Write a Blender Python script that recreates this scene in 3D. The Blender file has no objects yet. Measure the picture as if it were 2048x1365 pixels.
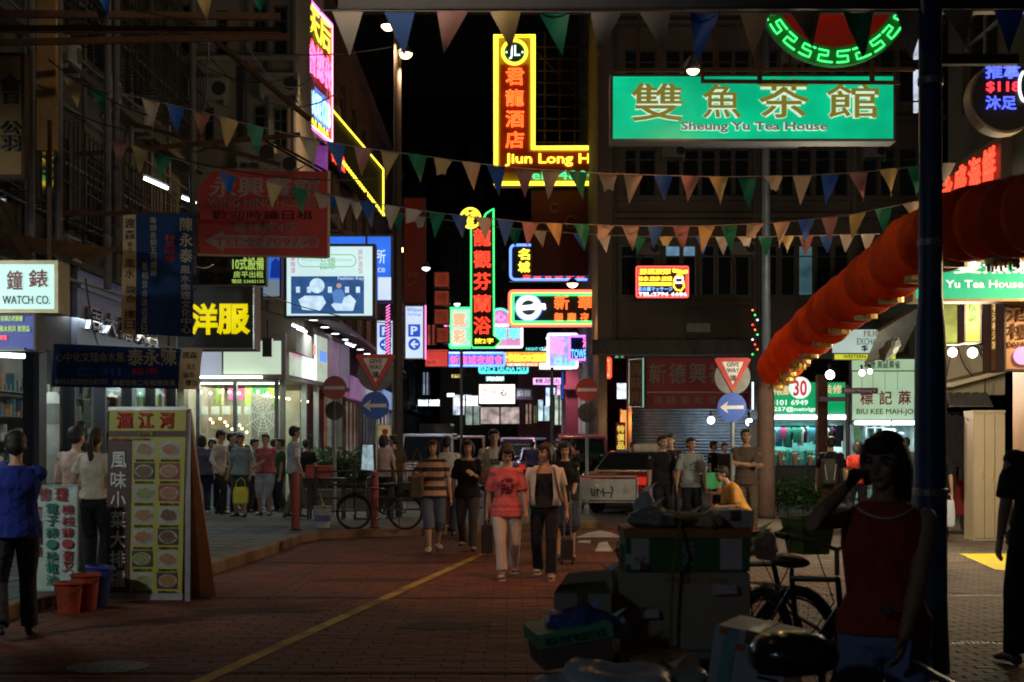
import bpy, math, random
from mathutils import Vector, Matrix
R = math.radians
rnd = random.Random(7)
sc = bpy.context.scene
COL = sc.collection
# ---------------------------------------------------------------- camera
F, CH, HY = 2844.0, 1.55, 890.0          # focal length in photo pixels, eye height, horizon row
cd = bpy.data.cameras.new('camera'); cam = bpy.data.objects.new('camera', cd); COL.objects.link(cam)
cam.location = (0, 0, CH); cam.rotation_euler = (R(90), 0, 0)
cd.sensor_width = 36; cd.lens = 36 * F / 2048; cd.shift_y = (HY - 682.5) / 2048
cd.clip_start = 0.1; cd.clip_end = 900
cd.dof.use_dof = True; cd.dof.focus_distance = 24; cd.dof.aperture_fstop = 5.0
sc.camera = cam
# ---------------------------------------------------------------- night sky, no sun
w = bpy.data.worlds.new('World'); sc.world = w; w.use_nodes = True
nt = w.node_tree; bg = nt.nodes['Background']
sky = nt.nodes.new('ShaderNodeTexSky'); sky.sky_type = 'NISHITA'; sky.sun_disc = False
sky.sun_elevation = R(-4); sky.sun_rotation = R(200)
nt.links.new(sky.outputs[0], bg.inputs[0]); bg.inputs[1].default_value = 0.07
sc.view_settings.view_transform = 'Standard'; sc.view_settings.look = 'None'
sc.view_settings.exposure = 0; sc.view_settings.gamma = 1
sc.view_settings.use_curve_mapping = False
sc.cycles.use_denoising = True; sc.cycles.filter_width = 1.9
sc.cycles.max_bounces = 4; sc.cycles.diffuse_bounces = 2; sc.cycles.glossy_bounces = 2
sc.cycles.transmission_bounces = 3; sc.cycles.transparent_max_bounces = 6
sc.cycles.sample_clamp_indirect = 3.0; sc.cycles.sample_clamp_direct = 12.0
sc.cycles.caustics_reflective = False; sc.cycles.caustics_refractive = False
def lamp(name, kind, loc, power, col, size=0.15, spot=None, to=None, blend=.6):
    L = bpy.data.lights.new(name, kind); L.energy = power; L.color = col
    if kind in ('POINT', 'SPOT'): L.shadow_soft_size = size
    if kind == 'AREA': L.size = size
    if spot: L.spot_size = R(spot); L.spot_blend = blend
    o = bpy.data.objects.new(name, L); COL.objects.link(o); o.location = loc
    if kind != 'POINT': o.rotation_euler = (Vector(to) - Vector(loc)).to_track_quat('-Z', 'Y').to_euler() if to else (0, 0, 0)
    return o
def W(px, py, d): return Vector(((px - 1024) / F * d, d, CH - (py - HY) / F * d))
def X(px, d): return (px - 1024) / F * d
def Z(py, d): return CH - (py - HY) / F * d
# ---------------------------------------------------------------- materials
MATS = {}
def _nt(name):
    m = bpy.data.materials.new(name); m.use_nodes = True
    return m, m.node_tree, m.node_tree.nodes['Principled BSDF']
def mat(name, col, rough=.7, metal=0, var=.25, scale=6, bump=.15, bscale=None, spec=.5, transl=0, dirt=0, coat=0):
    """painted / cloth / stone: base colour broken up by two noises, fine relief"""
    if name in MATS: return MATS[name]
    m, n, b = _nt(name)
    tc = n.nodes.new('ShaderNodeTexCoord')
    nz = n.nodes.new('ShaderNodeTexNoise'); nz.inputs['Scale'].default_value = scale; nz.inputs['Detail'].default_value = 5; nz.inputs['Roughness'].default_value = .62
    n.links.new(tc.outputs['Object'], nz.inputs['Vector'])
    cr = n.nodes.new('ShaderNodeValToRGB'); e = cr.color_ramp.elements
    c = Vector(col[:3]); lo = c * (1 - var); hi = c * (1 + var * .6)
    e[0].position = .3; e[0].color = (*lo, 1); e[1].position = .72; e[1].color = (*[min(1, v) for v in hi], 1)
    n.links.new(nz.outputs[0], cr.inputs[0]); out = cr.outputs[0]
    if dirt:
        n2 = n.nodes.new('ShaderNodeTexNoise'); n2.inputs['Scale'].default_value = scale * .35; n2.inputs['Detail'].default_value = 8
        mp = n.nodes.new('ShaderNodeMapping'); mp.inputs['Scale'].default_value = (1, 1, .25)
        n.links.new(tc.outputs['Object'], mp.inputs[0]); n.links.new(mp.outputs[0], n2.inputs['Vector'])
        mr = n.nodes.new('ShaderNodeMapRange'); mr.inputs[1].default_value = .48; mr.inputs[2].default_value = .68; mr.inputs[4].default_value = dirt
        n.links.new(n2.outputs[0], mr.inputs[0])
        mx = n.nodes.new('ShaderNodeMixRGB'); mx.inputs[2].default_value = (.035, .026, .018, 1)
        n.links.new(mr.outputs[0], mx.inputs[0]); n.links.new(out, mx.inputs[1]); out = mx.outputs[0]
    n.links.new(out, b.inputs['Base Color'])
    b.inputs['Roughness'].default_value = rough; b.inputs['Metallic'].default_value = metal
    b.inputs['Specular IOR Level'].default_value = spec if spec != .5 or rough < .65 else .15
    if coat: b.inputs['Coat Weight'].default_value = coat; b.inputs['Coat Roughness'].default_value = .05
    if bump:
        n3 = n.nodes.new('ShaderNodeTexNoise'); n3.inputs['Scale'].default_value = bscale or scale * 8; n3.inputs['Detail'].default_value = 3
        n.links.new(tc.outputs['Object'], n3.inputs['Vector'])
        bp = n.nodes.new('ShaderNodeBump'); bp.inputs['Strength'].default_value = bump; bp.inputs['Distance'].default_value = .01 if bump < .8 else .035
        n.links.new(n3.outputs[0], bp.inputs['Height']); n.links.new(bp.outputs[0], b.inputs['Normal'])
    if transl:
        tr = n.nodes.new('ShaderNodeBsdfTranslucent'); n.links.new(out, tr.inputs[0])
        ms = n.nodes.new('ShaderNodeMixShader'); ms.inputs[0].default_value = transl
        n.links.new(b.outputs[0], ms.inputs[1]); n.links.new(tr.outputs[0], ms.inputs[2])
        n.links.new(ms.outputs[0], n.nodes['Material Output'].inputs[0])
    MATS[name] = m
    return m
def emi(name, col, s=1.0, var=0.0, scale=3, sample='AUTO', base=None):
    """something that gives off light: tube, lit sign face, bulb"""
    if name in MATS: return MATS[name]
    m, n, b = _nt(name)
    b.inputs['Base Color'].default_value = (*(base or [c * .5 for c in col[:3]]), 1); b.inputs['Roughness'].default_value = .4
    b.inputs['Emission Color'].default_value = (*col[:3], 1); b.inputs['Emission Strength'].default_value = s
    if var:
        tc = n.nodes.new('ShaderNodeTexCoord'); nz = n.nodes.new('ShaderNodeTexNoise'); nz.inputs['Scale'].default_value = scale; nz.inputs['Detail'].default_value = 4
        n.links.new(tc.outputs['Object'], nz.inputs['Vector'])
        mr = n.nodes.new('ShaderNodeMapRange'); mr.inputs[1].default_value = .3; mr.inputs[2].default_value = .7
        mr.inputs[3].default_value = s * (1 - var); mr.inputs[4].default_value = s * (1 + var * .5)
        n.links.new(nz.outputs[0], mr.inputs[0]); n.links.new(mr.outputs[0], b.inputs['Emission Strength'])
    m.cycles.emission_sampling = sample
    MATS[name] = m
    return m
def glassmat(name, col=(.02, .025, .03), rough=.06):
    if name in MATS: return MATS[name]
    return mat(name, col, rough=rough, var=.2, scale=2, bump=.03, bscale=3, spec=.8)
def clearglass(name='clear_glass'):
    if name in MATS: return MATS[name]
    m, n, b = _nt(name); n.nodes.remove(b)
    t = n.nodes.new('ShaderNodeBsdfTransparent'); t.inputs[0].default_value = (.9, .95, .94, 1)
    g = n.nodes.new('ShaderNodeBsdfGlossy'); g.inputs['Roughness'].default_value = .03
    x = n.nodes.new('ShaderNodeMixShader'); x.inputs[0].default_value = .09
    n.links.new(t.outputs[0], x.inputs[1]); n.links.new(g.outputs[0], x.inputs[2]); n.links.new(x.outputs[0], n.nodes['Material Output'].inputs[0])
    MATS[name] = m
    return m
# ---------------------------------------------------------------- mesh building
class MB:
    def __init__(s): s.v = []; s.f = []; s.m = []
    def add(s, vs, fs, mi=0):
        o = len(s.v); s.v += [tuple(p) for p in vs]; s.f += [tuple(o + i for i in f) for f in fs]; s.m += [mi] * len(fs); return s
    def box(s, x0, x1, y0, y1, z0, z1, mi=0):
        if x0 > x1: x0, x1 = x1, x0
        if y0 > y1: y0, y1 = y1, y0
        if z0 > z1: z0, z1 = z1, z0
        v = [(x0, y0, z0), (x1, y0, z0), (x1, y1, z0), (x0, y1, z0), (x0, y0, z1), (x1, y0, z1), (x1, y1, z1), (x0, y1, z1)]
        return s.add(v, [(0, 3, 2, 1), (4, 5, 6, 7), (0, 1, 5, 4), (1, 2, 6, 5), (2, 3, 7, 6), (3, 0, 4, 7)], mi)
    def cbox(s, x0, x1, y0, y1, z0, z1, c=.01, mi=0):
        """box with chamfered top edges (bricks, kerbs, cartons)"""
        v = [(x0, y0, z0), (x1, y0, z0), (x1, y1, z0), (x0, y1, z0), (x0, y0, z1 - c), (x1, y0, z1 - c), (x1, y1, z1 - c), (x0, y1, z1 - c),
             (x0 + c, y0 + c, z1), (x1 - c, y0 + c, z1), (x1 - c, y1 - c, z1), (x0 + c, y1 - c, z1)]
        return s.add(v, [(0, 1, 5, 4), (1, 2, 6, 5), (2, 3, 7, 6), (3, 0, 4, 7), (4, 5, 9, 8), (5, 6, 10, 9), (6, 7, 11, 10), (7, 4, 8, 11), (8, 9, 10, 11), (0, 3, 2, 1)], mi)
    def bar(s, p, q, w, h=None, mi=0):
        p, q = Vector(p), Vector(q); h = h or w; t = (q - p).normalized()
        a = t.cross(Vector((0, 0, 1))); a = a.normalized() if a.length > .01 else Vector((1, 0, 0)); b = a.cross(t).normalized()
        vs = [c + a * i * w / 2 + b * j * h / 2 for c in (p, q) for i, j in ((-1, -1), (1, -1), (1, 1), (-1, 1))]
        return s.add(vs, [(0, 1, 2, 3), (7, 6, 5, 4), (0, 4, 5, 1), (1, 5, 6, 2), (2, 6, 7, 3), (3, 7, 4, 0)], mi)
    def tube(s, pts, r, n=6, closed=False, mi=0):
        pts = [Vector(p) for p in pts]; N = len(pts); rings = []; up = None
        rr = r if isinstance(r, (list, tuple)) else [r] * N
        for i, p in enumerate(pts):
            t = (pts[(i + 1) % N] - pts[i - 1]) if closed else pts[min(i + 1, N - 1)] - pts[max(i - 1, 0)]
            t = t.normalized() if t.length > 1e-9 else Vector((0, 0, 1))
            if up is None: up = Vector((0, 0, 1)) if abs(t.z) < .9 else Vector((0, 1, 0))
            a = t.cross(up)
            a = a.normalized() if a.length > 1e-4 else Vector((1, 0, 0))
            b = a.cross(t).normalized(); up = b
            rings.append([p + (a * math.cos(2 * math.pi * k / n) + b * math.sin(2 * math.pi * k / n)) * rr[i] for k in range(n)])
        vs = [v for g in rings for v in g]; fs = []
        for i in range(N if closed else N - 1):
            j = (i + 1) % N
            for k in range(n): fs.append((i * n + k, i * n + (k + 1) % n, j * n + (k + 1) % n, j * n + k))
        if not closed: fs += [tuple(range(n))[::-1], tuple((N - 1) * n + k for k in range(n))]
        return s.add(vs, fs, mi)
    def loft(s, rings, cap=True, mi=0):
        n = len(rings[0]); vs = [v for g in rings for v in g]; fs = []
        for i in range(len(rings) - 1):
            for k in range(n): fs.append((i * n + k, i * n + (k + 1) % n, (i + 1) * n + (k + 1) % n, (i + 1) * n + k))
        if cap: fs += [tuple(range(n))[::-1], tuple((len(rings) - 1) * n + k for k in range(n))]
        return s.add(vs, fs, mi)
    def lathe(s, prof, c=(0, 0, 0), n=16, axis='z', mi=0, lobes=0, depth=0):
        rings = []
        for r, h in prof:
            g = []
            for k in range(n):
                a = 2 * math.pi * k / n; q = r * (1 + (depth * abs(math.cos(a * lobes / 2)) if lobes else 0))
                x, y = q * math.cos(a), q * math.sin(a)
                g.append((c[0] + x, c[1] + y, c[2] + h) if axis == 'z' else (c[0] + x, c[1] + h, c[2] - y) if axis == 'y' else (c[0] + h, c[1] + x, c[2] + y))
            rings.append(g)
        return s.loft(rings, True, mi)
    def ell(s, c, r, n=12, m=8, rot=None, mi=0):
        c = Vector(c); r = (r, r, r) if isinstance(r, (int, float)) else r; rings = []
        for j in range(m + 1):
            th = math.pi * (j + .02 * (1 if j == 0 else -1 if j == m else 0)) / m
            g = []
            for k in range(n):
                a = 2 * math.pi * k / n
                p = Vector((r[0] * math.sin(th) * math.cos(a), r[1] * math.sin(th) * math.sin(a), -r[2] * math.cos(th)))
                g.append(c + (rot @ p if rot else p))
            rings.append(g)
        return s.loft(rings, True, mi)
    def prism(s, pts, y0, y1, mi=0):
        """outline in x-z, extruded from y0 (front) to y1"""
        n = len(pts); vs = [(x, y0, z) for x, z in pts] + [(x, y1, z) for x, z in pts]
        return s.add(vs, [tuple(range(n)), tuple(range(2 * n - 1, n - 1, -1))] + [((i + 1) % n, i, n + i, n + (i + 1) % n) for i in range(n)], mi)
    def xf(s, M):
        s.v = [tuple(M @ Vector(p)) for p in s.v]; return s
    def mesh(s, name, smooth=False):
        me = bpy.data.meshes.new(name); me.from_pydata(s.v, [], s.f); me.polygons.foreach_set('material_index', s.m)
        if smooth: me.polygons.foreach_set('use_smooth', [True] * len(me.polygons))
        me.validate(); me.update(); return me
def obj(name, geo, m, parent=None, loc=None, smooth=False, bevel=0, rz=0, fixn=False):
    me = geo.mesh(name, smooth) if isinstance(geo, MB) else geo
    if not me.materials:
        for k in (m if isinstance(m, (list, tuple)) else [m]): me.materials.append(k)
    o = bpy.data.objects.new(name, me); COL.objects.link(o)
    if parent: o.parent = parent
    if loc: o.location = loc
    if rz: o.rotation_euler[2] = rz
    if bevel:
        b = o.modifiers.new('bevel', 'BEVEL'); b.width = bevel; b.segments = 2; b.limit_method = 'ANGLE'
    return o
def tag(o, label=None, cat=None, group=None, kind=None):
    if label: o['label'] = label
    if cat: o['category'] = cat
    if group: o['group'] = group
    if kind: o['kind'] = kind
    return o
def thing(name, label, cat, loc=(0, 0, 0), rz=0, group=None):
    o = bpy.data.objects.new(name, None); COL.objects.link(o); o.location = loc; o.rotation_euler = (0, 0, rz)
    o.empty_display_size = .1
    return tag(o, label, cat, group)
def copy_tree(o, parent=None):
    c = o.copy(); COL.objects.link(c); c.parent = parent
    for ch in o.children: copy_tree(ch, c)
    return c
def dup(o, loc, label=None, rz=None, sc_=None):
    c = copy_tree(o); c.location = loc
    if rz is not None: c.rotation_euler = (0, 0, rz)
    if sc_: c.scale = (sc_,) * 3 if isinstance(sc_, (int, float)) else sc_
    if label: c['label'] = label
    return c
# ---------------------------------------------------------------- lettering
_TX = {}
bench_scene = bpy.data.scenes.new('workbench')      # small side scene, so that evaluating one mesh stays quick; removed at the end
def evaluated(o):
    bench_scene.collection.objects.link(o); bench_scene.view_layers[0].update(); dg = bench_scene.view_layers[0].depsgraph
    me = bpy.data.meshes.new_from_object(o.evaluated_get(dg)); bench_scene.collection.objects.unlink(o); return me
def textmesh(body, off=0.0, tube=0.0, ext=.01, shear=0):
    key = (body, off, tube, ext, shear)
    if key in _TX: return _TX[key]
    c = bpy.data.curves.new('t', 'FONT'); c.body = body; c.size = 1; c.align_x = 'LEFT'; c.shear = shear
    c.resolution_u = 2 if tube else 3
    if tube: c.fill_mode = 'NONE'; c.bevel_depth = tube; c.bevel_resolution = 0; c.extrude = 0
    else: c.offset = off; c.extrude = ext
    o = bpy.data.objects.new('t', c); me = evaluated(o)
    co = [tuple(v.co) for v in me.vertices]; fs = [tuple(p.vertices) for p in me.polygons]
    bpy.data.objects.remove(o); bpy.data.curves.remove(c); bpy.data.meshes.remove(me)
    _TX[key] = (co, fs); return _TX[key]
def put_text(mb, body, x0, x1, z0, z1, y, off=0, tube=0, mi=0, keep=False, shear=0, dep=.008):
    """fit a line of text into a rectangle, standing, read from -y"""
    if not body.strip(): return
    k = max(z1 - z0, 1e-3)
    co, fs = textmesh(body, 0 if off > .008 else off, tube, .01, shear)
    if not co: return
    if off > .008 and not tube:      # bold: the filled strokes plus a rim of their own outline
        c2, f2 = textmesh(body, 0, min(off, .04), .01, shear); n0 = len(co); co = co + [(a, b, c * .3) for a, b, c in c2]; fs = fs + [tuple(n0 + i for i in f) for f in f2]
    ax, bx = min(v[0] for v in co), max(v[0] for v in co); az, bz = min(v[1] for v in co), max(v[1] for v in co)
    sx = (x1 - x0) / max(bx - ax, 1e-4); sz = (z1 - z0) / max(bz - az, 1e-4)
    if keep: sx = sz = min(sx, sz)
    cx, cz = (x0 + x1) / 2, (z0 + z1) / 2; mx, mz = (ax + bx) / 2, (az + bz) / 2
    sy = dep / .01 if not tube else min(abs(sx), sz)
    mb.add([(cx + (a - mx) * sx, y - b3 * sy, cz + (b - mz) * sz) for a, b, b3 in co], fs, mi)
def vput(mb, body, x0, x1, z0, z1, y, gap=.12, **k):
    n = len(body); h = (z1 - z0) / n
    for i, ch in enumerate(body):
        if ch != ' ': put_text(mb, ch, x0, x1, z1 - h * (i + 1) + h * gap / 2, z1 - h * i - h * gap / 2, y, **k)
class Sign:
    """a sign that hangs square to the street; rect in photo pixels gives its size at distance d"""
    def __init__(s, name, label, rect, d, face, frame, th=.22, fw=.035, cat='sign', group=None, rz=0, flat=False, proud=0.0, noframe=False):
        s.k = d / F; s.r = rect; s.cx = (rect[0] + rect[2]) / 2; s.cy = (rect[1] + rect[3]) / 2
        s.root = thing(name, label, cat, W(s.cx, s.cy, d), rz, group); s.n = 0
        w, h = (rect[2] - rect[0]) * s.k / 2, (rect[3] - rect[1]) * s.k / 2; s.w, s.h = w, h
        if not noframe:
            cab = MB().box(-w, w, .03, th, -h, h)
            for a in ((-w, w, 0, .03, h - fw, h), (-w, w, 0, .03, -h, -h + fw), (-w, -w + fw, 0, .03, -h + fw, h - fw), (w - fw, w, 0, .03, -h + fw, h - fw)): cab.box(*a)
            obj('cabinet', cab, frame, s.root)
            obj('face', MB().box(-w + fw, w - fw, .012, .03, -h + fw, h - fw), face, s.root)
    def u(s, px): return (px - s.cx) * s.k
    def v(s, py): return (s.cy - py) * s.k
    def text(s, body, r, m, off=0.0, tube=0.0, y=.004, name='lettering', keep=False, vert=False, shear=0, dep=.006, gap=.12):
        s.n += 1; y -= .0007 * s.n + (.014 if y > 0 else 0)
        b = MB(); a = (s.u(r[0]), s.u(r[2]), s.v(r[3]), s.v(r[1]), y)
        (vput if vert else put_text)(b, body, *a, off=off, tube=tube, keep=keep, shear=shear, dep=dep, **({'gap': gap} if vert else {}))
        return obj(name, b, m, s.root)
    def strip(s, r, m, y0=.0, y1=.012, name='panel'):
        s.n += 1; e = .0004 * s.n
        return obj(name, MB().box(s.u(r[0]), s.u(r[2]), y0 - e, y1 - e * .1, s.v(r[3]), s.v(r[1])), m, s.root)
    def line(s, pts, m, r=.02, y=-.03, closed=False, name='neon_tube', n=5):
        return obj(name, MB().tube([(s.u(a), y, s.v(b)) for a, b in pts], r, n, closed), m, s.root)
    def rrect(s, r, q, m, rad=.02, y=-.03, name='neon_tube'):
        x0, y0, x1, y1 = r; pts = []
        for cx, cy, a0 in ((x1 - q, y0 + q, -90), (x1 - q, y1 - q, 0), (x0 + q, y1 - q, 90), (x0 + q, y0 + q, 180)):
            pts += [(cx + q * math.cos(R(a0 + t)), cy + q * math.sin(R(a0 + t))) for t in (0, 30, 60, 90)]
        return s.line(pts, m, rad, y, True, name)
    def poly(s, pts, m, y0=-.004, y1=.008, name='emblem'):
        s.n += 1; e = .0006 * s.n
        return obj(name, MB().prism([(s.u(a), s.v(b)) for a, b in pts][::1], y0 - e, y1), m, s.root)
    def disc(s, cx, cy, r, m, y0=-.004, y1=.008, n=24, name='disc'):
        return s.poly([(cx + r * math.cos(2 * math.pi * i / n), cy - r * math.sin(2 * math.pi * i / n)) for i in range(n)], m, y0, y1, name)
# ---------------------------------------------------------------- people
SKIN = [(.42, .25, .16), (.36, .21, .13), (.48, .30, .2)]
def limb(mb, pts, rad, n=10, cap=1.0):
    """tapering closed tube with elliptical rings; rad = (side, fore-aft) or one number per point"""
    pts = [Vector(p) for p in pts]; N = len(pts); rings = []
    for i, p in enumerate(pts):
        t = (pts[min(i + 1, N - 1)] - pts[max(i - 1, 0)]).normalized()
        a = Vector((1, 0, 0)) - t * t.x
        a = a.normalized() if a.length > .2 else (Vector((0, 1, 0)) - t * t.y).normalized()
        b = t.cross(a).normalized(); r = rad[i]; ra, rb = r if isinstance(r, tuple) else (r, r)
        rings.append((p, t, a, b, ra, rb))
    out = []
    def ring(p, a, b, ra, rb): out.append([p + a * ra * math.cos(2 * math.pi * k / n) + b * rb * math.sin(2 * math.pi * k / n) for k in range(n)])
    p, t, a, b, ra, rb = rings[0]; q = min(ra, rb) * cap
    ring(p - t * q * .8, a, b, ra * .35, rb * .35); ring(p - t * q * .45, a, b, ra * .8, rb * .8)
    for p, t, a, b, ra, rb in rings: ring(p, a, b, ra, rb)
    q = min(ra, rb) * cap; ring(p + t * q * .45, a, b, ra * .8, rb * .8); ring(p + t * q * .8, a, b, ra * .35, rb * .35)
    mb.loft(out)
def remesh(mb, vox, smooth=3, name='b'):
    me = mb.mesh(name); o = bpy.data.objects.new(name, me)
    m = o.modifiers.new('r', 'REMESH'); m.mode = 'VOXEL'; m.voxel_size = vox; m.use_smooth_shade = True
    s = o.modifiers.new('s', 'SMOOTH'); s.factor = .5; s.iterations = smooth
    r = evaluated(o); bpy.data.objects.remove(o); bpy.data.meshes.remove(me)
    r.polygons.foreach_set('use_smooth', [True] * len(r.polygons)); r.name = name; r.materials.clear()
    return r
def ik(a, t, l1, l2, pole):
    a, t, pole = Vector(a), Vector(t), Vector(pole); d = t - a; L = min(max(d.length, .05), (l1 + l2) * .998); u = d.normalized()
    t = a + u * L; x = (l1 * l1 - l2 * l2 + L * L) / (2 * L); h = math.sqrt(max(l1 * l1 - x * x, 0)); p = pole - u * pole.dot(u)
    p = p.normalized() if p.length > 1e-3 else Vector((0, -1, 0)); return a + u * x + p * h, t
def person(label, loc, H=1.68, rz=0, vox=.016, woman=False, shirt=(.5, .5, .5), sleeve=.35, hem=.86, pants=(.03, .03, .04), leg=1.0, shoe=(.03, .03, .03), hair='short',
           hcol=(.012, .009, .008), hands=None, feet=((-.11, .02), (.11, -.06)), head=(0, 0), lean=0, skin=0, seat=None, group=None, shirtm=None, pantsm=None, fat=1.0, barefoot=False,
           poles=None, neck_open=0, look_face=True, extra=None, skirt=False):
    """feet (x, y) or (x, y, z of ankle); hands (x, y, z), all in metres of a 1.70 m figure that faces -y; seat = hip height"""
    k = H / 1.7; root = thing('person', label, 'person', loc, rz, group)
    sk = mat('skin_%d' % skin, SKIN[skin], .55, var=.08, scale=14, bump=.05)
    sw = (.165 if woman else .19) * fat ** .5; hw = (.092 if woman else .088) * fat ** .5
    hip = seat if seat else .90 - (.02 if max(abs(f[1]) for f in feet) > .14 else 0)
    dz = hip - .9
    def T(x, y, z):    # torso point, leaned forward about the hip
        zz = z - .9; return Vector((x, y - zz * math.sin(R(lean)), hip + zz * math.cos(R(lean))))
    hands = hands or ((-.27, -.03, .80), (.27, -.03, .80)); B = MB(); S = MB(); P = MB()
    # torso (x half width, y half depth)
    w = fat; tor = [(.86, .14 * w, .105 * w), (.95, .165 * w, .12 * w), (1.05, (.128 if woman else .145) * w, .10 * w), (1.15, .138 * w, .105 * w), (1.26, (.15 if woman else .168) * w, .115 * w), (1.34, (.155 if woman else .18), .105), (1.405, (.12 if woman else .145), .08), (1.44, .062, .058)]
    cx = lambda z: .012 * math.sin((z - .9) * 6)
    limb(B, [T(0, cx(z), z) for z, a, b in tor], [(a, b) for z, a, b in tor], 14)
    limb(B, [T(0, .005, 1.40), T(0, -.005, 1.47), T(0, -.012, 1.53)], [.058, .05, .052])
    # clothes torso
    inf = .014
    ts = [t for t in tor if t[0] >= hem - .02]
    top = 1.42 - neck_open
    pts = ([(hem, .198 * w, .155 * w), (max(hem + .02, .9), .192 * w, .15 * w)] if sleeve >= 0 else [(hem, .186 * w, .142 * w)]) + [(z, a + inf + (.01 if z < 1.0 else .006), b + inf + (.008 if z < 1.0 else .003)) for z, a, b in ts if z > hem + .03 and z < top + .02]
    if top >= 1.4: pts.append((1.432, .088, .074))
    limb(S, [T(0, cx(z), z) for z, a, b in pts], [(a, b) for z, a, b in pts], 16, cap=.12)
    if woman and sleeve >= 0:
        for sx in (-1, 1):
            S.ell(T(sx * .062, -.082 * w, 1.255), (.08, .042, .075))
    # arms
    for i, sx in enumerate((-1, 1)):
        a = T(sx * sw, .005, 1.365); pole = (poles[i] if poles else (sx * .5, .9, -.3))
        hd = Vector(hands[i]); hd.z += dz if not seat else 0
        e, t = ik(a, hd, .275, .25, pole); u = (t - e).normalized()
        limb(B, [a, a.lerp(e, .4), e, e.lerp(t, .3), t], [.048, .045 if woman else .05, .036, .038, .025])
        # hand: palm, four unequal fingers, thumb from the side
        side = Vector((sx, 0, 0)) - u * u.x * sx; side = side.normalized() if side.length > .1 else Vector((0, -1, 0)); fw = u.cross(side).normalized()
        if fw.y > 0: fw = -fw
        # back of hand faces outward: fingers spread along fore-aft direction
        limb(B, [t - u * .01, t + u * .035, t + u * .085], [(.02, .028), (.02, .038), (.017, .04)] if abs(u.x) < .7 else [.026, .03, .028], 8)
        for q, (o_, L) in enumerate(((-.03, .062), (-.01, .074), (.01, .068), (.029, .052))):
            b0 = t + u * .08 - fw * o_; inw = -side
            b1 = b0 + (u + inw * .25).normalized() * L * .5; b2 = b1 + (u + inw * .9).normalized() * L * .5
            limb(B, [b0, b1, b2], [.0095, .0088, .0075], 6)
        t0 = t + u * .03 + fw * .03; limb(B, [t0, t0 + (u * .6 + fw * .6 - side * .3).normalized() * .035, t0 + (u * .9 + fw * .35 - side * .5).normalized() * .062], [.012, .0105, .0085], 6)
        if sleeve > 0:
            S.ell(a + Vector((-sx * .025, 0, .004)), (.078, .074, .066))
            a0 = a - Vector((sx * .055, 0, -.025))
            if sleeve <= .5:
                q = a.lerp(e, sleeve * 2); limb(S, [a0, a.lerp(q, .5), q], [.058, .064, .068], 12, cap=.3)
            else:
                q = e.lerp(t, (sleeve - .5) * 2 * .96); limb(S, [a0, a.lerp(e, .5), e, e.lerp(q, .5), q], [.058, .06, .054, .048, .04], 12, cap=.3)
    # legs
    for i, sx in enumerate((-1, 1)):
        f = feet[i]; az = .085 if len(f) < 3 else f[2]
        h = Vector((sx * hw, 0, hip - .02)); kn, an = ik(h, (f[0], f[1], az), .415, .405, (sx * .06, -1, 0))
        th = .078 * fat if not woman else .08 * fat
        limb(B, [h, h.lerp(kn, .35), kn, kn.lerp(an, .3), an], [th, th * .92, .053, .055, .035])
        toe = Vector((sx * .03, -.15, -.035)) if az < .16 else Vector((0, -.11, -.09))
        FT = B if barefoot else None
        limb(B, [an + Vector((0, .03, -.045)), an + Vector((0, -.04, -.04)), an + toe * .8, an + toe], [(.032, .034), (.036, .032), (.04, .022), (.036, .018)], 8)
        sh = MB()
        if barefoot:      # sandal: sole and two straps
            limb(sh, [an + Vector((0, .05, -.078)), an + Vector((0, -.05, -.078)), an + toe + Vector((0, -.015, -.045))], [(.038, .012), (.042, .012), (.044, .012)], 8)
            for qq in (.35, .8): c = an + toe * qq; sh.tube([c + Vector((-.042, 0, -.035)), c + Vector((-.03, -.01, .012)), c + Vector((.03, -.01, .012)), c + Vector((.042, 0, -.035))], .008, 5)
            obj('sandal', sh, mat('shoe_%d%d%d' % tuple(int(c * 99) for c in shoe), shoe, .6), root, smooth=True).scale = (k,) * 3
        else:
            limb(sh, [an + Vector((0, .045, -.05)), an + Vector((0, .0, -.03)), an + toe * .55 + Vector((0, 0, -.012)), an + toe + Vector((0, -.02, -.018))], [(.038, .036), (.042, .045), (.046, .034), (.042, .022)], 10)
            obj('shoe', sh, mat('shoe_%d%d%d' % tuple(int(c * 99) for c in shoe), shoe, .5), root, smooth=True).scale = (k,) * 3
        if not skirt:
            L = leg
            if L <= .5: q = h.lerp(kn, L * 2); pl = [h, h.lerp(q, .5), q]; rl = [th + .018, th + .02, th + .018 - .02 * L]
            else: q = kn.lerp(an, (L - .5) * 2); pl = [h, h.lerp(kn, .4), kn, kn.lerp(q, .5), q]; rl = [th + .012, th + .012, .072, .07, .072 if L > .9 else .066]
            limb(P, pl, [r * (.96 + .04 * fat) for r in rl], 12, cap=.25)
    pz = [(.79, .10 * w, .085 * w), (.84, .145 * w, .112 * w), (.9, .150 * w, .112 * w), (.96, .148 * w, .108 * w), (1.0, .13 * w, .098 * w)]
    limb(P, [T(0, cx(z), z) for z, a, b in pz], [(a + .01, b + .01) for z, a, b in pz], 14, cap=.3)
    if skirt:
        limb(P, [T(0, 0, .98), T(0, 0, .85), Vector((0, -.01, .9 - leg * .8))], [(.16, .125), (.19, .15), (.23, .19)], 16)
    # head
    hc = T(0, -.02, 1.60); HR = Matrix.Rotation(R(head[0]), 3, 'Z') @ Matrix.Rotation(R(head[1]), 3, 'X')
    def Hd(x, y, z): return hc + HR @ Vector((x, y, z))
    B.ell(Hd(0, .012, .025), (.076, .093, .092), 16, 12, HR); B.ell(Hd(0, -.022, -.035), (.06, .07, .075), 14, 10, HR)
    B.ell(Hd(0, -.055, -.092), (.03, .03, .022), 10, 6, HR)
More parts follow.
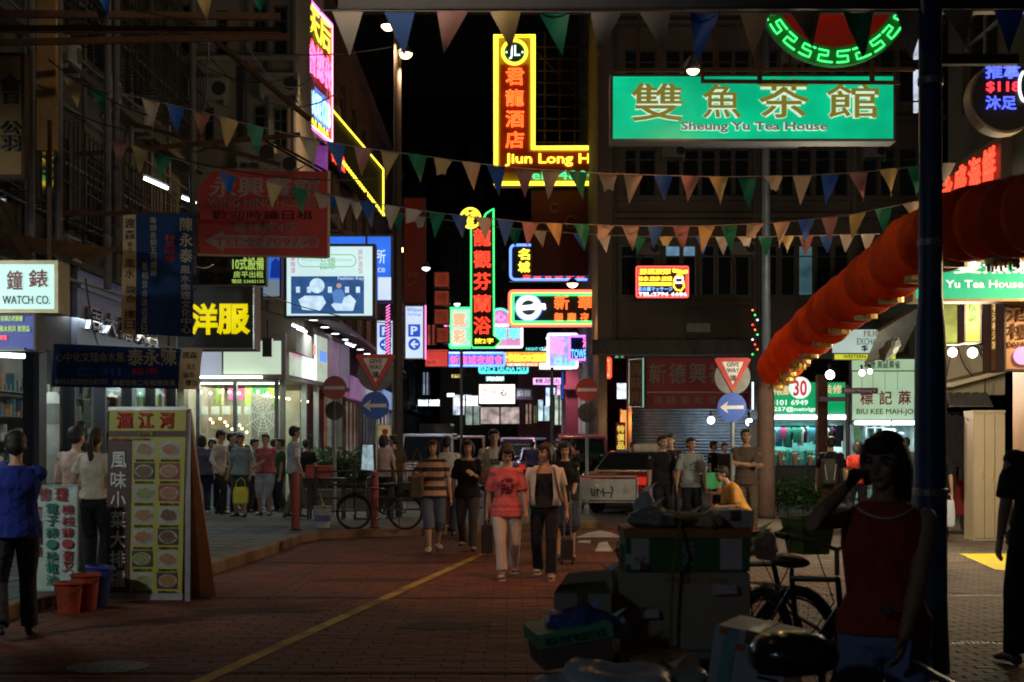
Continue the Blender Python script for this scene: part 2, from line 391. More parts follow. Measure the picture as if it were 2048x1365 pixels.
    B.ell(Hd(0, -.092, -.018), (.013, .018, .026), 8, 6, HR); B.ell(Hd(0, -.078, .022), (.05, .014, .012), 10, 6, HR)
    for sx in (-1, 1): B.ell(Hd(sx * .078, .01, -.012), (.01, .019, .032), 8, 6, HR); B.ell(Hd(sx * .036, -.062, -.03), (.024, .024, .024), 8, 6, HR)
    body = obj('body', remesh(B, vox, 2, 'body'), sk, root); body.scale = (k,) * 3
    if look_face:
        for sx in (-1, 1):
            ey = MB().ell(Hd(sx * .031, -.0865, .004), (.0125, .007, .0065), 10, 6, HR); obj('eye', ey, mat('eye_dark', (.03, .025, .02), .3), root, smooth=True).scale = (k,) * 3
            br = MB().tube([Hd(sx * .017, -.094, .022), Hd(sx * .034, -.092, .029), Hd(sx * .052, -.08, .024)], .0038, 5); obj('eyebrow', br, mat('brow', (.02, .014, .01), .8), root).scale = (k,) * 3
        mo = MB().ell(Hd(0, -.0925, -.06), (.023, .007, .0075), 10, 6, HR); obj('mouth', mo, mat('lips', (.3, .11, .09), .5), root, smooth=True).scale = (k,) * 3
    if hair:
        Hh = MB(); hm = mat('hair_%d' % int(hcol[0] * 999), hcol, .6, var=.5, scale=40, bump=.6, bscale=60)
        Hh.ell(Hd(0, .03, .042), (.089, .098, .088), 16, 12, HR); Hh.ell(Hd(0, .05, .0), (.083, .075, .085), 14, 10, HR)
        Hh.ell(Hd(0, -.045, .082), (.068, .05, .032), 12, 8, HR)
        if hair in ('bob', 'long'):
            for sx in (-1, 1): limb(Hh, [Hd(sx * .07, 0, .06), Hd(sx * .086, .005, 0), Hd(sx * .082, .015, -.09)], [(.025, .045), (.026, .055), (.02, .045)])
            limb(Hh, [Hd(0, .06, .03), Hd(0, .08, -.05), Hd(0, .07, -.12 if hair == 'bob' else -.28)], [(.085, .04), (.09, .04), (.08 if hair == 'bob' else .07, .03)])
            Hh.ell(Hd(0, -.07, .06), (.06, .026, .03), 10, 8, HR)
        if hair == 'pony': Hh.ell(Hd(0, .12, .04), (.03, .035, .03), 8, 6); limb(Hh, [Hd(0, .12, .03), Hd(0, .155, -.06), Hd(0, .135, -.2), Hd(0, .12, -.33)], [(.03, .028), (.04, .032), (.034, .026), (.012, .012)])
        if hair == 'bun': Hh.ell(Hd(0, .115, .05), (.045, .04, .042), 10, 8)
        obj('hair', remesh(Hh, max(vox * .8, .008), 1, 'hair'), hm, root).scale = (k,) * 3
    def cl(c, tagn): return mat('%s_%d_%d_%d' % (tagn, *[int(v * 99) for v in c]), c, .85, var=.22, scale=9, bump=.9, bscale=11)
    obj('shirt' if sleeve > 0 else 'top', remesh(S, vox, 3, 'shirt'), shirtm or cl(shirt, 'cloth'), root).scale = (k,) * 3
    obj('skirt' if skirt else ('shorts' if leg < .62 else 'trousers'), remesh(P, vox, 3, 'trousers'), pantsm or cl(pants, 'denim'), root).scale = (k,) * 3
    root['scale_hint'] = k
    del root['scale_hint']
    return root
def stripes(name, a, b, scale=12, axis='Z', duty=.5, off=0):
    if name in MATS: return MATS[name]
    m, n, bs = _nt(name); tc = n.nodes.new('ShaderNodeTexCoord'); sp = n.nodes.new('ShaderNodeSeparateXYZ'); n.links.new(tc.outputs['Object'], sp.inputs[0])
    mu = n.nodes.new('ShaderNodeMath'); mu.operation = 'MULTIPLY_ADD'; mu.inputs[1].default_value = scale; mu.inputs[2].default_value = off
    n.links.new(sp.outputs['XYZ'.index(axis)], mu.inputs[0]); fr = n.nodes.new('ShaderNodeMath'); fr.operation = 'FRACT'; n.links.new(mu.outputs[0], fr.inputs[0])
    lt = n.nodes.new('ShaderNodeMath'); lt.operation = 'LESS_THAN'; lt.inputs[1].default_value = duty; n.links.new(fr.outputs[0], lt.inputs[0])
    mx = n.nodes.new('ShaderNodeMixRGB'); mx.inputs[1].default_value = (*a, 1); mx.inputs[2].default_value = (*b, 1); n.links.new(lt.outputs[0], mx.inputs[0])
    n.links.new(mx.outputs[0], bs.inputs['Base Color']); bs.inputs['Roughness'].default_value = .85; MATS[name] = m; return m
# ================================================================ ground, road, pavements
asphalt = mat('asphalt', (.045, .042, .04), .75, var=.35, scale=1.5, bump=.4, bscale=60, dirt=.3)
brickm = [mat('paver_red', (.125, .042, .024), .85, var=.3, scale=3, bump=.3, bscale=50, dirt=.35), mat('paver_brown', (.115, .04, .024), .85, var=.3, scale=3, bump=.3, bscale=50, dirt=.4),
          mat('paver_dark', (.10, .036, .022), .85, var=.35, scale=3, bump=.3, bscale=50, dirt=.45)]
joint = mat('joint_sand', (.06, .028, .019), .95, var=.3, scale=8)
g = obj('ground', MB().box(-260, 260, -30, 520, -.5, -.03), asphalt); tag(g, kind='structure')
# brick road of the market lane: the nearest bricks are parts, the rest one mesh
road = obj('road', MB().box(-6.2, 2.55, 2, 27.6, -.028, -.012), joint); tag(road, kind='structure')
r2 = random.Random(3)
def brick_field(parent, x0, x1, y0, y1, bx, by, mats, nparts, ystart, skip=None, name='paver', gap=.0035):
    rest = [MB() for _ in mats]; cnt = 0; row = 0; proto = {}; y = y0
    while y < y1:
        x = x0 - (bx / 2 if row % 2 else 0)
        while x < x1:
            a, b = max(x, x0), min(x + bx, x1)
            if b - a > .04 and not (skip and skip((a + b) / 2, y + by / 2)):
                k = r2.randrange(len(mats)); dz = r2.uniform(-.003, 0); cxm, cym = (a + b) / 2, y + by / 2
                vis = abs(cxm) < .36 * cym + .1 and cym > ystart
                if vis and cnt < nparts and b - a > bx * .9:
                    if k not in proto:
                        me = MB().cbox(-bx / 2 + gap / 2, bx / 2 - gap / 2, -by / 2 + gap / 2, by / 2 - gap / 2, -.03, 0, .006).mesh(name); me.materials.append(mats[k]); proto[k] = me
                    o = bpy.data.objects.new(name, proto[k]); COL.objects.link(o); o.parent = parent; o.location = (cxm, cym, dz); o.rotation_euler = (r2.uniform(-.006, .006), r2.uniform(-.006, .006), r2.uniform(-.008, .008)); cnt += 1
                else: rest[k].cbox(a + gap / 2, b - gap / 2, y + gap / 2, y + by - gap / 2, -.03, dz, .006)
            x += bx
        y += by; row += 1
    for k, b in enumerate(rest):
        if b.v: tag(obj(name + 's', b, mats[k], parent), kind='stuff')
brick_field(road, -6.2, 2.55, 4.2, 27.6, .30, .15, brickm, 290, 9.3)
def strip_mesh(pts, wd, z):
    b = MB(); v = []
    for i, (x, y) in enumerate(pts):
        t = (Vector(pts[min(i + 1, len(pts) - 1)]) - Vector(pts[max(i - 1, 0)])).normalized(); v += [(x - t.y * wd / 2, y + t.x * wd / 2, z), (x + t.y * wd / 2, y - t.x * wd / 2, z)]
    b.add(v, [(2 * i + 1, 2 * i, 2 * i + 2, 2 * i + 3)[::-1] for i in range(len(pts) - 1)]); return b
yel = mat('road_paint_yellow', (.32, .22, .04), .85, var=.4, scale=5, bump=.2, dirt=.75)
whi = mat('road_paint_white', (.5, .48, .44), .7, var=.3, scale=5, bump=.2, dirt=.5)
tag(obj('yellow_line', strip_mesh([(-2.75 + 2.38 * (t / 16.), 4.5 + t) for t in range(0, 17)], .115, .004), yel), kind='structure')
chn = mat('channel_dark', (.03, .022, .018), .85, var=.3, scale=4, dirt=.3)
for d_ in (9.7, 14.4, 18.7): tag(obj('drain_strip', MB().box(-6 if d_ < 12 else -4.3, 2.5, d_ - .055, d_ + .055, .0015, .0035), chn), kind='structure')
for (x_, y_, a_, b_) in ((-1.6, 16.3, .9, .10), (-2.4, 13.3, .8, .09), (-.6, 12.2, .5, .12), (.7, 17.6, .35, .1), (-1.2, 20.0, .6, .12), (.2, 10.9, .5, .08)):
    q_ = random.Random(int(a_ * 77)); tag(obj('stain', MB().add([(x_ + a_ * math.cos(R(t)) * q_.uniform(.6, 1), y_ + b_ * 3 * math.sin(R(t)) * q_.uniform(.6, 1), .0012) for t in range(0, 360, 18)], [tuple(range(20))]), mat('stain_dark', (.05, .02, .013), .9, var=.4, scale=6)), kind='structure')
t = thing('manhole_cover', 'round iron manhole cover in the brick road at the lower left', 'manhole cover', (X(215, 9.9), 9.9, .001)); obj('plate', MB().lathe([(.28, 0), (.28, .004), (.26, .005)], n=24), mat('iron_dark', (.03, .028, .026), .5, .5, bump=.6), t); rb2 = MB(); [rb2.box(-.2 + i * .08, -.17 + i * .08, -.18, .18, .0051, .008) for i in range(6)]; obj('ribs', rb2, mat('iron_dark', (.03, .028, .026), .5, .5), t)['kind'] = 'stuff'
# give-way triangles and short strokes painted at the mouth of the lane
for pts in (((1150, 1076), (1245, 1076), (1222, 1066), (1200, 1062), (1178, 1066)), ((1190, 1104), (1226, 1104), (1214, 1084), (1198, 1086)), ((1155, 1086), (1180, 1088), (1182, 1082), (1160, 1082))):
    vs = [(X(a, F * CH / (b - HY)), F * CH / (b - HY), .005) for a, b in pts]
    tag(obj('road_marking', MB().add(vs, [tuple(range(len(vs)))]), whi), kind='structure')
tag(obj('road_marking', strip_mesh([(X(1150, 28.4), 28.4), (X(1215, 27.8), 27.7), (X(1290, 28.4), 28.4)], .09, -.022), whi), kind='structure')
# right-hand footway, small tiles
tilem = [mat('tile_grey_a', (.15, .125, .10), .8, var=.3, scale=4, bump=.25, bscale=60, dirt=.35), mat('tile_grey_b', (.12, .098, .078), .8, var=.3, scale=4, bump=.25, bscale=60, dirt=.4)]
fw_ = obj('footway', MB().box(2.6, 12, 2, 34, -.028, -.012), joint); tag(fw_, kind='structure')
drains = (11.2, 14.7)
brick_field(fw_, 2.6, 9, 4.2, 24, .21, .105, tilem, 280, 9.3, lambda x, y: any(abs(y - q) < .07 for q in drains), 'floor_tile', .008)
tag(obj('footway_slab', MB().box(2.6, 12, 24.02, 34, -.011, -.001), tilem[0]), kind='structure')
dm = mat('drain_steel', (.06, .05, .045), .5, .6)
for q in drains:
    b = MB(); [b.box(x, x + .018, q - .06, q + .06, -.03, -.006) for x in [2.62 + .04 * i for i in range(0, 100)]]; b.box(2.61, 6.65, q - .07, q - .06, -.03, -.004); b.box(2.61, 6.65, q + .06, q + .07, -.03, -.004)
    t = thing('drain_channel', 'slotted steel drain across the tiled footway, %s one' % ('nearer' if q < 12 else 'farther'), 'drain', (0, 0, 0)); obj('grating', b, dm, t)
# yellow mat by the shop front
ym = obj('doormat', MB().add([(X(1918, 20.2), 20.2, .006), (X(2048, 20.2), 20.2, .006), (X(2090, 17.6), 16.9, .006), (X(1990, 17.6), 17.6, .006)], [(0, 1, 2, 3)][::-1]).add([], []), mat('mat_yellow', (.6, .5, .02), .6, var=.15, scale=3))
tag(ym, 'bright yellow mat laid on the tiled footway', 'mat')
# left raised pavement with kerb stones
KZ = .13
path = [(-5.0, 6), (-4.85, 10), (-4.55, 13.2), (-3.75, 17), (-3.55, 20), (-3.5, 22.6), (-3.25, 23.5), (-2.4, 24.1), (-1.2, 24.8), (.2, 25.9), (1.6, 26.7)]
slab = MB(); slab.add([(x, y, KZ) for x, y in path] + [(1.6, 29.2, KZ), (-4, 31.4, KZ), (-9, 31.4, KZ), (-9, 6, KZ)], [tuple(range(len(path) + 4))[::-1]][::1])
pv = mat('pavement_concrete', (.09, .105, .105), .8, var=.25, scale=1.2, bump=.25, bscale=40, dirt=.35)
pvo = obj('pavement', slab, pv); tag(pvo, kind='structure'); me = pvo.data
if me.polygons[0].normal.z < 0: me.flip_normals()
jm = MB()
for i in range(40): # joints between the slabs: real thin grooves' lips
    y = 12.4 + i * .6
    if y < 31: jm.box(-9, -3.8 if y > 17 else -4.9, y, y + .012, KZ, KZ + .003)
for i in range(9): jm.box(-8.8 + i * .6, -8.79 + i * .6, 9, 31, KZ + .0005, KZ + .0035)
tag(obj('slab_joints', jm, joint, pvo), kind='stuff')
km = mat('kerb_granite', (.2, .12, .07), .8, var=.3, scale=5, bump=.3, dirt=.3)
kb = thing('kerb', None, None); kb['kind'] = 'structure'
for i in range(len(path) - 1):
    a, b = Vector((*path[i], 0)), Vector((*path[i + 1], 0)); L = (b - a).length; n = max(1, round(L / .95)); u = (b - a) / L; ang = math.atan2(u.y, u.x)
    for j in range(n):
        m = MB().cbox(.006, L / n - .006, -.16, 0, -.02, KZ + .004, .015); o = obj('kerb_stone', m, km, kb); o.location = a + u * (L * j / n); o.rotation_euler[2] = ang
tag(kb.children[0], kind=None)
# ================================================================ buildings
def grid_wall(mb, u0, u1, z0, z1, ops, t, mi=0):
    us = sorted({u0, u1, *[o[0] for o in ops], *[o[1] for o in ops]}); zs = sorted({z0, z1, *[o[2] for o in ops], *[o[3] for o in ops]})
    for j in range(len(zs) - 1):
        run = None
        for i in range(len(us)):
            free = i < len(us) - 1 and not any(o[0] <= (us[i] + us[i + 1]) / 2 <= o[1] and o[2] <= (zs[j] + zs[j + 1]) / 2 <= o[3] for o in ops)
            if free and run is None: run = us[i]
            if not free and run is not None: mb.box(run, us[i], 0, t, zs[j], zs[j + 1], mi); run = None
def window(root, x0, x1, z0, z1, fm, gm, y=.09, mull=1, tr=0, curtain=None, curm=None, name='window', M=None):
    f = MB(); w_ = .045
    f.box(x0, x1, y - .03, y + .03, z1 - w_, z1); f.box(x0, x1, y - .03, y + .03, z0, z0 + w_); f.box(x0, x0 + w_, y - .03, y + .03, z0 + w_, z1 - w_); f.box(x1 - w_, x1, y - .03, y + .03, z0 + w_, z1 - w_)
    for i in range(1, mull): c = x0 + (x1 - x0) * i / mull; f.box(c - .02, c + .02, y - .028, y + .028, z0 + w_, z1 - w_)
    if tr: c = z0 + (z1 - z0) * tr; f.box(x0 + w_, x1 - w_, y - .027, y + .027, c - .02, c + .02)
    if M: f.xf(M)
    o = obj(name, f, fm, root); p = MB().box(x0 + w_, x1 - w_, y, y + .008, z0 + w_, z1 - w_)
    if M: p.xf(M)
    obj('pane', p, gm, o)
    if curtain:
        c = MB(); n = 14; a, b = x0 + (x1 - x0) * curtain[0], x0 + (x1 - x0) * curtain[1]
        for i in range(n): xa, xb = a + (b - a) * i / n, a + (b - a) * (i + 1) / n; c.add([(xa, y + .12 + .03 * (i % 2), z0), (xb, y + .12 + .03 * ((i + 1) % 2), z0), (xb, y + .12 + .03 * ((i + 1) % 2), z1), (xa, y + .12 + .03 * (i % 2), z1)], [(0, 1, 2, 3)])
        if M: c.xf(M)
        obj('curtain', c, curm, o)
    return o
def ac_unit(root, x, y, z, m, s=1.0, M=None, side=0):
    b = MB().box(x - .38 * s, x + .38 * s, y - .3, y, z, z + .42 * s)
    for i in range(7): b.box(x - .33 * s, x + .1 * s, y - .312, y - .3, z + .06 * s + i * .048 * s, z + .075 * s + i * .048 * s)
    b.box(x - .36 * s, x - .32 * s, y - .28, y + .05, z - .12, z); b.box(x + .32 * s, x + .36 * s, y - .28, y + .05, z - .12, z)
    if M: b.xf(M)
    o = obj('air_conditioner', b, m, root)
    fan = MB().lathe([(.14 * s, -.315), (.14 * s, -.3)], (x + .23 * s, y, z + .21 * s), 14, 'y')
    if M: fan.xf(M)
    obj('fan', fan, mat('fan_dark', (.03, .03, .03), .6), o)
darkglass = glassmat('window_glass'); litglass = emi('window_lit_teal', (.10, .24, .28), .45, .6, 1.2)
alu = mat('window_aluminium', (.16, .17, .18), .4, .5)
acm = mat('ac_casing', (.3, .3, .28), .6, dirt=.4)
# --- tenement that closes the view (front at 46 m)
D = 46.0; kD = D / F
plaster = mat('tenement_plaster', (.22, .19, .155), .85, var=.2, scale=.7, bump=.3, bscale=20, dirt=.55)
tn = thing('tenement_building', 'grey plaster tenement closing the view, three rows of windows over red shop fascia', 'building', (0, D, 0))
ops = []; wins = []
low = [(1241, 1276), (1279, 1311), (1330, 1362), (1365, 1393), (1402, 1431), (1435, 1465), (1470, 1501), (1531, 1556), (1562, 1592), (1597, 1628), (1633, 1664), (1669, 1698), (1706, 1735), (1742, 1774), (1782, 1812)]
mid = [(1249, 1274), (1278, 1312), (1332, 1362), (1365, 1399), (1402, 1433), (1437, 1466), (1469, 1500), (1528, 1557), (1562, 1589), (1593, 1624), (1631, 1662), (1668, 1696), (1726, 1756), (1761, 1790), (1799, 1836)]
for ws, za, zb in ((low, 592, 490), (mid, 392, 298), (mid, 205, 100), (low, 20, -80), (mid, -170, -270)):
    for a, b in ws: wins.append((X(a, D), X(b, D), Z(za, D), Z(zb, D)))
x0, x1 = X(1197, D), X(1885, D)
wall = MB(); grid_wall(wall, x0, x1, Z(700, D), 23, wins, .3)
wall.box(x0, x0 + .3, .3, 14, 0, 23); wall.box(x1 - .3, x1, .3, 14, 0, 23); wall.box(x0 + .3, x1 - .3, 13.7, 14, 0, 23); wall.box(x0 + .3, x1 - .3, .3, 13.7, 22.7, 23)
for py in (560 - 130, 240, 60): wall.box(x0 + .3, x1 - .3, .31, 13, Z(py, D) - .1, Z(py, D) + .1)
obj('wall', wall, plaster, tn)
pil = MB()
for a, b in ((1195, 1226), (1504, 1527), (1702, 1722)): pil.box(X(a, D), X(b, D), -.18, -.003, Z(700, D), 23)
obj('pilaster', pil, plaster, tn)
for py, dp in ((434, .35), (240, .35), (50, .35), (-130, .35), (596, .12), (397, .12), (209, .12)): obj('ledge', MB().box(x0 + .5, x1, -dp, -.002, Z(py + 5, D), Z(py - 4, D)), plaster, tn)
can = MB().box(X(1180, D), X(1500, D), -1.3, -.004, Z(712, D), Z(692, D)); can.box(X(1180, D), X(1500, D), -1.35, -1.3, Z(714, D), Z(686, D))
obj('canopy', can, mat('canopy_concrete', (.16, .15, .14), .8, dirt=.5), tn)
cu = mat('curtain_cloth', (.2, .19, .17), .9)
for i, (a, b, c, d_) in enumerate(wins):
    lit = i == 9; window(tn, a, b, c, d_, alu, litglass if lit else darkglass, .12, 1, .78, (.0, .35 + .5 * r2.random()) if r2.random() < .45 and not lit else None, cu)
obj('lit_transom', MB().box(X(1331, D), X(1391, D), .1, .112, Z(511, D), Z(492, D)), emi('transom_glow', (.12, .25, .36), .9, .5, 3), tn)
for px, py in ((1294, 512), (1484, 512), (1345, 318), (1745, 318), (1583, 130)): ac_unit(tn, X(px, D), .02, Z(py, D), acm)
pp = MB(); pipe = mat('pipe_grey', (.12, .12, .12), .6)
for px in (1228, 1516, 1713): pp.tube([(X(px, D), -.24, 4.6), (X(px, D), -.24, 22)], .06, 6)
pp.tube([(X(1368, D), -.06, Z(618, D)), (X(1508, D), -.06, Z(612, D)), (X(1508, D), -.06, Z(680, D))], .025, 5); pp.tube([(X(1370, D), -.06, Z(618, D)), (X(1370, D), -.06, Z(690, D))], .03, 5)
obj('pipes', pp, pipe, tn)['kind'] = 'stuff'
obj('notice_plate', MB().box(X(1373, D), X(1420, D), -.05, -.02, Z(665, D), Z(647, D)), mat('plate_grey', (.4, .4, .38), .6), tn)
# ground storey: shutter bay, fascia, piers
gs = MB(); gs.box(X(1255, D), X(1262, D), -.2, .1, 0, Z(700, D)); gs.box(X(1255, D), X(1536, D), .35, .5, 0, Z(700, D)); gs.box(X(1498, D), X(1536, D), -.2, .35, 0, Z(700, D)); gs.box(X(1197, D), X(1212, D), -.01, .3, 0, Z(700, D))
obj('pier', gs, mat('shop_pier', (.18, .17, .16), .7), tn)
shut = mat('shutter_steel', (.34, .36, .38), .38, .4, dirt=.25, bump=.1); sh = thing('roller_shutter', 'closed ribbed steel shutter under the dark red fascia', 'shutter', (0, D, 0))
for i in range(27):
    z = .05 + i * .1; b = MB(); xx0, xx1 = X(1264, D), X(1496, D)
    b.loft([[(x, .1, z), (x, .04, z + .02), (x, .02, z + .05), (x, .05, z + .085), (x, .1, z + .097)] for x in (xx0, xx1)]); obj('slat', b, shut, sh)
# --- left rows: facade helper in wall-local coordinates (u along the wall going away, outward = -y local -> rotated)
def left_block(name, label, x, y0, y1, h, wmat, rows, pitch, ww, wh, zb, front=None, seed=1, glassm=None, wallz0=0):
    t = thing(name, label, 'building', (x, y0, 0)); rr = random.Random(seed)
    M = Matrix.Rotation(R(90), 4, 'Z')     # local u -> +y, outward (-y) -> +x
    L = y1 - y0; ops = []
    for j in range(rows):
        for i in range(int((L - .8) / pitch)):
            u = .7 + i * pitch; ops.append((u, u + ww, zb + j * 3.1, zb + j * 3.1 + wh))
    ops = [o for o in ops if o[3] < h - .3]
    b = MB(); grid_wall(b, 0, L, wallz0, h, ops, .25); b.xf(M); b.box(-8, -.25, 0, .25, wallz0, h); b.box(-8, -.25, L - .25, L, wallz0, h); b.box(-8, 0, 0, L, h, h + .2)
    obj('wall', b, wmat, t)
    for o in ops:
        window(t, *o, alu, glassm or darkglass, .1, 2, .7, (0, .3 + .6 * rr.random()) if rr.random() < .4 else None, cu, M=M)
        if rr.random() < .45: ac_unit(t, (o[0] + o[1]) / 2, 0, o[2] - .55, acm, .9, M=M)
    for j in range(rows + 1):
        z = zb - .55 + j * 3.1 + (wh + .9 if 0 else 0)
        if z < h: obj('ledge', MB().box(0, L, -.28, -.003, z - .06, z + .06).xf(M), wmat, t)
    return t, M
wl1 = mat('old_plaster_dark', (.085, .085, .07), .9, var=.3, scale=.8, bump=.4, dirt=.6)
wl2 = mat('old_plaster_pale', (.3, .28, .24), .85, var=.2, scale=1, bump=.3, dirt=.5)
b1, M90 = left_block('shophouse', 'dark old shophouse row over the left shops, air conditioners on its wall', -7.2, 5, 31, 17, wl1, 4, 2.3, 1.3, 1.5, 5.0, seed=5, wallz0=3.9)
for i, (px0, px1, py0, py1, e_) in enumerate(((163, 172, 425, 520, 1), (176, 196, 428, 525, 2), (92, 106, 385, 440, 1), (205, 214, 500, 540, 1))):
    d_ = 25 + i * .8; o = obj('lit_window', MB().box(X(px0, d_), X(px1, d_), d_, d_ + .04, Z(py1, d_), Z(py0, d_)), emi('window_white_%d' % e_, (.5, .58, .62), .55 if e_ == 1 else .35, .6, 3)); o.parent = b1; o.location = (7.2, -5, 0)
    o = obj('window_frame', MB().box(X(px0, d_) - .03, X(px0, d_), d_ - .03, d_ + .04, Z(py1, d_), Z(py0, d_)).box(X(px1, d_), X(px1, d_) + .03, d_ - .03, d_ + .04, Z(py1, d_), Z(py0, d_)), alu); o.parent = b1; o.location = (7.2, -5, 0); o['kind'] = 'stuff'
# cages, frames and pipes on its wall
cg = mat('cage_iron', (.05, .045, .04), .7); cb = MB()
for j in range(2):
    for i in range(11):
        y = 17 + i * 1.25; z = 5 + j * 3.1
        for q in range(5): cb.bar((-7.15, y + q * .22, z + .02), (-6.6, y + q * .22, z + .02), .02); cb.bar((-6.6, y + q * .22, z), (-6.6, y + q * .22, z + 1.4), .02)
        for q in range(4): cb.bar((-6.6, y, z + q * .45), (-6.6, y + .9, z + q * .45), .02)
o = obj('window_cage', cb, cg); o.parent = b1; o.location = (7.2, -5, 0); o['kind'] = 'stuff'
pb = MB(); rr = random.Random(9)
for i in range(13): y = 12 + i * 1.45; pb.tube([(-7.1, y, 3.6), (-7.1, y, 14)], .045, 6)
for i in range(8): z = 4.2 + i * .9; pb.tube([(-7.0, 9, z), (-6.95, 20, z - .1), (-7.0, 30.6, z + .15)], .02, 5)
o = obj('pipes', pb, pipe); o.parent = b1; o.location = (7.2, -5, 0); o['kind'] = 'stuff'
# second block on the corner above the glazed shop: pale front facing the camera
D2 = 31.2
b2 = thing('corner_block', 'pale stained corner block above the glazed shop, narrow windows', 'building', (0, D2, 0))
f2 = [(X(a, D2), X(b, D2), Z(c, D2), Z(d, D2)) for a, b, c, d in ((405, 428, 300, 215), (470, 486, 280, 130), (505, 532, 280, 210), (545, 575, 300, 215), (430, 455, 110, 20), (505, 532, 110, 10), (545, 575, 110, 10), (300, 340, 300, 210), (340, 380, 110, 10), (540, 575, 460, 370), (470, 500, 460, 370), (400, 430, 460, 370))]
xb = X(592, D2); wb = MB(); grid_wall(wb, -9.2, xb, 3.6, 17, f2, .25); wb.box(xb - .25, xb, .25, 4.6, 3.6, 17); wb.box(-9.2, xb, .25, 4.6, 16.8, 17)
obj('wall', wb, wl2, b2)
for i, o_ in enumerate(f2): window(b2, *o_, alu, darkglass, .1, 1 + (i % 2), .7, (0, .6) if i % 3 == 0 else None, cu)
for px, py in ((562, 195), (515, 330), (420, 205), (560, 355)): ac_unit(b2, X(px, D2), 0, Z(py, D2), acm, 1.1)
for py in (345, 122): obj('ledge', MB().box(-9.2, xb + .1, -.25, -.003, Z(py + 4, D2), Z(py - 4, D2)), wl2, b2)
sp = MB()
for px in (392, 497, 539, 588): sp.tube([(X(px, D2), -.12, 4.5), (X(px, D2), -.12, 16.5)], .05, 6)
obj('pipes', sp, pipe, b2)['kind'] = 'stuff'
# third block: long side wall going away, dim purple
pw = mat('tinted_render', (.16, .09, .1), .85, var=.25, scale=.8, dirt=.5)
b3, _ = left_block('long_block', 'long dark rendered block receding behind the pink neon sign', -5.25, 36.2, 66, 14.2, pw, 3, 3.2, 1.6, 1.5, 5.2, seed=8, wallz0=0)
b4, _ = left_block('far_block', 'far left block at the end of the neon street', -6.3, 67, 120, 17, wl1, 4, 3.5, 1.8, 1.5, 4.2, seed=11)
# far right row of the neon street behind the tenement and a closing block
def right_block(name, label, x, y0, y1, h, wmat, zb=4.5, rows=3):
    t = thing(name, label, 'building', (x, y0, 0)); L = y1 - y0; M = Matrix.Rotation(R(-90), 4, 'Z'); ops = []
    for j in range(rows):
        for i in range(int((L - .8) / 3)): ops.append((-L + .7 + i * 3, -L + 2.3 + i * 3, zb + j * 3.2, zb + j * 3.2 + 1.5))
    b = MB(); grid_wall(b, -L, 0, 3.6, h, ops, .25); b.xf(M); b.box(.25, 9, 0, .25, 3.6, h); b.box(.25, 9, L - .25, L, 3.6, h); b.box(0, 9, 0, L, h, h + .2)
    obj('wall', b, wmat, t)
    for o in ops: window(t, *o, alu, darkglass, .1, 2, .7, M=M)
    return t
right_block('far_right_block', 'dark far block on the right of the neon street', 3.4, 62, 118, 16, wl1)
fc = thing('end_block', 'black tall block closing the far end of the street', 'building', (0, 125, 0)); ops = [(-9 + i * 2.6, -7.6 + i * 2.6, 4 + j * 3.2, 5.5 + j * 3.2) for i in range(7) for j in range(8)]
fcn = thing('far_corner_building', 'far brown corner building behind the neon cluster with lit shops at its foot', 'building', (0, 84, 0)); op2 = [(X(920 + i * 36, 84), X(942 + i * 36, 84), 5.6 + j * 3.1, 7 + j * 3.1) for i in range(6) for j in range(3)]
b = MB(); grid_wall(b, X(880, 84), X(1150, 84), 0, 15, op2, .3); b.box(X(880, 84), X(1150, 84), .3, 9, 14.7, 15); obj('wall', b, wl1, fcn); [window(fcn, *o_, alu, darkglass, .1, 2, .7) for o_ in op2]
t = thing('rose_annex', 'low rose-brown wall right of the white brush-character sign, far up the street', 'building', (0, 82.5, 0)); rz2 = mat('rose_annex_wall', (.42, .2, .2), .8, var=.3, scale=.6, dirt=.5); obj('wall', MB().box(X(1036, 82.5), X(1150, 82.5), 0, 1, 0, 6.4), rz2, t); obj('cornice', MB().box(X(1032, 82.5), X(1152, 82.5), -.25, -.003, 6.1, 6.5), rz2, t)
for i in range(4): obj('pilaster', MB().box(X(1042 + i * 27, 82.5), X(1048 + i * 27, 82.5), -.15, -.003, 0, 6.05), rz2, t)
rose = mat('rose_render', (.2, .07, .09), .8, var=.2, scale=1, dirt=.4); t = thing('rose_side_building', 'narrow rose-coloured building front left of the tenement corner', 'building', (0, 63, 0)); b = MB(); b.box(X(1132, 63), X(1240, 63), 0, 6, 0, 13); obj('wall', b, rose, t); obj('ledge', MB().box(X(1128, 63), X(1240, 63), -.2, -.003, 4.0, 4.2), rose, t)
for i in range(3): window(t, X(1146 + i * 22, 63), X(1160 + i * 22, 63), 5, 6.6, alu, darkglass, -.04, 1, .7)
b = MB(); grid_wall(b, -12, 12, 0, 32, ops, .3); b.box(-12, 12, .3, 8, 31.8, 32); obj('wall', b, mat('soot_wall', (.05, .045, .045), .9), fc)
for i, o_ in enumerate(ops): window(fc, *o_, alu, emi('window_far_white', (.5, .5, .7), 1.2) if i == 29 else darkglass, .1, 1)
# right side building that carries the lower tea-house sign (wall runs away from us)
wr = mat('right_plaster', (.26, .2, .14), .8, var=.2, scale=1, dirt=.4)
rb = right_block('right_shophouse', 'dark right-hand shophouse over the lit orange shop front', 6.9, 9, 22.5, 16, wl1, zb=6.6)
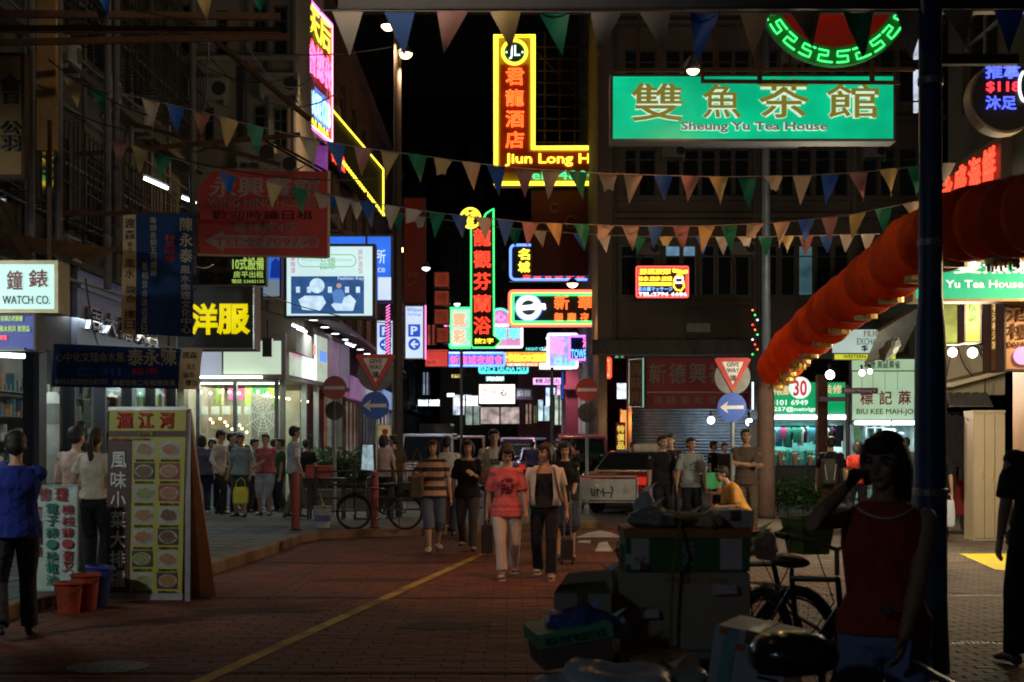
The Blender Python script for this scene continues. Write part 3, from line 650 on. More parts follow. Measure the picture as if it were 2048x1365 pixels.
# ================================================================ signs
blk = mat('sign_black', (.02, .02, .022), .45); dgrey = mat('sign_casing', (.07, .07, .075), .5, .3); rust = mat('rust_steel', (.09, .05, .03), .75, .3, dirt=.5)
n_red = emi('neon_red', (1, .045, .02), 3.0); n_or = emi('neon_orange', (1, .15, .025), 2.8); n_yel = emi('neon_yellow', (1, .78, .05), 2.4); n_grn = emi('neon_green', (.06, 1, .22), 1.8)
n_blu = emi('neon_blue', (.12, .25, 1), 2.6); n_wht = emi('neon_white', (.8, .88, 1), 2.2); n_pnk = emi('neon_pink', (1, .2, .6), 2.4); n_vio = emi('neon_violet', (.5, .2, 1), 2.0); n_cyn = emi('neon_cyan', (.1, .8, .75), 1.6)
tube_w = emi('fluorescent_tube', (.78, .9, 1), 9); tube_ww = emi('fluorescent_warm', (1, .9, .75), 7)
pt = lambda n, c, **k: mat('paint_' + n, c, .5, var=.12, scale=3, bump=.05, **k)
p_red = pt('red', (.5, .03, .025), dirt=.1); p_dred = pt('dark_red', (.22, .02, .02), dirt=.2); p_white = pt('white', (.75, .73, .68)); p_blue = pt('blue', (.03, .08, .45)); p_black = pt('black', (.015, .015, .015)); p_grn = pt('green', (.02, .3, .12)); p_yel = pt('yellow', (.7, .5, .05)); p_olive = emi('letter_olive', (.16, .15, .015), .9, base=(.2, .18, .02))
p_cream = pt('cream', (.6, .5, .34)); p_grey = pt('grey', (.25, .25, .26)); p_brn = pt('brown', (.12, .05, .04)); p_orange = pt('orange', (.55, .2, .05))
def hang(s, n=2, up=1.2, m=None):
    """steel hangers above a sign"""
    for i in range(n):
        u = -s.w * .8 + 1.6 * s.w * i / max(1, n - 1)
        obj('bracket', MB().bar((u, .1, s.h + .002), (u, .1, s.h + up), .035), m or rust, s.root)
# --- big green tea house light box
f_tea = emi('lightbox_green', (.0, .46, .22), .98, .34, 1.4, base=(0, .3, .15))
s = Sign('tea_house_sign', 'widest green lit box sign, tea house name in olive characters, high above the lane', (1221, 148, 1792, 283), 20, f_tea, dgrey, .35, .035)
woff, off = emi('sign_white_outline', (.7, .85, .72), .8), p_olive
for ch, r_ in zip('雙魚茶館', ((1262, 168, 1366, 244), (1404, 170, 1482, 238), (1516, 160, 1618, 238), (1652, 170, 1756, 238))):
    s.text(ch, r_, woff, tube=.04, y=-.0, name='letter_outline'); s.text(ch, r_, off, off=.01, y=-.05, name='letter')
s.text('Sheung Yu Tea House', (1361, 245, 1654, 267), woff, tube=.07, y=-.0, name='letter_outline'); s.text('Sheung Yu Tea House', (1361, 245, 1654, 267), emi('letter_grey', (.12, .18, .14), .7), off=.03, y=-.04)
hang(s, 4, 2.2)
s = Sign('hidden_neon_sign', 'sliver of red and green neon showing under the green tea house box', (1370, 240, 1600, 292), 24, p_black, blk, .2); s.text('海鮮火鍋', (1385, 262, 1470, 290), n_grn, tube=.03, y=-.05); s.text('酒家', (1490, 262, 1545, 290), n_red, tube=.03, y=-.05)
# bracket arms over it
t = thing('sign_gantry', 'dark steel hanger beams crossing in front of the green tea house box', 'gantry', W(1600, 160, 19.5)); k = 19.5 / F
for a, b in (((1405, 163), (1800, 166)), ((1225, 141), (1830, 139)), ((1405, 140), (1405, 166))): obj('beam', MB().bar(((a[0] - 1600) * k, 0, (160 - a[1]) * k), ((b[0] - 1600) * k, 0, (160 - b[1]) * k), .04, .05), rust, t)
for px in (1520, 1745): obj('hanger', MB().bar(((px - 1600) * k, .02, (160 - 120) * k), ((px - 1600) * k, .02, -8 * k), .06), rust, t)
# --- round green fret neon above
s = Sign('round_neon_sign', 'round red disc sign ringed with a green neon fret, cut by the top beam', (1513, -186, 1831, 132), 19.3, None, None, noframe=True)
s.disc(1672, -27, 159, pt('signgreen', (.02, .22, .05)), 0, .12, 48, 'rim'); s.disc(1672, -27, 122, pt('signred', (.45, .02, .01)), -.02, -.001, 48, 'disc')
cxx, cyy = 1672, -27
def pol(r, a): return (cxx + r * math.cos(R(a)), cyy + r * math.sin(R(a)))
def arcp(r, a0, a1, n=4): return [pol(r, a0 + (a1 - a0) * i / n) for i in range(n + 1)]
for i in range(12):      # fret meander, one tube per key
    a = i * 30 + 3
    for (q, w1) in ((0, 1),):
        s.line(arcp(153, a, a + 11) + arcp(141, a + 11, a + 4, 3) + arcp(131, a + 4, a + 13, 3), n_grn, .014, -.03)
        s.line(arcp(131, a + 15, a + 26) + arcp(141, a + 26, a + 18, 3) + arcp(153, a + 18, a + 27, 3), n_grn, .014, -.03)
s.text('雙魚', (1615, -110, 1735, 24), n_red, tube=.02, y=-.06, name='neon_letters')
# --- hotel sign, L shaped
s = Sign('hotel_neon_sign', 'tall L-shaped yellow neon hotel sign with red characters reading down', (988, 70, 1240, 372), 52, None, None, noframe=True)
yb = pt('signyellow', (.5, .33, .02)); rb_ = pt('signorange', (.5, .06, .015))
s.poly([(988, 372), (1240, 372), (1240, 293), (1070, 293), (1070, 70), (988, 70)], yb, .02, .5, 'board')
s.poly([(1000, 345), (1235, 345), (1235, 304), (1058, 304), (1058, 130), (1000, 130)], rb_, -.01, .018, 'inner_board')
for q, mm in ((1.5, n_yel), (6, n_yel)): s.line([(988 + q, 372 - q), (1240 - q, 372 - q), (1240 - q, 293 + q), (1070 - q, 293 + q), (1070 - q, 70 + q), (988 + q, 70 + q)], mm, .05, -.08, True)
s.disc(1029, 106, 24, pt('deepgreen', (.02, .12, .05)), -.06, -.03, 24, 'badge')
for rad in (22, 25): s.line([(1029 + rad * math.cos(R(a)), 106 + rad * math.sin(R(a))) for a in range(0, 360, 15)], n_yel, .035, -.1, True)
s.text('JL', (1018, 92, 1040, 120), n_wht, off=.01, y=-.08, name='monogram')
for px in (1013, 1045): s.disc(px, 106, 2, n_wht, -.09, -.07, 8, 'stud')
for i, ch in enumerate('君龍酒店'): s.text(ch, (1011, 138 + i * 42, 1048, 172 + i * 42), n_or, tube=.02, y=-.09, name='neon_character')
s.text('Jiun Long Hotel', (1010, 308, 1236, 334), n_yel, off=.02, y=-.06, name='neon_letters'); s.text('Tel:3480077', (1040, 342, 1232, 360), emi('neon_mint', (.1, 1, .4), 1.2), off=.01, y=-.05, name='neon_letters')
lat = MB(); 
for i in range(9): lat.bar((s.u(1075), .3, s.v(90 + i * 24)), (s.u(1180), .3, s.v(90 + i * 24)), .05)
for px in (1090, 1120, 1150, 1178): lat.bar((s.u(px), .35, s.v(60)), (s.u(px), .35, s.v(292)), .06)
lat.bar((s.u(1075), .35, s.v(100)), (s.u(1180), .35, s.v(210)), .04); obj('scaffold', lat, rust, s.root)
# --- Finnish-bath vertical neon
s = Sign('bath_neon_sign', 'narrow black sign with five red neon characters in a green outline', (940, 420, 1003, 697), 55, None, None, noframe=True)
s.poly([(941, 697), (987, 697), (1003, 683), (987, 672), (987, 418), (968, 432), (960, 452), (941, 452)], p_black, 0, .4, 'board')
s.line([(942, 690), (946, 696), (989, 696), (1002, 683), (988, 670), (987, 418), (972, 428), (962, 448)], n_grn, .035, -.05); s.line([(942, 455), (942, 690)], n_grn, .035, -.05)
for i, ch in enumerate('龍觀芬蘭浴'): s.text(ch, (947, 458 + i * 44, 982, 493 + i * 44), n_red, tube=.019, y=-.06, name='neon_character')
s.text('按2字', (949, 677, 987, 688), n_yel, off=.01, y=-.03, name='neon_letters')
s = Sign('round_yellow_neon', 'small round yellow neon roundel at the top of the bath sign', (921, 415, 962, 458), 54.6, None, None, noframe=True)
s.disc(941, 437, 20, p_black, 0, .15, 24); s.line([(941 + 19 * math.cos(R(a)), 437 + 19 * math.sin(R(a))) for a in range(0, 360, 15)], n_yel, .05, -.05, True); s.text('北新', (927, 423, 956, 437), n_yel, tube=.035, y=-.05); s.text('區', (934, 438, 949, 452), n_yel, tube=.035, y=-.05)
# --- blue outlined sign and the dark red banner hiding it
s = Sign('blue_outline_neon', 'blue outlined neon sign with fat yellow characters, half hidden by dark red board', (1019, 489, 1300, 563), 53, p_black, blk, .3)
s.rrect((1021, 491, 1298, 560), 9, n_blu, .05, -.06); s.text('名城', (1036, 496, 1060, 548), n_yel, off=.05, y=-.05, vert=True); s.text('夜 總 會 新 城 芬 蘭', (1045, 550, 1190, 560), n_red, off=.02, y=-.05)
s = Sign('dark_red_board', 'large unlit dark red board with faint ring pattern below the hotel sign', (1062, 380, 1300, 552), 52.5, pt('oldred', (.13, .018, .014)), blk, .25)
for i in range(9): s.line([(1072 + i * 14 + 4 * math.cos(R(a)), 391 + 4 * math.sin(R(a))) for a in range(0, 360, 45)], p_dred, .02, .0, True, 'ring')
for cx_, cy_, q in ((1109, 417, 8), (1143, 445, 12)): s.line([(cx_ + q * math.cos(R(a)), cy_ + q * math.sin(R(a))) for a in range(20, 330, 20)], mat('ring_grey', (.2, .14, .13), .6), .05, .0, False, 'ring')
# --- nightclub sign
s = Sign('nightclub_neon_sign', 'green and red outlined nightclub sign with white ring emblem and orange characters', (1018, 581, 1300, 654), 50, p_black, blk, .4)
s.rrect((1019, 583, 1299, 652), 7, emi('neon_redpink', (1, .12, .08), 3), .05, -.06); s.rrect((1022, 586, 1296, 649), 6, n_yel, .025, -.05); s.rrect((1026, 590, 1292, 645), 6, n_grn, .05, -.06)
for q, mm, rr_ in ((22, n_wht, .07), (18, n_wht, .06), (25, n_blu, .04)): s.line([(1057 + q * math.cos(R(a)), 616 + q * math.sin(R(a))) for a in range(0, 360, 15)], mm, rr_, -.05, True)
s.line([(1036, 618), (1090, 613)], n_wht, .09, -.12); s.text('CLUB', (1062, 608, 1092, 621), n_wht, off=.03, y=-.12)
for i, ch in enumerate('新華大'): s.text(ch, (1108 + i * 48, 591, 1138 + i * 48, 620), n_or, tube=.02, y=-.06, name='neon_character')
for i, ch in enumerate('舞廳夜總會'): s.text(ch, (1108 + i * 26, 626, 1126 + i * 26, 645), n_or, tube=.02, y=-.06, name='neon_character')
# --- far cluster
n_ink = mat('ink_matt_black', (.003, .003, .003), .9, bump=0)
def farsign(name, label, rect, d, fc, ents, frame=None, glow=None):
    s = Sign(name, label, rect, d, fc, blk, .3)
    if frame: s.rrect((rect[0] + 1, rect[1] + 1, rect[2] - 1, rect[3] - 1), 3, frame, .05, -.05)
    for e in ents: s.text(e[0], e[1], e[2], off=e[3] if len(e) > 3 else .02, y=-.02, vert=len(e) > 4)
    return s
pinkf = emi('lightbox_pink', (.75, .3, .55), 1.0, .3, 1.5); mintf = emi('lightbox_mint', (.5, .85, .7), 1.1, .3, 1.5); bluef = emi('lightbox_blue', (.02, .13, .7), 1.2, .25, 1.5); orf = emi('lightbox_orange', (1, .35, .05), 1.5, .4, 4); whf = emi('lightbox_white', (.9, .95, 1), 1.5, .2, 2); yelf = emi('lightbox_yellow', (1, .8, .25), 1.2, .3, 2)
farsign('neon_board', 'pink and green lit board behind the vertical bath sign, on its left', (899, 616, 945, 697), 60, mintf, [('霓彩', (905, 625, 932, 690), emi('salmon', (1, .35, .2), 1.6), .04, 1), ('浴', (932, 655, 944, 680), n_grn)], n_grn)
s = farsign('neon_board', 'pale pink arched neon board to the right of the bath sign', (985, 650, 1045, 696), 59, pinkf, [('蘭華', (990, 655, 1040, 680), n_cyn)], n_wht)
s.disc(1000, 640, 22, pinkf, .0, .1, 20, 'arch'); s.line([(1000 + 22 * math.cos(R(a)), 640 + 22 * math.sin(R(a))) for a in range(150, 372, 15)], n_cyn, .04, -.04); s.text('心', (990, 625, 1012, 642), n_pnk, off=.03)
farsign('blue_strip_sign', 'long blue strip sign with red characters low over the street', (895, 706, 1010, 733), 57, bluef, [('新龍城夜總會', (900, 711, 1006, 729), emi('neon_rose', (1, .15, .35), 1.6), .02)], n_blu)
farsign('orange_strip_sign', 'orange glowing strip sign next to the blue strip', (1008, 703, 1099, 731), 61, orf, [('卡拉OK酒廊', (1012, 708, 1096, 724), n_yel, .03)])
farsign('teal_curved_sign', 'teal outlined sign with small letters under the blue strip', (958, 729, 1056, 747), 64, pt('navy', (.01, .03, .08)), [('SINCE SAUNA MIX', (962, 733, 1052, 744), n_cyn, .02)], n_cyn)
farsign('white_violet_sign', 'white and violet neon sign with a slanted pink character', (1095, 668, 1155, 737), 56, emi('lightbox_violet', (.5, .45, .95), 1.1, .5, 3), [('新', (1098, 674, 1130, 708), n_pnk, .04), ('CLUB', (1108, 716, 1152, 732), n_cyn, .02)], n_wht)
farsign('violet_bar_sign', 'violet and blue neon bar sign beside the tenement corner', (1138, 672, 1203, 721), 54, pt('navy', (.01, .03, .08)), [('TOWER SUN', (1142, 699, 1201, 717), emi('neon_sky', (.15, .5, 1), 2.2), .02), ('酒吧', (1165, 676, 1198, 696), n_pnk, .02)], n_vio)
farsign('small_lit_sign', 'small white and orange lit sign below the violet sign', (1077, 724, 1146, 741), 60, whf, [('正宗川菜館', (1080, 728, 1135, 738), n_or, .02)])
farsign('white_shop_sign', 'overexposed white shop sign with three black brush characters', (957, 768, 1031, 809), 72, emi('lightbox_hot', (1, .88, .76), 2.1, .25, 2), [('小', (965, 774, 975, 791), n_ink, .04), ('川', (983, 774, 992, 791), n_ink, .04), ('心', (1000, 779, 1014, 793), n_ink, .04)])
farsign('pink_top_sign', 'pink lit sign above the lit green shop entrance', (1065, 755, 1127, 771), 74, emi('hot_pink', (1, .5, 1), 1.6, .3, 3), [('精品店', (1070, 758, 1120, 768), p_white)])
farsign('dark_text_sign', 'small dim purple sign between the white and pink signs', (1031, 776, 1066, 800), 73, pt('dimviolet', (.2, .12, .25)), [('麻辣', (1034, 780, 1062, 795), p_white)])
farsign('green_red_sign', 'small green and yellow lit sign at the foot of the tenement corner', (1192, 716, 1222, 757), 58, emi('lightbox_lime', (.5, .8, .3), 1.0, .6, 6), [('燒鵝', (1196, 722, 1218, 748), n_red, .03)], n_red)
farsign('lit_photo_panel', 'bright white and blue lit photo panel beside the unlit vertical sign', (1232, 765, 1256, 800), 52, emi('lightbox_photo', (.7, .8, 1), 1.6, .6, 5), [])
farsign('yellow_notice', 'pair of glowing yellow notice panels beside the no-entry sign', (1194, 808, 1215, 843), 50, emi('warm_panel', (1, .75, .25), 1.5, .3, 2), [])
s = farsign('pub_sign', 'small red lit sign reading pub at the left kerb of the neon street', (849, 698, 897, 735), 50, emi('lightbox_red', (.75, .06, .05), .9, .3, 2), [('pub', (854, 720, 872, 731), p_white, .02), ('Kimmenow', (852, 700, 893, 705), p_white)])
s = Sign('red_banner_sign', 'tall dim red banner sign with small gold text above the parking sign', (806, 395, 851, 608), 47, pt('banner_red', (.33, .02, .015)), blk, .2); s.text('香港', (815, 545, 835, 555), p_orange); s.line([(812, 572), (833, 564)], p_orange, .02, .0)
for i in range(4):
    s = Sign('square_sign', 'dim red square character panel, %s of four stacked on one bracket' % ('topmost', 'second', 'third', 'lowest')[i], (867, 543 + i * 37, 900, 576 + i * 37), 56, emi('panel_red_glow', (.5, .05, .03), .35, .3, 3), blk, .2, .05, group='square red character panels'); s.text('酒樓飯店'[i], (874, 549 + i * 37, 893, 570 + i * 37), p_orange)
for nm, lb_, rc, d_, fc, tx_, tm in (('white_strip_sign', 'narrow white lit strip of small characters under the orange strip', (1012, 725, 1082, 734), 60.5, whf, '新城大酒樓夜總會', n_or), ('teal_upper_sign', 'thin turquoise line sign above the blue strip sign', (1050, 694, 1100, 703), 62, pt('navy', (.01, .03, .08)), 'NIGHT CLUB', n_cyn),
        ('rose_upright_sign', 'thin rose upright sign at the far left of the mint board', (886, 640, 897, 690), 61, pt('maroonb', (.1, .01, .02)), '美', n_pnk), ('gold_plaque_sign', 'small gold lit plaque over the traffic at far left', (902, 748, 925, 757), 70, yelf, '押', p_red), ('white_glare_lamp_sign', 'small hot white sign panel beyond the second post', (893, 786, 910, 795), 78, emi('glare_white', (.85, .85, 1), 3.5), '', p_black),
        ('blue_upright_sign', 'slim blue lit upright left of the rose building', (1122, 742, 1130, 800), 66, bluef, '電器', p_white), ('magenta_strip_sign', 'short magenta tube strip by the tenement corner', (1150, 722, 1192, 728), 57, emi('magenta_panel', (.8, .08, .4), .9, .4, 3), '', n_pnk), ('amber_low_sign', 'small amber lit sign behind the right no-entry post', (1188, 772, 1202, 790), 61, orf, '酒', p_red), ('green_far_sign', 'small jade lit sign above the white brush-character sign', (970, 752, 1010, 764), 76, emi('jade_panel', (.1, .5, .35), .9, .4, 3), '海鮮', n_wht)):
    farsign(nm, lb_, rc, d_, fc, [(tx_, (rc[0] + 2, rc[1] + 1.5, rc[2] - 2, rc[3] - 1.5), tm, .02)] if tx_ else [])
# --- parking signs
f_p = emi('lightbox_pale', (.6, .76, .95), 1.0, .12, 2)
for nm, rc, ltx in (('right', (809, 611, 848, 719), 'pale lit parking sign with blue P and arrow pointing left'), ('left', (752, 640, 790, 718), 'pale lit parking sign with arrow pointing right, partly behind the lamp post')):
    s = Sign('parking_sign', ltx, rc, 38 if nm == 'right' else 39, f_p, p_grey, .2, .03)
    c = (rc[0] + rc[2]) / 2; pb_ = emi('print_blue', (.02, .08, .6), .9); z0 = rc[1] + 38 if nm == 'right' else rc[1] + 10
    s.strip((c - 12, z0, c + 12, z0 + 25), pb_); s.text('P', (c - 7, z0 + 4, c + 7, z0 + 21), f_p, off=.03)
    s.disc(c, z0 + 38 + 2, 12, pb_, -.006, .01); d_ = -1 if nm == 'right' else 1; z0 += 40; s.n += 1
    s.poly([(c + d_ * 8, z0), (c + d_ * 0, z0 - 8), (c - d_ * 3, z0 - 6), (c + d_ * 1, z0 - 2), (c - d_ * 8, z0 - 2), (c - d_ * 8, z0 + 2), (c + d_ * 1, z0 + 2), (c - d_ * 3, z0 + 6), (c + d_ * 0, z0 + 8)][::d_], f_p, -.014, -.008, 'arrow')
    if nm == 'right': s.text('Wilson', (c - 15, 616, c + 15, 624), pb_); s.text('Parking', (c - 13, 627, c + 13, 633), pb_)
    s.line([(rc[2] + 3, rc[1]), (rc[2] + 3, rc[3])], n_pnk, .02, 0)
for i, px in enumerate((776, 801)):
    s = Sign('neon_column', 'thin violet neon ladder column, %s of the two by the parking signs' % ('left' if i == 0 else 'right'), (px - 5, 600 + 20 * (1 - i), px + 5, 735), 37.5 + i, p_black, blk, .1, .01)
    for j in range(20): s.line([(px - 4, 730 - j * 6), (px + 4, 724 - j * 6)], n_vio if i else n_pnk, .012, -.02)
# --- blue service sign behind the photo light box
s = Sign('blue_box_sign', 'large blue lit box sign behind the photo light box', (540, 470, 785, 605), 33, bluef, blk, .35, .04)
s.strip((756, 555, 782, 600), f_p); s.text('所', (750, 500, 771, 528), f_p, off=.01); s.text('Service', (722, 532, 770, 545), f_p)
s = Sign('photo_light_box', 'white lit box sign with blue salon photo and green oval logo', (568, 488, 750, 637), 27, emi('lightbox_salon', (.62, .85, .88), 1.0, .1, 1.5), dgrey, .4, .05)
s.strip((582, 553, 728, 628), emi('photo_blue', (.03, .1, .28), .9, .35, 6))
pw_ = emi('photo_pale', (.55, .75, .95), 1.1, .3, 8); sk_ = emi('photo_skin', (.6, .35, .4), .8)
for i, px in enumerate((592, 614, 656, 690, 712)): s.strip((px, 574, px + 8, 586), pw_, name='photo_print')
s.disc(634, 572, 15, pw_, -.012, -.004, 20, 'photo_print'); s.poly([(597, 600), (610, 592), (645, 592), (652, 606), (640, 622), (605, 620)][::-1], pw_, name='photo_print'); s.poly([(678, 600), (700, 590), (712, 602), (706, 622), (672, 622), (662, 610)][::-1], pw_, name='photo_print')
s.disc(678, 572, 5, sk_, -.016, -.01, 14, 'photo_print'); s.poly([(664, 586), (672, 579), (684, 579), (690, 590), (684, 608), (668, 606)][::-1], emi('photo_navy', (.1, .25, .6), .9), name='photo_print')
lg = emi('print_green', (.35, .62, .42), .8)
s.rrect((596, 510, 712, 534), 11, lg, .012, -.004, 'printed_oval'); s.text('Pinyuan  Premium', (604, 516, 704, 526), lg); s.text('品緣', (640, 514, 672, 540), lg, off=.02)
s.text('美髮精選', (582, 498, 591, 548), emi('print_rose', (.6, .2, .3), .7), vert=True); s.text('設計造型', (717, 498, 726, 548), emi('print_rose', (.6, .2, .3), .7), vert=True); s.text('Fashion Key', (676, 554, 728, 562), f_p)
hang(s, 2, 1.0)
s = Sign('blue_figure_sign', 'blue lit sign with pale silhouette, left of the photo light box', (523, 512, 562, 596), 28.5, emi('box_blue2', (.03, .15, .6), 1.0, .2, 3), dgrey, .3, .03); s.poly([(540, 556), (560, 556), (560, 524), (552, 516), (543, 524)], emi('deep_blue', (.01, .04, .35), .7)); s.strip((527, 560, 559, 593), emi('dim_box', (.25, .33, .4), .6)); s.text('1', (526, 516, 533, 546), f_p)
# --- Wing Hing hostel
s = Sign('hostel_sign', 'faded red painted hostel sign with white arrow and telephone number', (395, 338, 658, 516), 21, None, None, noframe=True)
hr = mat('hostel_red', (.5, .03, .02), .55, var=.18, scale=2, dirt=.12)
s.poly([(397, 508), (655, 514), (655, 343), (428, 342), (397, 375)], hr, 0, .12, 'board')
s.line([(395, 509), (655, 515)], p_cream, .02, .02, name='edge_trim'); s.line([(656, 515), (657, 342)], p_cream, .03, .03, name='edge_trim')
hw_ = mat('hostel_white', (.42, .3, .27), .7, dirt=.3)
s.text('永興賓館', (418, 354, 640, 396), hw_, off=.02); s.text('WING HING HOSTEL', (416, 398, 636, 414), hw_); s.text('歡迎時鐘日租', (424, 421, 626, 440), mat('hostel_faint', (.1, .012, .012), .7), off=.01)
s.text('電梯按4字', (468, 445, 596, 466), hw_)
s.poly([(409, 482), (448, 504), (448, 496), (637, 496), (637, 475), (448, 470), (448, 462)][::1], hw_, -.006, -.001, 'arrow'); s.n += 4; s.text('TEL:27709798', (430, 476, 634, 493), hr, off=.01, y=-.004)
for a, b in (((400, 345), (250, 250)), ((640, 343), (420, 200)), ((655, 343), (520, 250))): obj('stay', MB().bar((s.u(a[0]), .1, s.v(a[1])), (s.u(b[0]), 1.2, s.v(b[1])), .03), rust, s.root)
# dark board and green rental sign
s = Sign('dark_estate_sign', 'brown unlit board with big black characters under the hostel sign', (388, 514, 475, 570), 24, pt('brown_board', (.12, .09, .05), dirt=.3), blk, .15); s.text('平山租', (392, 518, 460, 536), p_black, off=.02); s.text('設信', (395, 542, 465, 566), p_black, off=.02)
s = Sign('rental_sign', 'small black sign with glowing green-yellow characters on renting rooms', (462, 512, 532, 572), 23, pt('black_green', (.01, .03, .01)), blk, .2)
gy = emi('print_lime', (.42, .62, .12), .85); s.text('10式設備', (465, 515, 528, 541), gy, off=.02); s.text('房平出租', (467, 543, 527, 556), gy, off=.01); s.text('電話 23682135', (464, 559, 528, 567), gy)
# black tailor sign
s = Sign('tailor_sign', 'black box sign with two big glowing yellow characters', (352, 570, 510, 700), 18, p_black, p_grey, .4, .025)
ty = emi('letter_yellow', (.75, .62, .0), 1.05, .15, 6, base=(.5, .4, 0)); s.text('洋', (381, 607, 436, 670), ty, off=.045); s.text('服', (434, 608, 501, 670), ty, off=.045); s.line([(508, 572), (508, 698)], mat('chrome', (.5, .5, .5), .25, .9), .012, -.01, name='edge_trim'); s.line([(356, 571), (506, 573)], mat('chrome', (.5, .5, .5), .25, .9), .01, -.01, name='edge_trim')
# --- cloth banners
def cloth(name, label, quad, d, parts, col, rod=True, nx=18, nz=14):
    """hanging cloth banner, quad = px corners tl,tr,br,bl, with real folds; parts = strips of other colour"""
    cx_, cy_ = sum(q[0] for q in quad) / 4, sum(q[1] for q in quad) / 4; t = thing(name, label, 'banner', W(cx_, cy_, d)); k = d / F
    def pt_(u, v, dy=0):
        a = Vector(quad[0]).lerp(Vector(quad[1]), u); b = Vector(quad[3]).lerp(Vector(quad[2]), u); p = a.lerp(b, v)
        return Vector(((p.x - cx_) * k, -.02 * math.sin(u * 9 + v * 2.5) - .015 * math.sin(u * 4 - v * 6) + dy, (cy_ - p.y) * k))
    for u0, u1, m, nm in [(0, 1, col, 'cloth')] if not parts else parts:
        b = MB(); N = nx
        for sd in (0, .006):
            o = len(b.v)
            b.v += [tuple(pt_(u0 + (u1 - u0) * i / N, j / nz, sd)) for j in range(nz + 1) for i in range(N + 1)]
            b.f += [tuple((o + j * (N + 1) + i, o + j * (N + 1) + i + 1, o + (j + 1) * (N + 1) + i + 1, o + (j + 1) * (N + 1) + i)[::1 if sd else -1]) for j in range(nz) for i in range(N)]
        b.m = [0] * len(b.f); obj(nm, b, m, t, smooth=True)
    def tx(body, r, m, off=0., vert=False):
        b = MB(); (vput if vert else put_text)(b, body, (r[0] - cx_) * k, (r[2] - cx_) * k, (cy_ - r[3]) * k, (cy_ - r[1]) * k, 0, off=off, dep=.001)
        x0, x1 = min(q[0] for q in quad), max(q[0] for q in quad); y0, y1 = min(q[1] for q in quad), max(q[1] for q in quad)
        b.v = [(x, -.02 * math.sin(((x / k + cx_) - x0) / (x1 - x0) * 9 + ((cy_ - z / k) - y0) / (y1 - y0) * 2.5) - .015 * math.sin(((x / k + cx_) - x0) / (x1 - x0) * 4 - ((cy_ - z / k) - y0) / (y1 - y0) * 6) + y - .006, z) for x, y, z in b.v]
        obj('printed_text', b, m, t)
    return t, tx
cb_ = mat('banner_blue', (.012, .035, .11), .8, var=.25, scale=5, bump=.2, transl=.25); cbe = mat('banner_beige', (.42, .3, .17), .8, var=.15, scale=5, transl=.25); tb_ = mat('print_beige', (.3, .27, .18), .8); tdk = mat('print_dark', (.03, .025, .03), .8); trd = mat('print_red', (.35, .03, .03), .8)
t, tx = cloth('cloth_banner', 'tall blue cloth banner with beige left strip covered in vertical characters', [(246, 431), (388, 426), (384, 674), (244, 668)], 15.5, [(0, .19, cbe, 'beige_strip'), (.191, 1, cb_, 'blue_field')], None)
tx('渡森', (249, 436, 272, 482), tdk, .015, True); tx('尊生', (255, 484, 266, 506), tdk, 0, True); tx('風水', (250, 518, 270, 558), tdk, .01, True); tx('論命', (253, 570, 272, 608), tdk, .01, True); tx('擇日', (250, 620, 270, 660), tdk, .01, True)
tx('陳永泰', (361, 434, 386, 528), tb_, .02, True); tx('風水命理文化中心', (362, 532, 381, 668), tb_, .005, True); tx('專辦各類五行擺設', (300, 434, 313, 552), tb_, 0, True); tx('看相算命改名擇日', (283, 524, 294, 668), tb_, 0, True); tx('林風順意', (330, 470, 352, 525), trd, 0, True)
t, tx = cloth('cloth_banner', 'long blue cloth banner with beige right end hung across the shop', [(107, 688), (405, 700), (396, 779), (104, 774)], 14.6, [(0, .86, cb_, 'blue_field'), (.861, 1, cbe, 'beige_strip')], None)
tx('泰永陳', (254, 698, 355, 732), tb_, .02); tx('心中化文理命水風', (112, 705, 248, 724), tb_, 0.); tx('專辦風水擺設開運改名擇日算命', (112, 758, 215, 770), tb_); tx('專看陰陽二宅祖墳改運', (225, 760, 350, 772), tb_); tx('最準', (262, 737, 318, 750), trd); tx('渡森', (366, 704, 395, 718), tdk, .01); tx('風水', (374, 728, 392, 740), tdk); tx('論命', (366, 744, 388, 756), tdk); tx('擇日', (370, 760, 392, 772), tdk)
tx('仁 川', (150, 735, 240, 752), mat('print_blue2', (.02, .1, .3), .8), .01)
# --- watch company box, blue sign and tube under it
s = Sign('watch_shop_sign', 'pale green lit watch shop box sign with dark red characters', (-120, 521, 116, 626), 13, emi('lightbox_seafoam', (.55, .88, .80), .98, .1, 1.2), mat('brass_trim', (.35, .3, .18), .4, .5), .35, .035)
rk = emi('print_redblack', (.11, .006, .012), .8); s.text('士', (-60, 540, -6, 582), rk, off=.02); s.text('鐘', (14, 541, 46, 580), rk, off=.02); s.text('錶', (58, 540, 97, 576), rk, off=.02); s.text('WATCH CO.', (6, 592, 101, 609), mat('print_navy', (.02, .025, .05), .5), off=.006); hang(s, 2, 1.3)
s = Sign('blue_lit_sign', 'small blue lit sign with yellow-green characters under the watch sign', (-120, 627, 71, 703), 12.8, emi('lightbox_royal', (.015, .035, .28), .8, .2, 2), blk, .25, .02); s.text('各國古老掛鐘', (2, 632, 46, 643), gy); s.text('風水用具 批發品', (0, 652, 60, 664), gy); s.text('零售', (0, 672, 14, 680), n_red)
t = thing('tube_lamp', 'bare white fluorescent tube under the blue lit sign', 'lamp', W(20, 706, 12.7)); obj('tube', MB().tube([(-.5, 0, .0), (.13, 0, -.03)], .02, 8), tube_w, t); obj('housing', MB().box(-.5, .13, .0, .05, .02, .05), p_grey, t)
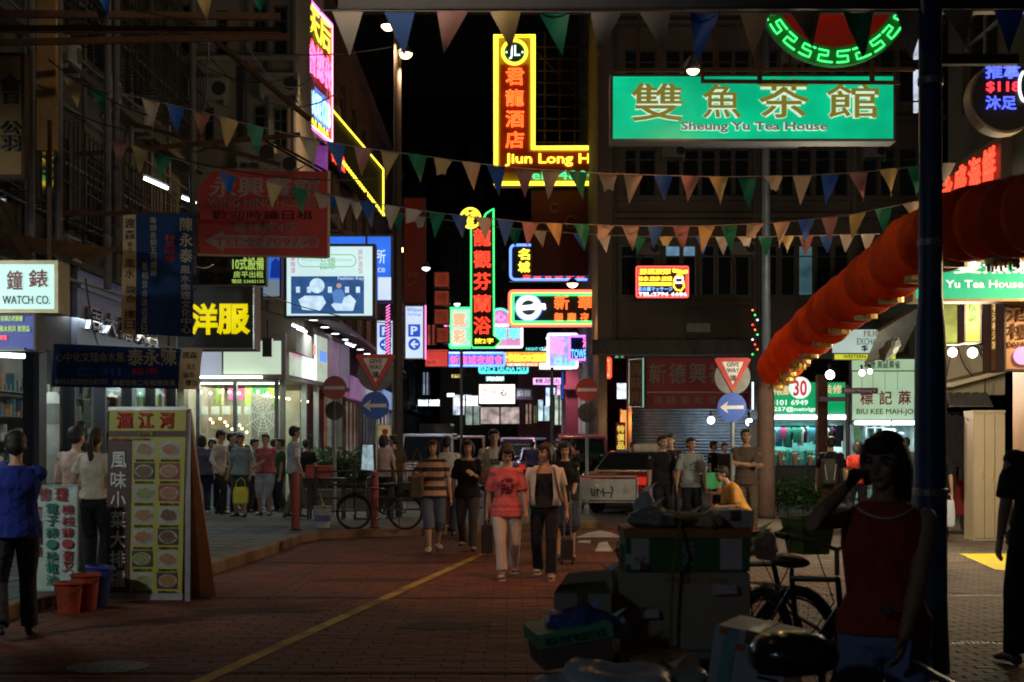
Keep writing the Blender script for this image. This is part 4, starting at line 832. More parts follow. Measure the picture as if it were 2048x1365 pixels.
# --- silver shop fascia with raised metal characters, running away along the left wall
t = thing('silver_fascia', 'silver blue shop fascia with raised metal characters', 'fascia', (-7.0, 22.9, 0), R(90)); L = 5.2; z0, z1 = Z(690, 24.5) - .1, Z(585, 24.5) + .25
obj('board', MB().box(0, L, .0, .12, z0, z1), mat('brushed_silver', (.30, .34, .42), .45, .55, bump=.1), t)
obj('trim', MB().box(0, L, -.06, -.002, z1 - .35, z1 - .28), mat('brushed_silver', (.3, .34, .42), .45, .55), t)
for i, ch in enumerate('周大福珠寶'): b = MB(); put_text(b, ch, .35 + i * .95, 1.15 + i * .95, z0 + .25, z1 - .6, -.02, off=.01, dep=.06); obj('raised_character', b, mat('chrome', (.5, .5, .5), .25, .9), t)
# --- old hanging sign at the top left
s = Sign('old_hanging_sign', 'weathered ochre hanging sign with dark characters, at the upper left edge', (-60, 105, 49, 356), 12.2, mat('ochre_board', (.33, .2, .08), .8, var=.3, scale=2, dirt=.5), rust, .12, .03); s.text('會翁', (0, 130, 42, 320), p_black, off=.0, vert=True, gap=.35)
# --- vertical pink neon sign on the corner block's side (turned towards the street)
A, B_ = W(603, 300, 33.0), W(661, 300, 35.6); v = B_ - A; rz = math.atan2(v.y, v.x); Lw = math.hypot(v.x, v.y); zt, zb = 12.1, 9.0
t = thing('pink_neon_sign', 'tall vertical neon sign in pink, yellow and blue seen at a slant', 'sign', (A.x, A.y, zb), rz)
obj('board', MB().box(0, Lw, 0.02, .4, 0, zt - zb), p_black, t); H_ = zt - zb
obj('light_panel', MB().box(.12, Lw - .12, 0, .018, .35, 1.15), emi('panel_white_blue', (.1, .3, .9), .9, .6, 6), t)
for q, mm in ((.04, n_pnk), (.11, n_wht), (.17, n_red)): obj('neon_tube', MB().tube([(q, -.05, q), (Lw - q, -.05, q), (Lw - q, -.05, H_ - q), (q, -.05, H_ - q)], .03, 6, True), mm, t)
b = MB(); put_text(b, '天后', .3, Lw - .3, 2.2, 2.95, -.08, tube=.018); obj('neon_character', b, n_yel, t); b = MB(); put_text(b, '夜總會', .25, Lw - .25, 1.3, 2.15, -.08, tube=.02); obj('neon_character', b, n_red, t)
b = MB(); put_text(b, '會總夜', .25, Lw - .25, 1.28, 2.1, -.1, tube=.012); obj('neon_character', b, n_pnk, t); b = MB(); put_text(b, 'KARAOKE CLUB', .2, Lw - .2, .4, 1.0, -.05, off=.03); obj('neon_letters', b, emi('neon_skyw', (.35, .7, 1), 2.4), t); b = MB(); put_text(b, 'SAUNA', .3, Lw - .3, .1, .32, -.05, off=.03); obj('neon_letters', b, n_yel, t)
obj('bracket', MB().bar((.5, .4, .6), (.5, 1.4, .6), .1).bar((.5, .4, 2.4), (.5, 1.4, 2.4), .1), rust, t)
# --- dark slanted board edged with yellow bulbs
A, B_ = W(652, 400, 38.5), W(763, 400, 47.5); v = B_ - A; rz = math.atan2(v.y, v.x); Lw = math.hypot(v.x, v.y)
t = thing('bulb_edged_board', 'long dark board receding behind the pink neon sign, edged in yellow bulbs', 'sign', (A.x, A.y, 0), rz)
za, zb2 = Z(290, 38.5), Z(432, 47.5); zt = 10.75
obj('board', MB().add([(0, 0, za), (Lw, 0, zb2), (Lw, 0, zt), (0, 0, zt), (0, .3, za), (Lw, .3, zb2), (Lw, .3, zt), (0, .3, zt)], [(0, 1, 2, 3), (7, 6, 5, 4), (0, 4, 5, 1), (1, 5, 6, 2), (2, 6, 7, 3), (3, 7, 4, 0)]), mat('olive_board', (.05, .055, .03), .8, dirt=.4), t)
obj('neon_tube', MB().tube([(0, -.06, zt), (Lw, -.06, zt), (Lw, -.06, zb2)], .03, 6), n_yel, t)
b = MB(); n = 26
for i in range(n): u = Lw * (i + .5) / n; b.ell((u, -.1, za + (zb2 - za) * (i + .5) / n), (.13, .05, .05), 8, 5)
obj('bulbs', b, n_yel, t)
b = MB(); put_text(b, '夜總會', .5, 2.5, zb2 + .15, zb2 + .6, -.05, tube=.03); obj('neon_letters', b, n_red, t)
t2 = thing('purple_wall_glow', 'violet glow on the wall behind the hostel sign, as emissive panels', 'panels', W(612, 320, 34));  # purple light on the wall, put in as emissive panels
for (a, b_, c, d_, mm) in ((575, 600, 285, 350, 'm'), (608, 655, 292, 345, 'v')): obj('panel', MB().box((a - 612) * 34 / F, (b_ - 612) * 34 / F, 0, .08, (320 - d_) * 34 / F, (320 - c) * 34 / F), emi('violet_wall_glow' + mm, (.25, .06, .4) if mm == 'v' else (.45, .05, .32), .5, .6, 3), t2)
# --- small massage LED sign on the tenement
s = Sign('massage_led_sign', 'small rectangular LED sign with yellow text and foot outline on the tenement window', (1270, 531, 1379, 598), 44.6, pt('dark_maroon', (.1, .005, .01)), blk, .15, .02)
s.rrect((1273, 534, 1376, 595), 3, emi('led_red', (1, .08, .06), 3.2), .02, -.02); s.rrect((1277, 538, 1372, 591), 3, emi('led_red', (1, .08, .06), 3.2), .012, -.02)
ly, lb = emi('led_yellow', (1, .6, .04), 2.4), emi('led_blue', (.15, .4, 1), 2.4)
s.text('腳底按摩', (1279, 537, 1342, 550), ly, off=.05); s.text('推拿.刮痧.拔罐', (1276, 553, 1344, 563), ly, off=.04); s.strip((1277, 565, 1343, 572), ly); s.text('足の裏マッサージ', (1276, 574, 1345, 583), lb, off=.02); s.text('TEL:2796 6686', (1276, 585, 1374, 593), n_wht, off=.03)
s.line([(1354, 552), (1348, 560), (1347, 572), (1352, 580), (1362, 582), (1368, 574), (1366, 562), (1364, 552), (1356, 550)], n_yel, .03, -.03, True); s.line([(1350, 556), (1366, 556), (1364, 566), (1351, 566)], n_wht, .035, -.04, True)
for i in range(5): s.line([(1348 + i * 6 + 2.4 * math.cos(R(a)), 545 - abs(i - 3) + 2.8 * math.sin(R(a))) for a in range(0, 360, 60)], n_yel, .025, -.03, True)
# --- dark red shop fascia
s = Sign('red_fascia_sign', 'wide unlit dark red fascia with white characters above the steel shutter', (1291, 715, 1503, 818), 44.9, mat('fascia_red', (.42, .02, .025), .5, var=.15, scale=2, dirt=.15), blk, .3, .03)
s.line([(1293, 785), (1500, 785)], p_white, .02, .0, name='trim_line'); hw2 = mat('fascia_white', (.42, .38, .36), .6, dirt=.3)
for i, ch in enumerate('新德興祥'): s.text(ch, (1298 + i * 40, 727, 1332 + i * 40, 768), hw2, off=.015)
for i, ch in enumerate('海味街批發行'): s.text(ch, (1308 + i * 27, 792, 1325 + i * 27, 808), hw2)
s = Sign('vertical_dark_sign', 'unlit brown vertical sign with faded characters left of the red fascia', (1257, 718, 1288, 815), 44.8, pt('vbrown', (.1, .07, .05), dirt=.4), mat('chrome', (.5, .5, .5), .25, .9), .2, .03); s.text('海味南', (1263, 725, 1283, 808), p_orange, vert=True)
obj('edge_tube', MB().tube([(s.u(1286), -.03, s.v(716)), (s.u(1286), -.03, s.v(815))], .02, 5), emi('edge_mint', (.25, .6, .45), .8), s.root)
farsign('white_side_sign', 'slim bright white lit vertical sign between red fascia and brown post', (1501, 762, 1510, 822), 43.5, whf, [])
# --- right-hand shops: clothes shop (30) and mahjong shop
f_g = emi('lightbox_emerald', (.0, .42, .14), .75, .15, 2); prw = emi('print_white', (.8, .95, .85), 1.1)
s = Sign('clothes_shop_sign', 'green lit shop sign with a phone number and red 30 on white disc', (1534, 764, 1692, 829), 38, f_g, dgrey, .3, .02)
s.disc(1600, 776, 22, prw, -.006, .01); s.text('30', (1586, 760, 1614, 793), emi('print_crimson', (.7, .03, .08), .8), off=.03); s.text('時裝廊', (1540, 772, 1578, 791), emi('print_peach', (1, .6, .35), 1.0), off=.01); s.text('裝修', (1646, 770, 1684, 788), emi('print_peach', (1, .6, .35), 1.0)); s.text(':8101 6949', (1538, 800, 1616, 811), prw, off=.02); s.text('o257@netvigator', (1538, 814, 1655, 825), prw, off=.02)
f_m = emi('lightbox_cream_green', (.42, .60, .38), .82, .12, 2)
s = Sign('mahjong_shop_sign', 'pale green lit mah-jong shop sign with dark red characters', (1703, 742, 1862, 842), 38, f_m, dgrey, .3, .02)
for i, ch in enumerate('標記蔴雀'): s.text(ch, (1720 + i * 38, 782, 1746 + i * 38, 810), rk if i != 9 else rk, off=.02)
s.text('BIU KEE MAH-JONG', (1713, 818, 1880 - 30, 832), mat('print_navy', (.02, .025, .05), .5), off=.01)
for px in (1724, 1746, 1770, 1795): s.line([(px, 744), (px, 780)], p_grn, .006, .0, name='seam')
s = Sign('cleaning_sign', 'upper pale sign with green characters over the mahjong shop', (1703, 718, 1862, 742), 38.4, f_m, dgrey, .3, .01); s.text('專營:高級蔴雀', (1728, 722, 1800, 738), p_grn, off=.02)
s = Sign('exchange_sign', 'white lit money exchange sign above a yellow strip', (1663, 658, 1792, 708), 36, emi('lightbox_soft', (.55, .68, .62), .75, .15, 2), dgrey, .25, .02); s.text('找換店', (1726, 661, 1778, 674), p_red); s.text('EXCHANGE', (1714, 677, 1776, 690), p_grn); s.text('$', (1722, 691, 1736, 703), p_blue, off=.02)
s = Sign('transfer_strip_sign', 'yellow strip sign with small black letters under the exchange sign', (1668, 708, 1792, 720), 36, emi('lightbox_lemon', (.7, .75, .05), .8), dgrey, .25, .01); s.text('WESTERN UNION', (1686, 710, 1768, 717), p_black, off=.02)
for a, b_, y, d_, nm in ((1536, 1633, 835, 37.6, 'clothes'), (1654, 1692, 835, 37.6, 'narrow'), (1710, 1780, 846, 37.6, 'mahjong'), (1785, 1850, 846, 37.6, 'far mahjong')):
    t = thing('tube_lamp', 'white fluorescent tube over the %s shop opening' % nm, 'lamp', W((a + b_) / 2, y, d_)); h2 = (b_ - a) / 2 * d_ / F; obj('tube', MB().tube([(-h2, 0, 0), (h2, 0, 0)], .05, 8), tube_w, t); obj('housing', MB().box(-h2, h2, .02, .12, .051, .1), p_grey, t)
s = Sign('street_name_sign', 'small violet street name plate on a thin post before the mahjong shop', (1684, 776, 1756, 788), 33, pt('plate_violet', (.15, .08, .16)), dgrey, .04, .01); s.text('吳松街 Woosung St', (1688, 778, 1752, 786), p_white)
obj('post', MB().tube([(s.u(1697), .06, s.v(770)), (s.u(1697), .06, -W(0, (776 + 788) / 2, 33).z)], .05, 8), dgrey, s.root); obj('second_plate', MB().box(s.u(1640), s.u(1700), .05, .09, s.v(803), s.v(794)), pt('plate_violet', (.15, .08, .16)), s.root)
# --- right: lower tea house sign, LED disc, yellow-green vertical, orange board
s = Sign('tea_house_fascia', 'lower green lit tea house fascia behind the blue pole', (1826, 520, 2160, 603), 15.2, f_tea, mat('brass_trim', (.35, .3, .18), .4, .5), .3, .03)
wl = emi('print_whitehot', (1, .8, .75), 1.2)
s.text('Sheung Yu Tea House', (1756 + 20, 561, 2046, 580), wl, off=.022) if 0 else s.text('g Yu Tea House', (1872, 561, 2046, 581), wl, off=.02); s.text('雙魚茶', (1905, 522, 2080, 548), wl, off=.03)
s = Sign('led_disc_sign', 'round black LED sign reading 118 dollars, at the right edge', (1942, 123, 2084, 265), 13.5, None, None, noframe=True)
s.disc(2013, 194, 73, mat('disc_rim', (.2, .17, .13), .5), .0, .2, 40, 'rim'); s.disc(2013, 194, 68, p_black, -.02, -.002, 40, 'face'); lb2 = emi('led_deepblue', (.08, .12, 1), 3)
s.text('推拿', (1968, 130, 2038, 160), lb2, tube=.022, y=-.04); s.text('$118', (1970, 165, 2038, 188), emi('led_hotred', (1, .03, .05), 2.5), off=.03, y=-.03); s.text('沐足', (1968, 194, 2030, 222), lb2, tube=.02, y=-.04); s.line([(2048 + 12 * math.cos(R(a)), 175 + 30 * math.sin(R(a))) for a in range(90, 270, 15)], n_wht, .015, -.04)
s = Sign('lime_vertical_sign', 'lime green vertical lit sign with dark characters', (1929, 606, 1963, 686), 18, emi('lightbox_limey', (.50, .62, .03), .72, .1, 3), dgrey, .3, .02); s.text('敬請', (1938, 608, 1954, 645), p_grn, vert=True)
s = Sign('lime_poster_wall', 'dim lime and black poster wall just right of the pole, under the tea house fascia', (1868, 606, 1925, 690), 19.5, emi('poster_lime', (.2, .26, .05), .7, .8, 6), dgrey, .1, .01)
s = Sign('yellow_character_sign', 'tall cream sign panel with yellow lit characters', (1979, 600, 2008, 745), 17, pt('tan_board', (.35, .25, .12)), dgrey, .25, .02); s.text('福滿樓酒家', (1983, 606, 2004, 700), emi('print_amber', (1, .7, .25), .8), vert=True, off=.01)
s = Sign('orange_shop_board', 'orange wood-coloured shop board with brown characters and pink disc', (2009, 600, 2100, 742), 15.6, mat('wood_board', (.5, .3, .14), .6, var=.2, scale=3), dgrey, .3, .02); s.text('酒樓', (2014, 610, 2070, 680), mat('print_brown', (.12, .06, .03), .7), vert=True); s.text('BAKERY', (2014, 684, 2070, 694), mat('print_brown', (.12, .06, .03), .7)); s.disc(2044, 712, 18, emi('pink_orb', (.9, .4, .8), .9), -.02, .0)
# red/green neon clutter beyond the lanterns, right
t = thing('neon_clutter_sign', 'slanted red and green neon shop sign receding on the right', 'sign', (6.5, 21.6, 5.0), R(-90)); 
for i, (ch, mm) in enumerate((('永', n_red), ('盛', n_red), ('海', n_red), ('鮮', n_red))): b = MB(); put_text(b, ch, .1 + i * .62, .62 + i * .62, .1, .6, 0, tube=.03); obj('neon_character', b, mm, t)
b = MB(); put_text(b, 'SEAFOOD', .1, 2.4, -.25, .02, 0, tube=.03); obj('neon_letters', b, n_grn, t); obj('board', MB().box(0, 2.55, .05, .2, -.35, .7), pt('dusky', (.05, .04, .035)), t); obj('neon_tube', MB().tube([(.05, 0, -.32), (2.5, 0, -.32)], .025, 5), n_yel, t)
t = thing('white_strip_lights', 'broken column of white lit panels between the pole and tea house sign', 'sign', W(1833, 140, 22))
for a, b_ in ((45, 118), (140, 200), (205, 225)): obj('panel', MB().box(-.035, .03, 0, .05, (140 - b_) * 22 / F, (140 - a) * 22 / F), emi('panel_bluewhite', (.7, .8, 1), .8, .5, 6), t)
# --- traffic signs
def post(px, py0, d, r, name, label, m, base=0, cat='post'):
    t = thing(name, label, cat, (X(px, d), d, base)); obj('pole', MB().tube([(0, 0, 0), (0, 0, Z(py0, d) - base)], r, 12), m, t, smooth=False); obj('foot_collar', MB().lathe([(r * 1.6, 0), (r * 1.6, .12), (r * 1.1, .2)], n=12), m, t); return t
galv = mat('galvanised', (.28, .3, .3), .45, .5, dirt=.2); retro_w = mat('retro_white', (.72, .72, .7), .4, bump=.03); retro_r = mat('retro_red', (.5, .03, .02), .4, bump=.03); retro_b = mat('retro_blue', (.02, .1, .55), .4, bump=.03); back_g = mat('sign_back', (.16, .16, .16), .5, .4)
def give_way(px, d, rect, arrow, label, plab, disc):
    t = post(px, rect[1], d, .045, 'traffic_sign_post', plab, galv, .0, 'post')
    s = Sign('give_way_sign', label, rect, d - .12, None, None, noframe=True); x0, y0, x1, y1 = rect; c = (x0 + x1) / 2
    s.disc(c, y0 + 38, 36, back_g, .03, .045, 24, 'backing_disc')
    s.poly([(x0, y0 + 4), (c, y1), (x1, y0 + 4), (x1 - 4, y0), (x0 + 4, y0)], retro_r, 0, .02, 'plate'); s.poly([(x0 + 15, y0 + 8), (c, y1 - 16), (x1 - 15, y0 + 8)], retro_w, -.006, -.001, 'centre')
    s.text('GIVE', (c - 12, y0 + 9, c + 13, y0 + 18), p_black, off=.01); s.text('WAY', (c - 12, y0 + 21, c + 13, y0 + 30), p_black, off=.01); s.text('讓', (c - 6, y0 + 34, c + 7, y0 + 47), p_black, off=.01)
    s = Sign('arrow_sign', 'round blue sign with white left arrow under the ' + ('left' if px < 1000 else 'right') + ' give way sign', arrow, d - .12, None, None, noframe=True); cx_, cy_ = (arrow[0] + arrow[2]) / 2, (arrow[1] + arrow[3]) / 2
    s.disc(cx_, cy_, (arrow[2] - arrow[0]) / 2, retro_b, 0, .02, 32, 'plate')
    s.poly([(cx_ - 24, cy_), (cx_ - 8, cy_ + 12), (cx_ - 11, cy_ + 3.5), (cx_ + 23, cy_ + 3.5), (cx_ + 23, cy_ - 3.5), (cx_ - 11, cy_ - 3.5), (cx_ - 8, cy_ - 12)], retro_w, -.006, -.001, 'arrow')
give_way(751, 27.5, (711, 709, 791, 781), (722, 784, 778, 839), 'give way triangle on the left post, lane mouth', 'slim steel post of the left give way sign', 1)
give_way(1465, 29, (1429, 716, 1502, 786), (1435, 787, 1493, 843), 'give way triangle beside the orange lantern string', 'slim steel post of the right give way sign', 1)
def no_entry(c, cy_, r, d, lab, plab, top):
    post(c, top, d, .04, 'traffic_sign_post', plab, galv)
    s = Sign('no_entry_sign', lab, (c - r, cy_ - r, c + r, cy_ + r), d - .1, None, None, noframe=True); s.disc(c, cy_, r, retro_r, 0, .02, 32, 'plate'); s.poly([(c - r * .86, cy_ + r * .14), (c + r * .86, cy_ + r * .14), (c + r * .86, cy_ - r * .14), (c - r * .86, cy_ - r * .14)], retro_w, -.006, -.001, 'bar')
    s = Sign('disc_sign', 'grey back of a round sign below the ' + ('left' if c < 900 else 'right') + ' no-entry disc', (c - 19, cy_ + 27, c + 19, cy_ + 65), d - .1, None, None, noframe=True); s.disc(c, cy_ + 46, 19, mat('sign_back_dark', (.07, .06, .06), .6), 0, .02, 28, 'plate'); s.line([(c, cy_ + 28), (c, cy_ + 64)], back_g, .02, -.02, name='clamp_bar')
no_entry(669, 776, 24, 28.5, 'round red no-entry sign on the left post by the glazed shop', 'post of the left no-entry sign', 752)
no_entry(1174, 780, 23, 32, 'round red no-entry sign right of the neon street', 'post of the right no-entry sign', 757)
for px, py, q in ((1104, 745, 1), (923, 710, 1)): post(px if 0 else px, py - 10, 36, .04, 'street_post', 'thin dark post among the cars, %s one' % ('right' if px > 1000 else 'left'), dgrey)
s = Sign('yellow_square_notice', 'small square yellow notice with red figure above the planter', (755, 850, 783, 877), 31, emi('dim_notice', (.4, .3, .12), .5, .3, 8), galv, .03, .01); s.disc(770, 864, 6, p_red, -.01, .0)
# ================================================================ lamp posts and lamps that are lit
NA = (1, .62, .30)
hood = mat('lamp_hood', (.1, .1, .1), .5, .4); bulb_o = emi('sodium_bowl', (1, .62, .28), 9); bulb_w = emi('bulb_white', (1, .9, .75), 14)
def lamp_head(t, dx, dz, r=.17, m=None):
    obj('bowl', MB().lathe([(.01, -r * .75), (r * .55, -r * .62), (r * .9, -r * .3), (r, 0)], (dx, 0, dz), 14), m or bulb_o, t, smooth=True)
    obj('hood', MB().lathe([(r * 1.1, .001), (r * 1.08, .06), (r * .5, .16), (.04, .2)], (dx, 0, dz), 14), hood, t, smooth=True)
dL = 31; t = thing('street_lamp', 'tall dark double-headed street lamp post with two warm bowls', 'street lamp', (X(795, dL), dL, 0)); xh = lambda px: X(px, dL) - X(795, dL)
obj('pole', MB().tube([(0, 0, 0), (0, 0, 4), (0, 0, Z(70, dL))], [.13, .11, .075], 12), mat('post_brown', (.05, .035, .03), .6, .3), t)
obj('arm', MB().tube([(0, 0, Z(96, dL)), (xh(811), 0, Z(104, dL))], .03, 6).tube([(0, 0, Z(60, dL)), (xh(778), 0, Z(42, dL))], .03, 6), hood, t)
lamp_head(t, xh(778) - .02, Z(52, dL), .15); lamp_head(t, xh(811), Z(108, dL), .15)
lamp('street_lamp_light', 'SPOT', (X(778, dL) - .02, dL - .05, Z(70, dL) - .25), 420, NA, .15, spot=150, to=(X(778, dL) - .02, dL - 1, 0)); lamp('street_lamp_light', 'SPOT', (X(811, dL), dL - .05, Z(125, dL) - .2), 380, NA, .15, spot=165, to=(X(811, dL) + .5, dL + 2, 0))
for px, py, d, lab in ((807, 497, 52, 'small warm lamp bowl low beside the red banner sign'), (1145, 568, 47.5, 'bright warm lamp bowl above the nightclub sign'), (1386, 141, 19.1, 'warm lamp bowl over the top edge of the green tea house box')):
    t = thing('hanging_lamp', lab, 'lamp', W(px, py, d)); r = 11 * d / F * (1.15 if px > 1300 else 1); lamp_head(t, 0, 0, r)
    obj('arm', MB().tube([(0, 0, .2), (0, .8, .3), (0, 1.6, .3)], .03, 6), hood, t)
    lamp('hanging_lamp_light', 'SPOT', W(px, py + 22, d - .1), 125 if px > 1300 else 200, (1, .46, .18), .2, spot=118 if px < 1300 else 158, to=W(px, py, d) - Vector((.5, 1.0, 9)))
# lane lamp hung above the frame
t = thing('lane_lamp', 'warm lane lamp hung on a cable above the market lane', 'lamp', (1.6, 13.5, 8.2)); lamp_head(t, 0, 0, .2); obj('cable', MB().tube([(-8, 0, .9), (0, 0, .2), (6, 0, .9)], .012, 5), blk, t)
lamp('lane_lamp_light', 'SPOT', (1.6, 13.5, 8.0), 1050, (1, .34, .11), .2, spot=58, to=(.7, 17.0, 0), blend=1)
t = thing('lane_mouth_lamp', 'added unseen warm lamp above the lane mouth, lighting signs and crowd', 'lamp', (-.3, 22.8, 9.4)); lamp_head(t, 0, 0, .2); obj('cable', MB().tube([(-7, 0, .9), (0, 0, .2), (7, 0, .9)], .012, 5), blk, t)  # unseen lamp added to brighten the give way signs and the crowd
lamp('lane_mouth_light', 'SPOT', (-.3, 22.8, 9.2), 430, (1, .66, .42), .2, spot=80, to=(.2, 29.5, 1.2), blend=.8)
t = thing('flood_lamp', 'added unseen flood lamp above the beam, lighting the flags and lane', 'lamp', (-1.4, 7.6, 6.6)); lamp_head(t, 0, 0, .12); obj('cable', MB().tube([(-6, 0, .6), (0, 0, .2), (8, 0, .7)], .01, 5), blk, t)  # unseen flood added for light on the pennants and the lane
lamp('flood_lamp_light', 'SPOT', (-1.4, 7.6, 6.48), 420, (1, .78, .58), .15, spot=98, to=(.5, 15, 6.2), blend=.45)
t = thing('sign_spotlight', 'added unseen cool white spot at the left, lighting the menu board', 'lamp', (-6.6, 8.2, 3.5)); lamp_head(t, 0, 0, .1, tube_w); obj('arm', MB().tube([(0, 0, .15), (-.6, 0, .2)], .015, 5), hood, t)  # unseen spot added to brighten the menu board
lamp('sign_spotlight_light', 'SPOT', (-6.6, 8.2, 3.38), 450, (.86, .95, .9), .15, spot=75, to=(-4.2, 14.2, 1.0), blend=.7)
t = thing('rear_lamp', 'added dim bluish fill lamp, left and behind the camera', 'lamp', (-4.4, -1.2, 4.2)); lamp_head(t, 0, 0, .1, tube_w); obj('arm', MB().tube([(0, 0, .15), (-.8, 0, .2)], .015, 5), hood, t)  # unseen fill lamp added to lift the carton pile out of black
lamp('rear_lamp_light', 'POINT', (-4.4, -1.2, 4.05), 95, (.6, .78, 1), .2)
# ================================================================ blue pole and top beam
bp = mat('pole_blue', (.02, .07, .18), .45, var=.2, scale=4, bump=.15, dirt=.25); dP = 9.7
t = thing('blue_pole', 'thick blue painted steel pole with a swollen lower half, right of the lane', 'pole', (X(1861, dP), dP, 0))
zt = Z(-60, dP); obj('shaft', MB().lathe([(.13, 0), (.118, .3), (.112, .5), (.108, 1.6), (.106, 2.1), (.098, 2.35), (.08, 2.56), (.078, 3.2), (.074, zt)], n=24), bp, t, smooth=True)
b = MB(); vput(b, '067', -.025, .025, 2.6, 2.95, -.0795, off=.01, dep=.001); obj('number', b, mat('num_grey', (.16, .18, .2), .6), t)
for z in (1.2, 2.9, 4.0): obj('clamp_band', MB().lathe([(.08 if z > 2.5 else .112, 0), (.086 if z > 2.5 else .118, .005), (.086 if z > 2.5 else .118, .05), (.08 if z > 2.5 else .112, .055)], (0, 0, z), 20), galv, t)
t = thing('top_beam', 'dark steel beam across the top of the lane, carrying the big flags', 'beam', (0, 9.75, Z(4, 9.75))); k = 9.75 / F
obj('beam_body', MB().box(X(676, 9.75), X(2100, 9.75), .0, .1, Z(17, 9.75) - Z(4, 9.75), Z(-12, 9.75) - Z(4, 9.75)), mat('beam_paint', (.04, .045, .055), .6, dirt=.3), t)
obj('lower_flange', MB().box(X(676, 9.75), X(2100, 9.75), -.03, .1, Z(21, 9.75) - Z(4, 9.75), Z(17.5, 9.75) - Z(4, 9.75)), blk, t)
t = thing('side_beam', 'short dark beam between the blue pole and the LED disc', 'beam', W(1910, 118, 10)); obj('beam_body', MB().box(-.12, .45, 0, .06, -.035, .035), blk, t)
# tall slim pole behind the lantern string
dT = 30; t = thing('tall_post', 'tall blue-grey lamp post standing by the end of the lantern string', 'pole', (X(1532, dT), dT, 0)); obj('lower_sleeve', MB().lathe([(.2, 0), (.19, .1), (.18, 2.6), (.12, 2.9)], n=18), mat('post_rusty', (.13, .08, .06), .7, dirt=.3), t, smooth=True); obj('shaft', MB().lathe([(.095, 2.85), (.08, 9), (.07, 12)], n=16), mat('post_bluegrey', (.12, .15, .19), .5, .3), t, smooth=True)
# ================================================================ buntings
FC = {'w': (.62, .58, .52), 'b': (.03, .14, .5), 'p': (.5, .26, .25), 'y': (.58, .46, .2), 'g': (.01, .24, .13), 'c': (.6, .49, .36), 'o': (.5, .27, .17), 's': (.28, .27, .26)}
flagm = {k: mat('flag_' + k, v, .55, var=.1, scale=8, bump=.1, transl=.35) for k, v in FC.items()}
rf = random.Random(21)
def bunting(label, pts, cols, fw_px, fh_px, d0, d1, grp='strings of pennants across the lane'):
    x0, x1 = pts[0][0], pts[-1][0]; dd = lambda px: d0 + (d1 - d0) * (px - x0) / (x1 - x0)
    def ypx(px):
        for a, b in zip(pts, pts[1:]):
            if px <= b[0]: return a[1] + (b[1] - a[1]) * (px - a[0]) / (b[0] - a[0])
        return pts[-1][1]
    o0 = W(x0, pts[0][1], d0); t = thing('pennant_string', label, 'bunting', o0, 0, grp)
    N = max(8, int((x1 - x0) / 22)); obj('cord', MB().tube([W(x0 + (x1 - x0) * i / N, ypx(x0 + (x1 - x0) * i / N), dd(x0 + (x1 - x0) * i / N)) - o0 for i in range(N + 1)], .006, 4), mat('cord_white', (.25, .24, .22), .8), t)
    for px, c in cols:
        px += rf.uniform(-3, 3)
        d = dd(px); k = d / F; torn = c.isupper(); c = c.lower(); h = fh_px * k * (.45 if torn else rf.uniform(.9, 1.05)); wd = fw_px * k; b = MB(); n = 6
        sk = rf.uniform(-.14, .14) * wd * 2; cv = rf.uniform(-.09, .09); slope = (ypx(px + 8) - ypx(px - 8)) / 16
        for s_ in (0, .002):
            rows = []
            for j in range(n + 1):
                v = j / n; ww = wd * ((1 - v) if not torn else (1 - .55 * v)); z = -h * v
                rows.append([(-ww / 2 + ww * i / 3 + sk * v, s_ + cv * math.sin(v * 2.2 + i) * .6 + cv * v, z - slope * (-ww / 2 + ww * i / 3) * (1 - v) - (rf.uniform(0, .3) * h if torn and j == n else 0)) for i in range(4)])
            o = len(b.v); b.v += [p for r_ in rows for p in r_]; b.f += [tuple((o + j * 4 + i, o + j * 4 + i + 1, o + j * 4 + 5 + i, o + j * 4 + 4 + i)[::1 if s_ else -1]) for j in range(n) for i in range(3)]
        b.m = [0] * len(b.f); obj('flag', b, flagm[c], t, loc=W(px, ypx(px), d) - o0, smooth=True)
bunting('biggest pennants hanging under the dark top beam', [(640, 22), (1260, 26), (2060, 20)], [(697, 'w'), (800, 'b'), (905, 'p'), (1010, 'y'), (1110, 'g'), (1210, 's'), (1310, 's'), (1413, 'b'), (1511, 'c'), (1612, 's'), (1715, 'g'), (1822, 's'), (1918, 's'), (2016, 'b')], 62, 90, 9.7, 9.7)
bunting('pennant string rising left to right across the middle, under the hotel sign', [(130, 155), (200, 180), (300, 200), (405, 225), (510, 252), (615, 277), (725, 296), (830, 310), (940, 326), (1045, 338), (1210, 348), (1440, 355), (1600, 352), (1720, 345), (1890, 328)],
        [(146, 'y'), (200, 'g'), (302, 'c'), (353, 'b'), (405, 'o'), (460, 'y'), (512, 'g'), (617, 'c'), (672, 'b'), (724, 'p'), (778, 'y'), (833, 'g'), (888, 'Y'), (940, 'c'), (994, 'b'), (1048, 'p'), (1103, 'c'), (1158, 'g'), (1215, 'C'), (1270, 'c'), (1326, 'b'), (1381, 'p'), (1438, 'y'), (1493, 'g'), (1550, 'C'), (1606, 'c'), (1661, 'b'), (1716, 'p'), (1776, 'y'), (1832, 'g'), (1889, 'w')], 38, 58, 15, 13.5)
